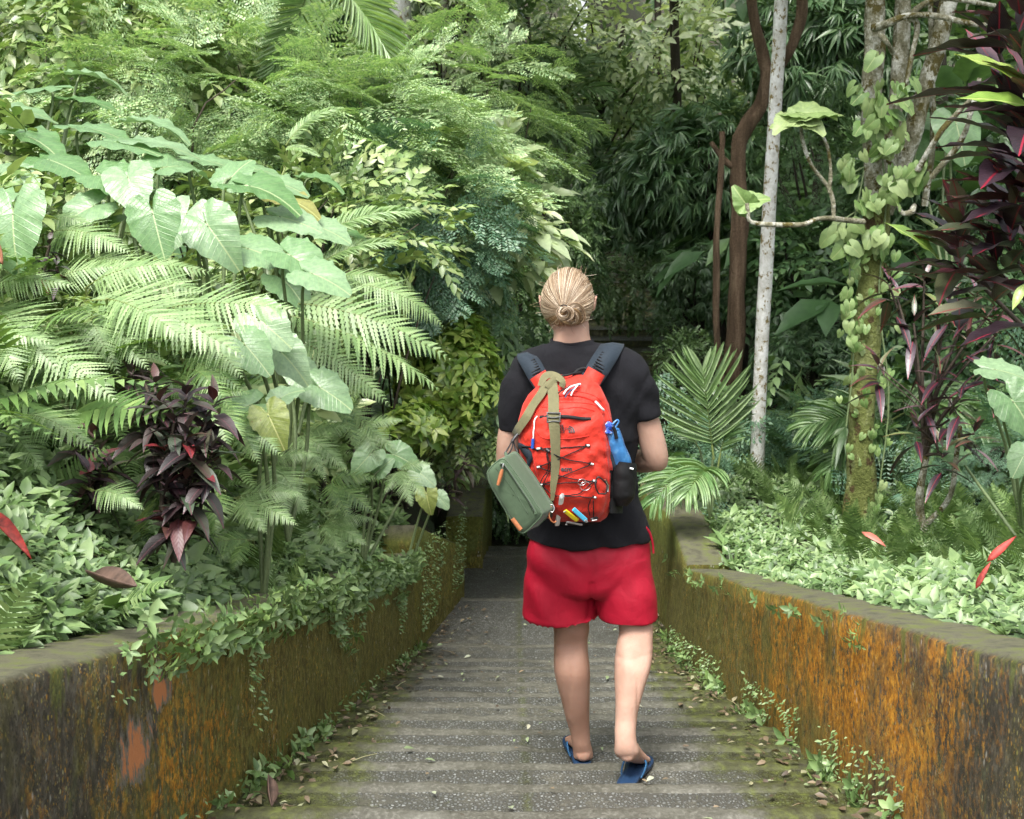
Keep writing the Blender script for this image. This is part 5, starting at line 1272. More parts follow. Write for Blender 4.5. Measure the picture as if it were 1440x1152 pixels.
# legs
def leg(rings): hloft(B, resample(rings, 46), 28, 2.05)
leg([(796, 800, 36, .085, 4.78), (797, 840, 36, .085, 4.79), (801, 870, 27, .068, 4.80), (803.5, 885, 25, .062, 4.80), (803, 899, 24, .058, 4.805), (803, 915, 24.5, .06, 4.80), (804, 940, 25, .066, 4.79), (806.5, 965, 22.6, .060, 4.80), (809, 985, 20, .052, 4.81), (812, 1008, 16.5, .043, 4.83), (815.5, 1030, 13.6, .037, 4.85), (817.5, 1045, 13, .036, 4.86), (819.5, 1056, 14, .04, 4.875), (820, 1064, 14, .04, 4.88)])
leg([(874, 800, 36, .085, 4.77), (880, 840, 34, .082, 4.75), (890, 868, 26, .068, 4.72), (894, 885, 24, .062, 4.70), (893, 900, 24.5, .06, 4.68), (892, 918, 26, .062, 4.66), (889, 940, 24.6, .064, 4.63), (886, 962, 21.6, .056, 4.60), (883.5, 985, 18.5, .048, 4.57), (880.5, 1008, 15.5, .040, 4.55), (878.8, 1028, 14.5, .036, 4.525), (879.5, 1044, 15, .038, 4.512), (880.5, 1053, 16.5, .040, 4.512), (881, 1059, 16.5, .036, 4.515), (881, 1064, 13, .026, 4.52)])
# feet
def foot(c, yaw, lift, sgn, w=1.0):
    """c heel back point on the sole, yaw about z (0 = forward), lift = heel raised angle; sgn +1: right foot"""
    cy, sy = math.cos(yaw), math.sin(yaw); ball = .185
    def T(x, s, z):
        if s < ball and lift:
            ds = ball - s; s, z = ball - ds * math.cos(lift) + z * math.sin(lift) * .6, ds * math.sin(lift) + z * math.cos(lift)
        return (c[0] + x * cy + s * sy, c[1] + s * cy - x * sy, c[2] + z)
    prof = [(.004, .012, .012, .026, 0), (.012, .024, .022, .026, 0), (.03, .030, .03, .032, 0), (.06, .032, .038, .040, 0), (.09, .033, .042, .044, 0), (.12, .036, .036, .038, 0), (.15, .042, .028, .029, 0), (.18, .047, .021, .022, 0), (.20, .047, .016, .017, .001), (.215, .042, .011, .013, .002)]
    a = np.linspace(0, 2 * PI, 20, endpoint=False); rows = []
    for (s, wx, h, zc_, _) in prof:
        rows.append([T(wx * math.cos(t) * w - sgn * .004, s, max(.001, zc_ + h * math.sin(t) * (1 if math.sin(t) > 0 else .95))) for t in a])
    V = np.array(rows); B.add(V, grid_faces(len(rows), 20, True))
    for k in (0, len(rows) - 1):
        B.add(np.vstack([V[k], V[k].mean(0)]), np.array([[i, (i + 1) % 20, 20] for i in range(20)]))
    for k, (x, l, r) in enumerate([(-.033, .052, .0125), (-.012, .055, .0085), (.004, .048, .008), (.019, .040, .0075), (.033, .030, .007)]):
        x *= sgn; s0 = .20 - abs(k - .5) * .004
        tube(B, smooth_path([T(x * .9, s0 - .02, .015), T(x, s0 + l * .4, .015), T(x * 1.02, s0 + l * .75, .011), T(x * 1.02, s0 + l, .009)], 9), [r, r, r, r, r, r * .95, r * .95, r * .8, r * .4], 10)
ZL, ZR = -.10 + .0, -.006
HL = P(820, 1062, 4.84); FL = (HL.x, 4.825, ZL + .018)
HRt = P(880, 1062, 4.47); FR = (HRt.x - .004, 4.455, ZR + .018)
foot(FL, R(-6), 0, -1); foot(FR, R(20), R(24), 1)
# arms
limb([(872, 526, 4.78, 20), (890, 550, 4.77, 19), (903, 580, 4.77, 19), (912, 605, 4.775, 19), (919, 630, 4.78, 18.5), (923, 645, 4.785, 17), (923, 652, 4.80, 15.5)])
limb([(922, 646, 4.785, 16.5), (912, 648, 4.84, 16.5), (898, 648, 4.90, 16), (882, 645, 4.96, 13.5), (868, 641, 5.01, 10.5), (862, 640, 5.03, 9.6)])
limb([(752, 530, 4.78, 20), (736, 552, 4.77, 20), (725, 585, 4.77, 19), (717, 615, 4.775, 18), (714, 640, 4.78, 16.5), (714, 656, 4.79, 15.5)])
limb([(714, 652, 4.785, 16), (722, 657, 4.84, 16), (736, 657, 4.90, 15.5), (752, 654, 4.96, 13), (766, 650, 5.01, 10.5), (773, 649, 5.03, 9.6)])
def hand(wr, fwd, up, sgn):
    """wr wrist, fwd along the hand, up = back of the hand; fingers curl towards -up; sgn +1: thumb on the +side"""
    f = unit(np.array(fwd, float)); u = np.array(up, float); u = unit(u - f * np.dot(u, f)); s = np.cross(f, u) * sgn
    wr = np.array(wr, float)
    T = lambda a, b, c: wr + f * a + s * b + u * c
    a = np.linspace(0, 2 * PI, 18, endpoint=False); rows = []
    for (l, wd, h) in [(-.012, .024, .018), (.0, .026, .018), (.02, .032, .017), (.045, .040, .016), (.07, .043, .014), (.088, .041, .011), (.095, .036, .007)]:
        rows.append([T(l, wd * math.cos(t), h * math.sin(t)) for t in a])
    V = np.array(rows); B.add(V, grid_faces(len(rows), 18, True))
    for k in (0, len(rows) - 1): B.add(np.vstack([V[k], V[k].mean(0)]), np.array([[i, (i + 1) % 18, 18] for i in range(18)]))
    for (b, l, c0) in [(.031, .072, .25), (.011, .080, .3), (-.010, .074, .36), (-.030, .058, .44)]:
        p = T(.082, b, 0); ang = c0; pts = [p]; 
        for seg in (.46, .30, .24):
            d = f * math.cos(ang) - u * math.sin(ang) + s * b * 1.2; p = p + unit(d) * l * seg; pts.append(p); ang += .62
        tube(B, smooth_path(pts, 12), np.linspace(.0088, .0066, 12) * np.array([1] * 10 + [.95, .6]), 9)
    p = T(.018, .026, -.004); tube(B, smooth_path([p, T(.038, .052, -.014), T(.062, .062, -.026), T(.084, .058, -.036)], 12), np.linspace(.012, .0085, 12) * np.array([1] * 10 + [.95, .6]), 9)
hand(P(862, 640, 5.03), (-.75, .55, .0), (.3, .6, .7), 1)
hand(P(773, 649, 5.03), (.75, .55, .02), (-.3, .6, .7), -1)
me = fuse(B, .0046, 3, .5); me.name = 'person_body'
def musc(c):
    x, y, z = c
    d = .002 * nz(x * 14, y * 14, z * 9)
    if z < .62:
        d += .0035 * nz(x * 16, y * 10, z * 7)
        for xc, yc in ((.220, 4.80), (.447, 4.68)):
            if abs(x - xc) < .09 and y < yc:
                u = (x - xc) / .06
                d += -.0045 * math.exp(-((z - .425) / .035) ** 2) * math.exp(-(u / .45) ** 2) + .0028 * math.exp(-((z - .425) / .06) ** 2) * (math.exp(-((u - .75) / .22) ** 2) + math.exp(-((u + .75) / .22) ** 2))
                d += -.0012 * math.exp(-((z - .428 - .008 * math.sin(u * 2.5)) / .009) ** 2)
                d += .003 * math.exp(-((z - .12) / .09) ** 2) * math.exp(-(u / .16) ** 2) - .003 * math.exp(-((z - .30) / .07) ** 2) * math.exp(-(u / .1) ** 2)
    return d
displace(me, musc)
me.materials.append(m_skin)
man = link('person', me); tag(man, 'man seen from behind in black t-shirt and red shorts with blond bun descending the steps', 'person')
# eyes
for s in (-1, 1):
    mb = MB(); c = head_pt(unit(np.array([[.34 * s, .9, .02]])))[0] + np.array([0, -.010, 0])
    t = np.linspace(0, PI, 9); rows = [[(c[0] + .0115 * math.sin(a) * math.cos(b), c[1] + .0115 * math.cos(a), c[2] + .0115 * math.sin(a) * math.sin(b)) for b in np.linspace(0, 2 * PI, 14, endpoint=False)] for a in t]
    mb.add(np.array(rows), grid_faces(9, 14, True)); obj('eye', mb, simple('eye_white', (.7, .68, .65), .2, var=0), man)
# -- hair
tie = unit(np.array([-.03, -1, -.10])); rs = np.random.RandomState(2)
capm = MB(); tt = np.linspace(.001, 2.02, 36); pp = np.linspace(0, 2 * PI, 64, endpoint=False)
ax1 = unit(np.cross(tie, [0, 0, 1.])); ax2 = np.cross(ax1, tie)
def hairlimit(f):
    """angular reach of the hair from the tie, by direction round it (f: 0 = to the side, pi/2 = down)"""
    d = math.sin(f)      # +1 up, -1 down
    return np.interp(d, [-1, -.75, -.4, 0, .5, 1], [.42, .58, 1.0, 1.42, 1.75, 2.05])
rows = []
for k in range(26):
    row = []
    for f in pp:
        a = k / 25 * hairlimit(f); row.append(math.cos(a) * tie + math.sin(a) * (math.cos(f) * ax1 + math.sin(f) * (ax2 if ax2[2] > 0 else -ax2)))
    rows.append(row)
V = head_pt(np.array(rows).reshape(-1, 3), .006).reshape(26, 64, 3); V[-1] = head_pt(np.array(rows[-1]), -.003)
capm.add(V, grid_faces(26, 64, True)); hb = obj('hair', capm, m_hairb, man)
UPX = ax2 if ax2[2] > 0 else -ax2
strands = MB(); dark = MB()
def strand(mb, pts, r, n=9): tube(mb, smooth_path(pts, n), np.linspace(r, r * .8, n), 3, 0, False)
for k in range(4600):
    f = rs.uniform(0, 2 * PI); L = hairlimit(f) * rs.uniform(.35, 1.0) ** .5
    g0 = .0075 + rs.uniform(0, .0045); bend = rs.normal(0, .05); lock = .0009 * math.sin(f * 17 + math.sin(f * 5) * 2) 
    pts = []
    for q in np.linspace(1, .05, 9):
        a = L * q; ff = f + bend * math.sin(q * PI) + .02 * math.sin(f * 23)
        pts.append(head_pt(math.cos(a) * tie + math.sin(a) * (math.cos(ff) * ax1 + math.sin(ff) * UPX), g0 + lock + .003 * (1 - q))[0])
    tgt = dark if (math.sin(f) < -.35 and rs.rand() < .7) else strands
    strand(tgt, pts, .0007 + .0004 * rs.rand(), 11)
for k in range(60):   # stray wisps
    f = rs.uniform(0, 2 * PI); L = hairlimit(f) * rs.uniform(.5, 1.0); d = math.cos(L) * tie + math.sin(L) * (math.cos(f) * ax1 + math.sin(f) * UPX)
    p = head_pt(d, .008)[0]; v = unit(p - np.array(HC)) * .018 + rs.normal(0, .012, 3)
    strand(strands, [p, p + v * .5 + rs.normal(0, .003, 3), p + v], .0006, 6)
for k in range(260):  # short nape hair
    f = rs.uniform(PI * 1.15, PI * 1.85); a = hairlimit(f) * rs.uniform(.7, 1.12); d = math.cos(a) * tie + math.sin(a) * (math.cos(f) * ax1 + math.sin(f) * UPX)
    p = head_pt(d, .003)[0]; strand(dark, [p, p + np.array([rs.normal(0, .004), -.003, .012])], .0009, 3)
TP = P(796, 430, 4.685)
def bundle(mb, path, n, spread, r, jit=.12, seed=0):
    rs_ = np.random.RandomState(seed); p = smooth_path([tuple(P(*q)) for q in path], 22); T_, N_, B_ = frames(p)
    for k in range(n):
        a, q = rs_.uniform(0, 2 * PI), math.sqrt(rs_.rand()); w = rs_.uniform(-1, 1) * .8
        s = np.linspace(0, 1, 22); prof = spread * (.55 + .45 * np.sin(PI * s)) * q
        V = p + N_ * (np.cos(a + w * s * 3) * prof)[:, None] + B_ * (np.sin(a + w * s * 3) * prof)[:, None]
        tube(mb, V, r, 3, 0, False)
bundle(strands, [(797, 431, 4.675), (788, 434, 4.66), (785, 441, 4.655), (789, 447, 4.65), (797, 446, 4.65), (801, 440, 4.645), (797, 435, 4.64), (791, 439, 4.64)], 90, .0088, .0011, seed=1)
bundle(strands, [(798, 432, 4.665), (806, 427, 4.665), (815, 429, 4.67), (821, 438, 4.68), (822, 449, 4.685), (817, 455, 4.69)], 60, .0055, .0011, seed=2)
bundle(dark, [(800, 436, 4.675), (808, 436, 4.67), (814, 443, 4.68), (812, 451, 4.685), (804, 454, 4.685), (795, 453, 4.685), (788, 448, 4.69)], 90, .009, .0012, seed=3)
bundle(strands, [(805, 438, 4.655), (811, 443, 4.655), (811, 451, 4.66), (805, 455, 4.665)], 40, .006, .0011, seed=4)
bundle(strands, [(793, 434, 4.66), (800, 433, 4.65), (805, 438, 4.645), (804, 447, 4.645), (797, 451, 4.65)], 50, .006, .0011, seed=6)
obj('strands', strands, m_hair, hb); obj('dark_strands', dark, m_hair2, hb)
mb = MB(); tube(mb, smooth_path([tuple(P(*q)) for q in ((788, 431, 4.665), (792, 429, 4.655), (796, 430, 4.652), (799, 432, 4.66))], 10), .0022, 6); obj('hair_tie', mb, simple('black_elastic', (.01, .01, .012), .6), hb)
# -- t-shirt
S = MB()
hloft(S, resample([(804, 479, 27.5, .068, 4.775), (805, 484, 33, .075, 4.778), (808, 489, 50, .085, 4.78), (810, 495, 70, .094, 4.785), (813, 505, 88, .104, 4.785), (815, 522, 97, .117, 4.785), (816, 550, 93, .130, 4.785), (815, 590, 85, .134, 4.785), (815, 640, 80, .13, 4.785), (818, 690, 80, .128, 4.785), (823, 725, 84, .142, 4.78), (826, 745, 86, .152, 4.78), (827, 756, 86.5, .155, 4.78)], 60), 64, 2.3)
def sleeve(pts, n=20):
    a = smooth_path(pts, n); P3 = np.array([tuple(P(q[0], q[1], q[2])) for q in a]); rr = np.array([px2m(q[3], q[1], q[2]) for q in a]); tube(S, P3, rr, 28)
sleeve([(868, 522, 4.78, 26), (886, 538, 4.775, 27.5), (898, 555, 4.77, 25), (905, 572, 4.77, 23), (909, 588, 4.77, 22.5)])
sleeve([(757, 526, 4.78, 27), (741, 538, 4.775, 29), (730, 558, 4.77, 26.5), (726, 583, 4.77, 24), (724, 606, 4.77, 22.5)])
me = fuse(S, .006, 4, .5)
def wr(c):
    x, y, z = c
    a = .008 * nz(x * 6, y * 6, z * 5) + .007 * nz(x * 13 + z * 10, y * 9, z * 7 - x * 8) + .0035 * nz(x * 30 - z * 12, y * 12, z * 14)
    tw = math.sin((z * 1.0 + x * .8) * 46 + 3 * nz(x * 5, y * 5, z * 5)) * .0035 * max(0, min(1, (x - .18) / .06)) * max(0, min(1, (1.55 - z) / .15))
    low = math.sin(x * 40 + 5 * nz(x * 4, 2, z * 4)) * .003 * max(0, 1 - abs(z - .78) / .2)
    return a + tw + low + .0045 * (1 if abs(x - .25) > .13 and z > 1.2 else .3)
displace(me, wr); me.materials.append(m_shirt); o = link('t_shirt', me, man)
mb = MB(); a = np.linspace(0, 2 * PI, 40)
c0 = P(804, 480.5, 4.775); A0 = px2m(28.5, 480, 4.775)
tube(mb, np.stack([c0.x + A0 * np.cos(a), c0.y + .069 * np.sin(a) , c0.z + .004 + .006 * np.sin(a)], 1), .0055, 8, 0, False, flat=1); obj('collar', mb, m_shirt, o)
# -- shorts
S = MB()
hloft(S, resample([(827, 728, 76, .118, 4.775), (828, 745, 80, .124, 4.775), (828.5, 758, 83, .130, 4.775), (829, 775, 87, .139, 4.77), (829, 800, 89, .142, 4.77), (829, 822, 87, .13, 4.77), (829, 832, 80, .11, 4.77)], 24), 60, 2.3)
def sleg(r, hem):
    a = resample(r, 26); l = a[-1]
    a = np.vstack([a, [l[0], l[1] + .6, l[2] - .8, l[3] - .003, l[4]], [l[0], l[1] - 3, l[2] - 5, l[3] - .012, l[4]], [l[0], l[1] - 12, l[2] - 7, l[3] - .016, l[4]]])
    hloft(S, a, 48, 2.2)
sleg([(788, 778, 44, .115, 4.775), (787, 805, 46.5, .122, 4.778), (787, 830, 48, .125, 4.78), (787.5, 852, 49.5, .125, 4.785), (788, 867, 51, .126, 4.785)], 1)
sleg([(872, 778, 44, .115, 4.765), (876, 805, 44, .122, 4.76), (880, 830, 43.5, .125, 4.75), (883, 852, 43, .122, 4.745), (884.5, 867, 42, .122, 4.745)], 1)
me = fuse(S, .0062, 3, .5)
def ws(c):
    x, y, z = c
    cx = .285; rad = math.hypot(x - cx, (z - .45) * .8)
    dg = math.sin(((x - cx) * .6 * (1 if x > cx else -1) - z * .9) * 44 + 6 * nz(x * 5, y * 5, z * 5)) * .0042
    f = .009 * nz(x * 7, y * 7, z * 4) + .003 * nz(x * 17 + z * 10, y * 9, z * 12) + dg * (.7 + 1.2 * nz(x * 6, 1, z * 6)) + .010 * nz(x * 9, y * 3, z * 2) * max(0, min(1, (.58 - z) / .12))
    if y < 4.75: f -= .010 * math.exp(-((x - cx) / .012) ** 2) * (1 if z < .70 else .5)
    return f
def hemlift(me):
    for v in me.vertices:
        x, y, z = v.co; xc = .173 if x < .285 else .41; k = max(0, min(1, (.56 - z) / .14))
        if k > 0: v.co.z += k * k * .030 * min(1.4, abs(x - xc) / .10) ** 2
displace(me, ws); hemlift(me); me.materials.append(m_short); o = link('shorts', me, man)
mb = MB()
def ribbon(mb, pts, w, th=.003, mat=0, n=None, roll=None):
    """flat band; pts world points + normals (6 columns)"""
    a = np.array(pts, float); a = smooth_path(a, n or len(a) * 4); p = a[:, :3]; nn = unit(a[:, 3:6]); T_ = unit(np.gradient(p, axis=0)); s = unit(np.cross(T_, nn))
    w = np.interp(np.linspace(0, 1, len(p)), np.linspace(0, 1, len(np.atleast_1d(w))), np.atleast_1d(w))[:, None]
    V = np.stack([p + s * w / 2 + nn * th * .4, p + nn * th, p - s * w / 2 + nn * th * .4, p - s * w / 2 - nn * th * .5, p - nn * th * .3, p + s * w / 2 - nn * th * .5], 1)
    mb.add(V, grid_faces(len(p), 6, True), mat)
    for k in (0, len(p) - 1): mb.add(V[k], np.array([[0, 1, 2, 3, 4, 5]]), mat)
pk = [(908, 742, 4.72), (914, 750, 4.73), (918, 765, 4.735), (919, 778, 4.735)]
ribbon(mb, [(*P(*q), .9, -.5, .1) for q in pk], .012, .004); obj('pocket_edge', mb, m_short, o)
# -- flip-flops
m_sand = simple('navy_rubber', (.012, .035, .085), .45, .2, 60)
m_sandt = simple('blue_rubber', (.02, .09, .2), .4, .2, 60)
def sandal(c, yaw, sgn, lift):
    cy, sy = math.cos(yaw), math.sin(yaw); z0 = c[2] - .018
    def T(x, s, z): return (c[0] + x * cy + s * sy, c[1] + s * cy - x * sy, z0 + z)
    out = [(0, -.012), (.022, -.008), (.033, .012), (.035, .05), (.034, .10), (.043, .16), (.049, .20), (.045, .24), (.028, .268), (0, .277), (-.03, .268), (-.046, .24), (-.047, .20), (-.040, .15), (-.033, .10), (-.034, .05), (-.032, .012), (-.021, -.008)]
    o2 = smooth_path(out + [out[0]], 61)[:-1]; o2[:, 0] *= -sgn * 1
    rows = [[T(x * q, .13 + (s - .13) * (1 - (1 - q) * .5), z) for x, s in o2] for q, z in ((.96, 0), (1, .004), (1, .014), (.97, .018), (.5, .018), (.02, .018))]
    mb = MB(); V = np.array(rows); mb.add(V, grid_faces(6, 60, True) if sgn < 0 else grid_faces(6, 60, True)[:, ::-1])
    mb.add(V[0], np.arange(60)[None, ::1]); e = obj('flip_flop', mb, m_sand, man)
    mb = MB()
    for s in (-1, 1):
        pts = [(*T(-.012 * sgn, .225, .012), 0, 0, 1), (*T(-.010 * sgn, .215, .040), 0, .3, 1), (*T((.02 * s - .008 * sgn), .185, .052), .3 * s, 0, 1), (*T(.040 * s, .15, .042), s, 0, .6), (*T(.041 * s, .115, .024), s, 0, .3), (*T(.035 * s, .09, .010), s, 0, .1)]
        ribbon(mb, pts, [.008, .010, .014, .015, .012, .009], .004)
    obj('strap', mb, m_sandt, e)
sandal(FL, R(-6), -1, 0); sandal(FR, R(20), 1, R(24))
# ------------------------------------------------------------------ backpack
YB = 4.655
OUT = np.array([(527, 786, 818), (530, 777, 829), (534, 768, 836), (541, 757, 843), (555, 743, 850), (569, 735, 856.5), (592, 728.5, 861), (610, 728, 863), (640, 731, 864), (670, 738, 863), (700, 748, 862), (715, 757, 859), (728, 768, 853), (735, 781, 843), (739, 792, 830)])
def oL(y): return np.interp(y, OUT[:, 0], OUT[:, 1])
def oR(y): return np.interp(y, OUT[:, 0], OUT[:, 2])
def Dp(y): return np.interp(y, [527, 532, 541, 560, 590, 640, 700, 720, 732, 739], [.045, .068, .098, .130, .158, .175, .175, .155, .115, .05])
def se(u, p=2.8): return (1 - np.minimum(1, np.abs(u)) ** p) ** (1 / p)
def packY(x, y):
    cx = (oL(y) + oR(y)) / 2; a = (oR(y) - oL(y)) / 2; return YB - Dp(y) * .45 - Dp(y) * .55 * se((x - cx) / a)
POC = np.array([(566, 790, 822), (568, 772, 836), (574, 760, 843), (586, 752, 849), (605, 747, 852), (640, 748, 856), (680, 757, 857), (705, 766, 853), (722, 778, 848), (732, 792, 838)])
def pL(y): return np.interp(y, POC[:, 0], POC[:, 1])
def pR(y): return np.interp(y, POC[:, 0], POC[:, 2])
def bul(x, y):
    if not (566 <= y <= 732): return 0.
    cx = (pL(y) + pR(y)) / 2; a = (pR(y) - pL(y)) / 2; u = (x - cx) / a
    if abs(u) >= 1: return 0.
    v = (y - 649) / 83
    return se(u, 5) * se(v, 8)
def surf(x, y):
    Y = packY(x, y) - .030 * bul(x, y) ; 
    f = .0030 * math.sin((x * .9 + y * 1.3) * .12 + 3 * nz(x * .03, y * .03, 1)) + .006 * nz(x * .05, y * .06, 4) + .003 * nz(x * .13 + y * .05, y * .11, 7)
    f += .0022 * math.sin((y - .55 * x) * .35) * max(0, min(1, (x - 832) / 14)) * (1 if y > 610 else 0)
    return Y - f
def surfN(x, y):
    a = np.array(P(x - 1, y, surf(x - 1, y))); b = np.array(P(x + 1, y, surf(x + 1, y))); c = np.array(P(x, y - 1, surf(x, y - 1))); d = np.array(P(x, y + 1, surf(x, y + 1)))
    n = unit(np.cross(b - a, c - d)); return n if n[1] < 0 else -n
def on(x, y, off=.0): return np.array(P(x, y, surf(x, y))) + surfN(x, y) * off
def onr(x, y, off=0.): return (*on(x, y, off), *surfN(x, y))
m_red = fabric('red_nylon', (.52, .028, .014), .6, 900, .1, .14, .4, 22)
m_redd = fabric('red_nylon_deep', (.55, .02, .010), .62, 1500, .1, .1, .22, 16)
m_blk = fabric('black_nylon', (.008, .008, .009), .65, 1500, .0)
m_slate = fabric('slate_webbing', (.014, .023, .034), .75, 1500, .05)
m_kh = fabric('khaki_webbing', (.135, .125, .06), .75, 1200, .2, .1, .1, 60)
m_plb = simple('black_plastic', (.015, .015, .017), .35)
m_met = simple('silver_metal', (.7, .7, .7), .25, metal=1)
m_wht = simple('white_plastic', (.75, .75, .74), .35)
bp = empty('backpack', (float(P(800, 739, YB).x), YB, float(P(800, 739, YB).z)), 'red backpack with black cord lacing worn on the back of the man', 'backpack')
# body: rings by picture rows
mb = MB(); ys = np.concatenate([np.linspace(527, 545, 14), np.linspace(547, 715, 86), np.linspace(717, 739, 14)]); nsx = 90
rows = []
ang = np.linspace(0, 2 * PI, 150, endpoint=False)
for y in ys:
    cx = (oL(y) + oR(y)) / 2; a = (oR(y) - oL(y)) / 2; row = []
    for t in ang:
        u = math.copysign(abs(math.cos(t)) ** (2 / 2.8), math.cos(t)); x = cx + a * u
        if math.sin(t) > 0: Y = surf(x, y) if abs(u) < .995 else YB - Dp(y) * .45
        else: Y = YB - Dp(y) * .45 + Dp(y) * .45 * se(u)
        row.append(tuple(P(x, y, Y)))
    rows.append(row)
V = np.array(rows); F = grid_faces(len(ys), 150, True); 
# bottom and right lower panel are black
yy = ys.repeat(150).reshape(len(ys), 150); 
fm = []
for i in range(len(ys) - 1):
    for j in range(150):
        x = (oL(ys[i]) + oR(ys[i])) / 2 + (oR(ys[i]) - oL(ys[i])) / 2 * math.copysign(abs(math.cos(ang[j])) ** .7, math.cos(ang[j]))
        fm.append(1 if (math.sin(ang[j]) < -.1 or (ys[i] > 660 and x > 858.5) or (ys[i] > 733)) else 0)
fm = np.array(fm)
mb.add(V, F[fm == 0][:, ::-1], 0); mb.add(V, F[fm == 1][:, ::-1], 1)
for k in (0, len(ys) - 1): mb.add(np.vstack([V[k], V[k].mean(0)]), np.array([[i, (i + 1) % 150, 150] for i in range(150)]), 0 if k == 0 else 1)
body = obj('main_body', mb, [m_red, m_blk], bp)
def cord(pts, r, mat, name, parent, off=.004, n=None, lift=None):
    mb = MB(); q = smooth_path(np.array(pts, float), n or len(pts) * 7)
    tube(mb, [on(a[0], a[1], off + (lift[i] if lift else 0)) for i, a in enumerate(q)], r, 6); return obj(name, mb, mat, parent)
# seams and piping
for pts in ([(752, 587), (757, 577), (765, 570), (790, 566.5), (820, 567), (838, 571), (848, 584)], [(770, 553), (790, 549), (815, 551), (838, 558), (850, 572), (857, 590), (859, 608)],
            [(759, 572), (785, 575), (815, 573), (836, 578)], [(753, 604), (765, 616), (800, 617), (828, 613)], [(846, 600), (848, 625), (855, 660), (856, 690)], [(748, 606), (750, 640), (757, 675)]):
    cord(pts, .0016, m_redd, 'seam', bp, .0005)
# zips
mb = MB(); ribbon(mb, [onr(x, y, .0015) for x, y in ((759, 586.5), (778, 586), (800, 586.5), (818, 589), (831, 589))], [.010, .0125, .0125, .012, .010], .002, n=30); obj('front_zip', mb, m_blk, bp)
mb = MB(); ribbon(mb, [onr(x, y, .002) for x, y in ((772, 560), (795, 556), (818, 558), (838, 566), (845, 576))], .006, .002, n=30); obj('main_zip', mb, m_redd, bp)
def puller(name, pts, r, mat, off=.008, tip=None):
    e = cord(pts, r, mat, name, bp, off, 14)
    if tip: mb = MB(); p0, p1 = tip[0]; tube(mb, [on(*p0, off), on(*p1, off)], tip[1], 8); obj('charm', mb, tip[2], e)
    return e
puller('zip_pull', [(757, 586), (754, 592), (753, 603), (752, 616)], .0026, m_wht, .009, (((752, 617), (751, 630)), .0055, simple('blue_bead', (.02, .09, .45), .3)))
puller('zip_pull', [(835, 568), (840, 573), (846, 580)], .0042, m_wht, .010)
puller('zip_pull', [(792, 557), (799, 549), (808, 544), (815, 543)], .0032, m_wht, .012)
puller('zip_pull', [(795, 560), (803, 551), (811, 546), (814, 546)], .0026, simple('navy_cord', (.02, .03, .09), .5), .016)
puller('zip_pull', [(802, 559), (808, 550), (812, 544)], .0026, m_wht, .018)
puller('zip_pull', [(786, 556), (793, 551), (802, 545)], .0022, m_blk, .014)
# lacing: loops with white tabs
loopsL = [(759, 631), (759, 656), (763, 681)]; loopsR = [(826, 627), (831, 652), (835, 677), (836, 699)]
for (x, y) in loopsL + loopsR:
    mb = MB(); dx = 3.2; s = 1 if x < 790 else -1
    ribbon(mb, [onr(x - dx, y - 1.2 * -s, .003), onr(x, y, .007), onr(x + dx, y + 1.2 * -s, .004)], .0085, .003, n=8); l = obj('lace_loop', mb, m_blk, bp)
    mb = MB(); ribbon(mb, [onr(x - 1.8, y - .5 + .6 * s, .0095), onr(x + 1.8, y - .5 - .6 * s + .4, .0095)], .0065, .0015, n=4); obj('tab', mb, m_wht, l)
xc = [[(759, 631), (790, 630), (826, 627)], [(826, 627), (795, 641), (759, 656)], [(759, 631), (795, 645), (831, 652)], [(831, 652), (795, 668), (763, 681)], [(759, 656), (795, 671), (835, 677)],
      [(763, 681), (798, 678), (835, 677)], [(835, 677), (815, 694), (790, 697)], [(763, 681), (778, 695), (800, 698), (836, 699)]]
for k, p in enumerate(xc): cord(p, .0019, m_blk, 'lace_cord', bp, .0035 + .0006 * k, 26)
cord([(770, 634), (771, 650), (768, 665), (762, 680)], .0018, m_blk, 'lace_cord', bp, .010, 16); cord([(771, 634), (774, 652), (772, 668), (764, 683)], .0018, m_blk, 'lace_cord', bp, .012, 16)
mb = MB(); tube(mb, [on(769, 632.5, .012), on(774, 637, .012)], .0075, 10); obj('cord_lock', mb, m_plb, bp)
# shoulder straps
def shirtY(y): return 4.645
def strapmesh(pl, name, parent, wth, mat, th=.010, n=20):
    mb = MB(); ribbon(mb, [(*P(x, y, Y), *nn) for (x, y, Y, nn) in pl], wth, th, n=n); return obj(name, mb, mat, parent)
bn = (0, -1, .25); tn = (0, -.55, 1); fn = (0, .3, 1); ff = (0, 1, .2)
sl_ = strapmesh([(767, 545, 4.60, bn), (757, 530, 4.635, bn), (748, 514, 4.665, (0, -1, .5)), (741, 503, 4.71, tn), (742, 499, 4.78, fn), (746, 506, 4.86, (0, .6, 1)), (752, 530, 4.925, ff), (757, 580, 4.955, ff), (752, 620, 4.955, ff), (740, 655, 4.93, (-.5, 1, 0)), (733, 680, 4.82, (-1, .2, 0)), (738, 700, 4.66, (-1, 0, 0))], 'shoulder_strap', bp, [.066, .068, .068, .068, .068, .068, .066, .06, .04, .025, .025, .025], m_slate, n=60)
sr_ = strapmesh([(824, 545, 4.60, bn), (834, 530, 4.635, bn), (844, 514, 4.66, (0, -1, .5)), (854, 498, 4.69, (0, -.8, .7)), (860, 488, 4.74, tn), (862, 486, 4.80, fn), (862, 498, 4.87, (0, .6, 1)), (862, 530, 4.925, ff), (858, 580, 4.955, ff), (872, 620, 4.955, ff), (886, 655, 4.93, (.5, 1, 0)), (893, 680, 4.82, (1, .2, 0)), (868, 702, 4.66, (1, 0, 0))], 'shoulder_strap', bp, [.07, .078, .08, .08, .08, .08, .078, .07, .06, .04, .025, .025, .025], m_slate, n=60)
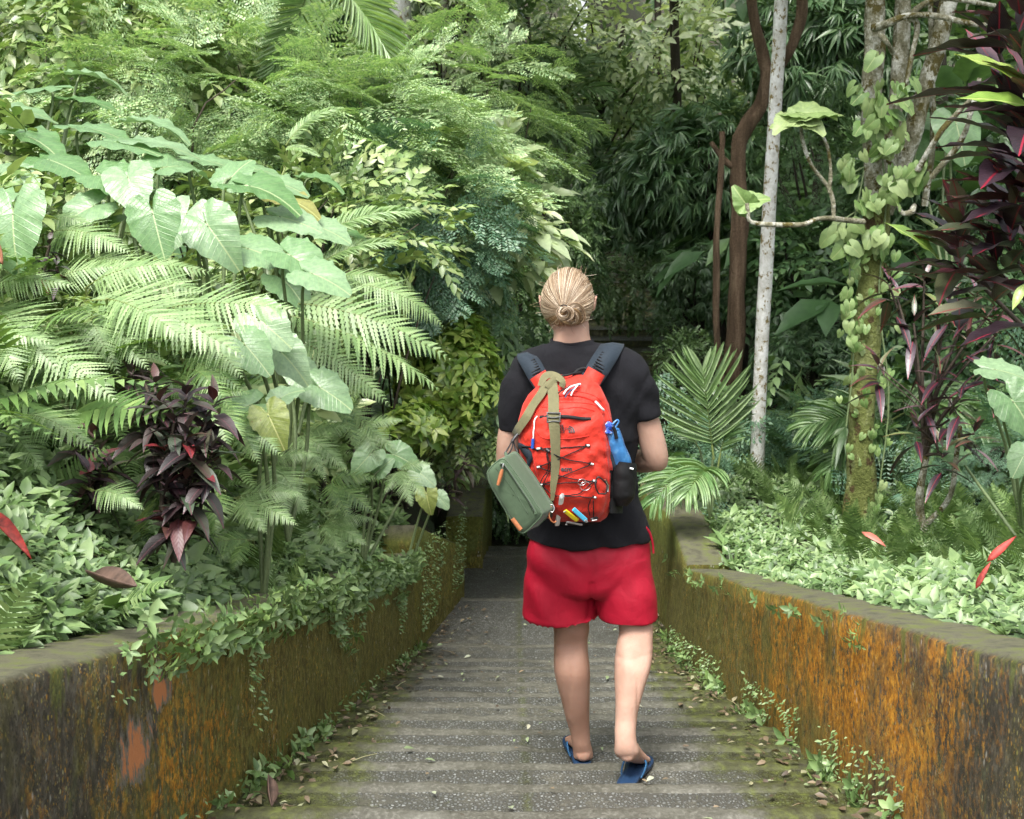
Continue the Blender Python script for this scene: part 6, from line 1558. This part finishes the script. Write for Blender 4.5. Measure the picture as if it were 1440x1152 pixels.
def ribs(par, p0, p1, lat, Y0, Y1, n, w):
    for k in range(n):
        t = k / (n - 1); cx = p0[0] + (p1[0] - p0[0]) * t; cy = p0[1] + (p1[1] - p0[1]) * t; Y = Y0 + (Y1 - Y0) * t - .017
        mb = MB(); tube(mb, [P(cx + lat[0] * q, cy + lat[1] * q, Y + .002 * abs(q) / w) for q in (-w, 0, w)], .0026, 6); obj('grip_rib', mb, m_blk, par)
ribs(sr_, (840, 519), (853, 499), (.85, .53), 4.652, 4.70, 7, 8)
ribs(sl_, (755, 524), (746, 508), (.87, -.49), 4.648, 4.69, 6, 7)
for (pts, w) in (([(769, 546, 4.59, bn), (762, 536, 4.615, bn), (756, 527, 4.63, bn)], .062), ([(828, 541, 4.585, bn), (834, 531, 4.61, bn), (839, 522, 4.622, bn)], .066)):
    strapmesh(pts, 'strap_patch', bp, w, m_red, .009, 12)
mb = MB(); tube(mb, smooth_path([on(778, 532, .004), on(796, 532, .012), on(806, 529, .01), on(816, 524, .0)], 16), .004, 8); obj('haul_loop', mb, m_blk, bp)
mb = MB(); ribbon(mb, [(*P(x, y, Y), 0, -1, .3) for x, y, Y in ((806, 530, 4.60), (812, 521, 4.62), (822, 518, 4.63), (832, 522, 4.62))], .010, .003, n=16); obj('haul_loop', mb, m_blk, bp)
# side panels: mesh pocket right, webbing left, black wing
mb = MB(); rows = []
for y in np.linspace(650, 712, 18):
    t = (y - 650) / 62; row = []
    hw = np.interp(t, [0, .3, .8, 1], [17, 19, 18, 8]); cx = np.interp(t, [0, 1], [878, 874])
    for a in np.linspace(0, 2 * PI, 28, endpoint=False):
        row.append(tuple(P(cx + hw * math.cos(a), y + (2 * math.cos(a) if t < .05 else 0), 4.575 + np.interp(t, [0, .2, .8, 1], [.055, .06, .055, .03]) * math.sin(a) + .003 * nz(a * 2, y * .1, 0))))
    rows.append(row)
V = np.array(rows); mb.add(V, grid_faces(18, 28, True)); mb.add(V[-1], np.arange(28)[None]); obj('side_pocket', mb, m_blk, bp)
mb = MB(); ribbon(mb, [(*P(x, y, Y), 0, -1, 0) for x, y, Y in ((852, 618, 4.53), (850, 632, 4.525), (857, 650, 4.53), (870, 658, 4.54))], [.03, .05, .04, .03], .004, n=16); obj('compression_panel', mb, m_slate, bp)
mb = MB(); ribbon(mb, [onr(x, y, .004) for x, y in ((731, 626), (738, 632), (745, 642), (744, 655))], [.02, .03, .03, .01], .003, n=16); obj('compression_panel', mb, m_slate, bp)
mb = MB(); ribbon(mb, [onr(x, y, .005) for x, y in ((735, 628), (748, 629), (758, 634))], .006, .002, n=12); obj('side_strap', mb, m_blk, bp)
mb = MB(); c = P(888, 658.5, 4.525); tube(mb, [c + Vector((-.006, 0, 0)), c + Vector((.006, 0, -.003))], .008, 8, flat=.4); obj('pocket_tab', mb, m_wht, bp)
mb = MB()   # hip belt wing and lower black side
for (a, b) in (((858, 668), (870, 740)),):
    rows = [[tuple(P(x_, y_, 4.53 + .13 * max(0, (x_ - 858) / 24) ** 1.6 + (.0 if s else .012))) for x_, s in ((857, 1), (863, 1), (870, 1), (876, 1), (876, 0), (870, 0), (857, 0))] for y_ in np.linspace(676, 722, 10)]
    V = np.array(rows); mb.add(V, grid_faces(10, 7, True)); mb.add(V[0], np.arange(7)[None]); mb.add(V[-1], np.arange(7)[None])
obj('lower_side_panel', mb, m_blk, bp)
# lettering and emblem
m_prt = simple('black_print', (.014, .010, .012), .6)
def text_on(body_, px, py, hpx, name, space=1.0, font_line=.95, xs=1.0, bold=.0):
    cu = bpy.data.curves.new('tmp', 'FONT'); cu.body = body_; cu.size = 1; cu.align_x = 'LEFT'; cu.space_line = font_line; cu.offset = bold; cu.resolution_u = 2
    o = bpy.data.objects.new('tmp', cu); COL.objects.link(o); dg = bpy.context.evaluated_depsgraph_get(); me = bpy.data.meshes.new_from_object(o.evaluated_get(dg))
    bpy.data.objects.remove(o); bpy.data.curves.remove(cu)
    bm = bmesh.new(); bm.from_mesh(me); bmesh.ops.subdivide_edges(bm, edges=[e for e in bm.edges if e.calc_length() > .3], cuts=2); bmesh.ops.triangulate(bm, faces=bm.faces)
    po = Vector(parent_origin(bp))
    for v in bm.verts: v.co = Vector(on(px + v.co.x * hpx * xs, py - v.co.y * hpx, .0032)) - po
    bm.to_mesh(me); bm.free(); me.materials.clear(); me.materials.append(m_prt); return link(name, me, bp)
text_on('THE\nNORTH\nFACE', 784.3, 600.9, 5.4, 'lettering', 1, .74, .80, .03)
mb = MB(); V = [on(799.3, 608.6, .0032)]; 
arc = [on(799.3 + 9.3 * math.sin(t), 608.6 - 9.6 * math.cos(t), .0032) for t in np.linspace(0, PI / 2, 14)]
F = np.array([[0, i + 1, i + 2] for i in range(13)]); mb.add(np.array(V + arc), F[:, ::-1]); obj('emblem', mb, m_prt, bp)
m_redl2 = m_red
for r0 in (3.6, 6.4):
    mb = MB(); tube(mb, [on(799.3 + r0 * math.sin(t), 608.6 - r0 * math.cos(t), .0036) for t in np.linspace(0.05, PI / 2, 10)], .0009, 4); obj('emblem_line', mb, m_red, bp)
text_on('ecm', 788.5, 662.6, 9.5, 'lettering', 1, 1, 1.0, .04)
text_on('ı', 802.0, 662.0, 9.0, 'lettering') if False else None
# ------------------------------------------------------------------ khaki strap and green pouch
po_c = P(730, 696, 4.40)
pe = empty('shoulder_pouch', po_c, 'small green camera pouch hanging by a khaki strap from the red backpack', 'bag')
m_grn = fabric('green_canvas', (.060, .095, .052), .75, 1400, .2, .1, .12, 20)
m_grnd = fabric('green_piping', (.075, .12, .065), .6, 1400, .2)
m_lea = simple('tan_leather', (.42, .15, .06), .5, .3, 90, .15)
FO = np.array([(686, 671), (685.5, 664), (691, 656), (700, 648), (706, 645), (711, 647), (722, 661), (738, 684), (752, 706), (761, 720), (761, 726), (754, 734), (744, 744), (738, 749), (732, 749), (727, 743), (712, 720), (698, 697), (689, 680)], float)
fo = smooth_path(np.vstack([FO, FO[:1]]), 91)[:-1]; cen = fo.mean(0)
lay = [(.02, 0, -.003), (.5, 0, -.004), (.85, 0, -.002), (.94, 0, .002), (.985, 0, .008), (1.0, 0.03, .015), (1.005, .25, .03), (1.0, .5, .05), (1.005, .75, .068), (1.0, .97, .085), (.97, 1, .092), (.5, 1, .095), (.02, 1, .095)]
SH = np.array([17., -9.])
def lpt(p, sc, sh, dy): q = cen + (p - cen) * sc + SH * sh; return tuple(P(q[0], q[1], 4.355 + dy + .0018 * nz(q[0] * .1, q[1] * .1, 0)))
mb = MB(); V = np.array([[lpt(p, *l) for p in fo] for l in lay]); mb.add(V, grid_faces(len(lay), 90, True)); pb = obj('pouch_body', mb, m_grn, pe)
for l in ((.995, .0, .0075), (1.0, 1.0, .088)):
    mb = MB(); r = np.array([lpt(p, *l) for p in fo]); tube(mb, np.vstack([r, r[:2]]), .0026, 6, cap=False); obj('piping', mb, m_grnd, pe)
FY = 4.355
def fp(x, y, d=-.006): return tuple(P(x, y, FY + d))
mb = MB(); ribbon(mb, [(*fp(x, y), .1, -1, .1) for x, y in ((703, 652), (708, 653), (716, 663), (730, 684), (744, 705), (752, 719), (753, 723))], .009, .003, n=40); z = obj('pouch_zip', mb, m_grnd, pe)
mb = MB(); tube(mb, smooth_path([fp(x, y, -.010) for x, y in ((704, 652), (708, 653), (716, 663), (730, 684), (744, 705), (752, 719))], 40), .0012, 5); obj('teeth', mb, simple('grey_zip', (.12, .13, .12), .4), z)
mb = MB(); tube(mb, smooth_path([fp(x, y, -.004) for x, y in ((697, 658), (706, 668), (722, 690), (738, 715), (742, 722))], 30), .0009, 4); obj('stitching', mb, m_grnd, pe)
mb = MB(); tube(mb, smooth_path([fp(708, 652, -.014), fp(707, 656, -.016), fp(706, 661, -.017)], 8), .0032, 8); pu = obj('zip_pull', mb, m_met, pe)
mb = MB(); ribbon(mb, [(*fp(x, y, -.018), .1, -1, .1) for x, y in ((706.5, 660), (704.5, 667), (702, 676), (700, 682.5))], [.008, .013, .012, .009], .003, n=12); obj('leather_tag', mb, m_lea, pu)
mb = MB(); ribbon(mb, [(*fp(x, y, -.007), .1, -1, .1) for x, y in ((720.5, 729.5), (726.5, 737.5), (732.5, 745))], .0145, .003, n=8); obj('leather_label', mb, m_lea, pe)
# strap: knot over the haul loop, one arm down left to the pouch, the other straight down
def ks(pts, w, name='webbing_strap', par=pe, mat=m_kh, off=.009, th=.0022):
    mb = MB(); ribbon(mb, [(*(on(x, y, off + o_)), *surfN(x, y)) for (x, y, o_) in pts], w, th, n=len(pts) * 6); return obj(name, mb, mat, par, False)
ks([(771, 541, .004), (763, 556, .004), (752, 572, .004), (742, 588, .004), (733, 603, .006), (726, 613, .012)], [.030, .034, .034, .033, .033, .030])
ks([(777, 543, .003), (778, 560, .003), (778.5, 588, .003), (779, 620, .006), (779, 655, .006), (778.5, 680, .006), (778, 700, .008)], [.036, .037, .037, .035, .03, .022, .011])
mb = MB(); ribbon(mb, [(*on(x, y, .012 + o_), *n_) for x, y, o_, n_ in ((761, 546, 0, (-.5, -1, .3)), (767, 538, .008, (-.4, -1, .6)), (775, 535, .012, (0, -1, 1)), (784, 537, .010, (.3, -1, .6)), (790, 541, .004, (.6, -1, .2)), (789, 547, 0, (.6, -1, 0)))], [.02, .028, .030, .028, .026, .022], .003, n=24); obj('strap_knot', mb, m_kh, pe, False)
mb = MB(); ribbon(mb, [(*on(x, y, .018), *n_) for x, y, n_ in ((770, 549, (0, -1, .2)), (776, 542, (0, -1, .4)), (784, 539, (.2, -1, .5)))], [.02, .024, .02], .003, n=14); obj('strap_knot', mb, m_kh, pe, False)
mb = MB()
for y in (583.5, 588.5, 593.5): ribbon(mb, [(*on(x, y, .016), *surfN(x, y)) for x in (769.5, 778.5, 787.5)], .0055, .004, n=6)
for x in (770.3, 786.8): ribbon(mb, [(*on(x, y, .0165), *surfN(x, y)) for y in (582.5, 588.5, 595)], .0045, .004, n=6)
bk = obj('buckle', mb, simple('grey_plastic', (.07, .07, .065), .4), pe)
mb = MB(); c1 = (725, 613, 4.50)
tube(mb, smooth_path([P(728, 611, 4.50), P(723, 617, 4.49), P(720, 622, 4.48)], 8), .006, 8); tube(mb, smooth_path([P(720, 620, 4.48), P(717, 626, 4.475), P(713, 633, 4.47), P(710, 637, 4.465), P(712, 640, 4.46), P(717, 636, 4.46), P(720, 629, 4.465), P(721, 623, 4.47)], 28), .0026, 6)
tube(mb, smooth_path([P(722, 620, 4.47), P(724, 628, 4.47), P(728, 636, 4.46)], 8), .003, 6); obj('swivel_clip', mb, m_plb, pe)
mb = MB(); tube(mb, [P(711, 637, 4.47), P(713, 645, 4.44)], .006, 8); obj('clip_tab', mb, m_grn, pe)
mb = MB(); a = np.linspace(0, 2 * PI, 20); c = P(776, 715, 4.43); tube(mb, np.stack([c.x + .008 * np.cos(a), c.y + .004 * np.sin(a), c.z + .012 * np.sin(a)], 1), .0018, 6, cap=False); obj('ring', mb, m_met, pe)
mb = MB(); tube(mb, smooth_path([on(778, 699, .012), on(777, 706, .012), on(778, 713, .014), on(779, 722, .014)], 12), .0055, 7); obj('swivel_clip', mb, m_plb, pe)
mb = MB(); tube(mb, smooth_path([P(775, 712, 4.43), P(772, 722, 4.42), P(774, 731, 4.42), P(779, 735, 4.43), P(782, 733, 4.44)], 16), .0025, 6); obj('leather_loop', mb, m_lea, pe)
# ------------------------------------------------------------------ things clipped to the pack
def clipped(name, label, cat, pts, w, mat, off=.012, th=.007, extra=None):
    mb = MB(); a_ = on(*pts[0], off); b_ = on(*pts[-1], off); nn = surfN(*pts[1]); d_ = unit(b_ - a_); s_ = unit(np.cross(d_, nn))
    rows = []
    for t, q in ((0, .8), (.03, 1), (.5, 1), (.97, 1), (1, .8)):
        c_ = a_ + (b_ - a_) * t + nn * .002
        rows.append([c_ + s_ * w * .5 * q * u + nn * th * .5 * q * v for u, v in ((1, .6), (.7, 1), (-.7, 1), (-1, .6), (-1, -.6), (-.7, -1), (.7, -1), (1, -.6))])
    V = np.array(rows); mb.add(V, grid_faces(5, 8, True)); mb.add(V[0], np.arange(8)[None]); mb.add(V[-1], np.arange(8)[None])
    o = obj(name, mb, mat, None, False); tag(o, label, cat)
    return o
k = clipped('marker_pen', 'white marker hanging upright beside the khaki strap end', 'marker', [(791, 696), (787.5, 715), (784, 732)], .016, m_wht, .016, .009)
k2 = clipped('marker_pen', 'yellow highlighter clipped at the bottom of the red backpack', 'marker', [(793, 714), (802, 720), (812, 726.5)], .0145, simple('yellow_plastic', (.75, .6, .02), .35), .014, .008)
k3 = clipped('marker_pen', 'light blue highlighter clipped above the yellow one', 'marker', [(805, 711), (814, 718), (823, 725.5)], .0155, simple('cyan_plastic', (.08, .45, .68), .35), .018, .008)
k4 = clipped('marker_pen', 'pale grey marker lying lowest under the yellow highlighter', 'marker', [(798, 729.5), (808, 731.5), (818, 733.5)], .011, simple('grey_cap', (.45, .46, .46), .4), .010, .006)
for p_, (a_, b_) in ((k, ((791.5, 693.5), (791, 699))), (k2, ((791.5, 713), (794, 715))), (k3, ((821, 724), (824, 726.2))), (k4, ((796, 729), (798.5, 729.6)))):
    mb = MB(); ribbon(mb, [(*on(x, y, .022), *surfN(x, y)) for x, y in (a_, b_)], .009, .003, n=4); obj('cap', mb, simple('cap_grey', (.35, .36, .36), .4), p_, False)
mb = MB(); a = np.linspace(0, 2 * PI, 34); path = np.array([(842 + 6.8 * math.cos(t) * (1 + .15 * math.sin(t)) + 1.8 * math.sin(t), 682 + 13.5 * math.sin(t)) for t in a]); tube(mb, [on(x, y, .014) for x, y in path], .0028, 7, cap=False)
cb = obj('carabiner', mb, m_plb); tag(cb, 'black oval carabiner clipped at the lower right of the lacing', 'carabiner')
mb = MB(); tube(mb, [on(847.5, 672, .016), on(850.5, 684, .016), on(850, 690, .016)], .0028, 7); obj('gate', mb, m_met, cb)
for i, (x, y, r) in enumerate(((822, 683, .018), (817, 677, .014))):
    mb = MB(); c = on(x, y, .010); nn = surfN(x, y); e1 = unit(np.cross(nn, [0, 0, 1.])); e2 = np.cross(nn, e1)
    tube(mb, [c + e1 * r * math.cos(t) + e2 * r * .8 * math.sin(t) for t in a], .0011, 5, cap=False); o = obj('key_ring', mb, m_met); tag(o, ('larger', 'smaller')[i] + ' thin wire ring hooked in the lacing beside the carabiner', 'ring')
for i, (pts, w) in enumerate((([(829, 700), (826, 712), (829, 722)], .004), ([(834, 702), (835, 714), (834, 724)], .004))):
    cord(pts, .002, m_blk, 'webbing_tail', bp, .010, 14)
mb = MB(); ribbon(mb, [(*on(x, y, .013), *surfN(x, y)) for x, y in ((830, 726), (834.5, 725), (839, 723))], .014, .006, n=6); bk2 = obj('side_buckle', mb, m_plb, bp)
mb = MB(); ribbon(mb, [(*on(x, y, .019), *surfN(x, y)) for x, y in ((831, 725.5), (834.5, 725), (838, 724))], .005, .002, n=6); obj('tab', mb, m_wht, bk2)
# ------------------------------------------------------------------ bottle in the side pocket
m_btl, nt = mat_new('blue_soft_plastic'); g = NT(nt); tc = g.n('ShaderNodeTexCoord').outputs['Object']
n1 = g.noise(tc, 22, 4, .6); g.bsdf(g.ramp(n1, [(.3, (.02, .09, .26)), (.55, (.05, .2, .46)), (.75, (.16, .36, .62))]), .28, g.bump(n1, .4, .01), .6)
m_btl2, nt = mat_new('blue_lid_film'); g = NT(nt); tc = g.n('ShaderNodeTexCoord').outputs['Object']
n1 = g.noise(tc, 90, 3, .7); g.bsdf(g.ramp(n1, [(.35, (.015, .05, .32)), (.5, (.06, .16, .5)), (.6, (.6, .7, .85))], 'CONSTANT'), .3, None, .6)
ax = smooth_path([tuple(P(x, y, Y)) for x, y, Y in ((859, 606, 4.545), (863, 622, 4.55), (869, 640, 4.56), (874, 656, 4.57), (876, 690, 4.58))], 26)
rr = np.interp(np.linspace(0, 1, 26), [0, .1, .3, .6, 1], [.030, .033, .035, .037, .036])
mb = MB(); tube(mb, ax, rr, 22, 0, True, .018, 3); bo = obj('water_bottle', mb, m_btl); tag(bo, 'soft blue bottle tilted in the side pocket of the red backpack', 'bottle')
mb = MB(); ax2_ = smooth_path([tuple(P(x, y, Y)) for x, y, Y in ((852, 608, 4.53), (853, 604, 4.53), (855, 598, 4.535), (856, 594, 4.54))], 10); tube(mb, ax2_, [.022, .029, .026, .012, .020, .024, .022, .02, .016, .008], 14, 0, True, .12, 5); obj('cap', mb, m_btl2, bo)
mb = MB(); tube(mb, smooth_path([P(862, 606, 4.52), P(866, 600, 4.52), (P(870, 593, 4.52)), P(867, 591, 4.52), P(861, 597, 4.515)], 16), .0055, 8, flat=.6); obj('loop', mb, m_btl, bo)
mb = MB(); ribbon(mb, [(*P(x, y, Y), 0, -1, 0) for x, y, Y in ((862, 600, 4.508), (865, 607, 4.508), (867, 617, 4.51))], .012, .004, n=8); obj('strap', mb, m_blk, bo)
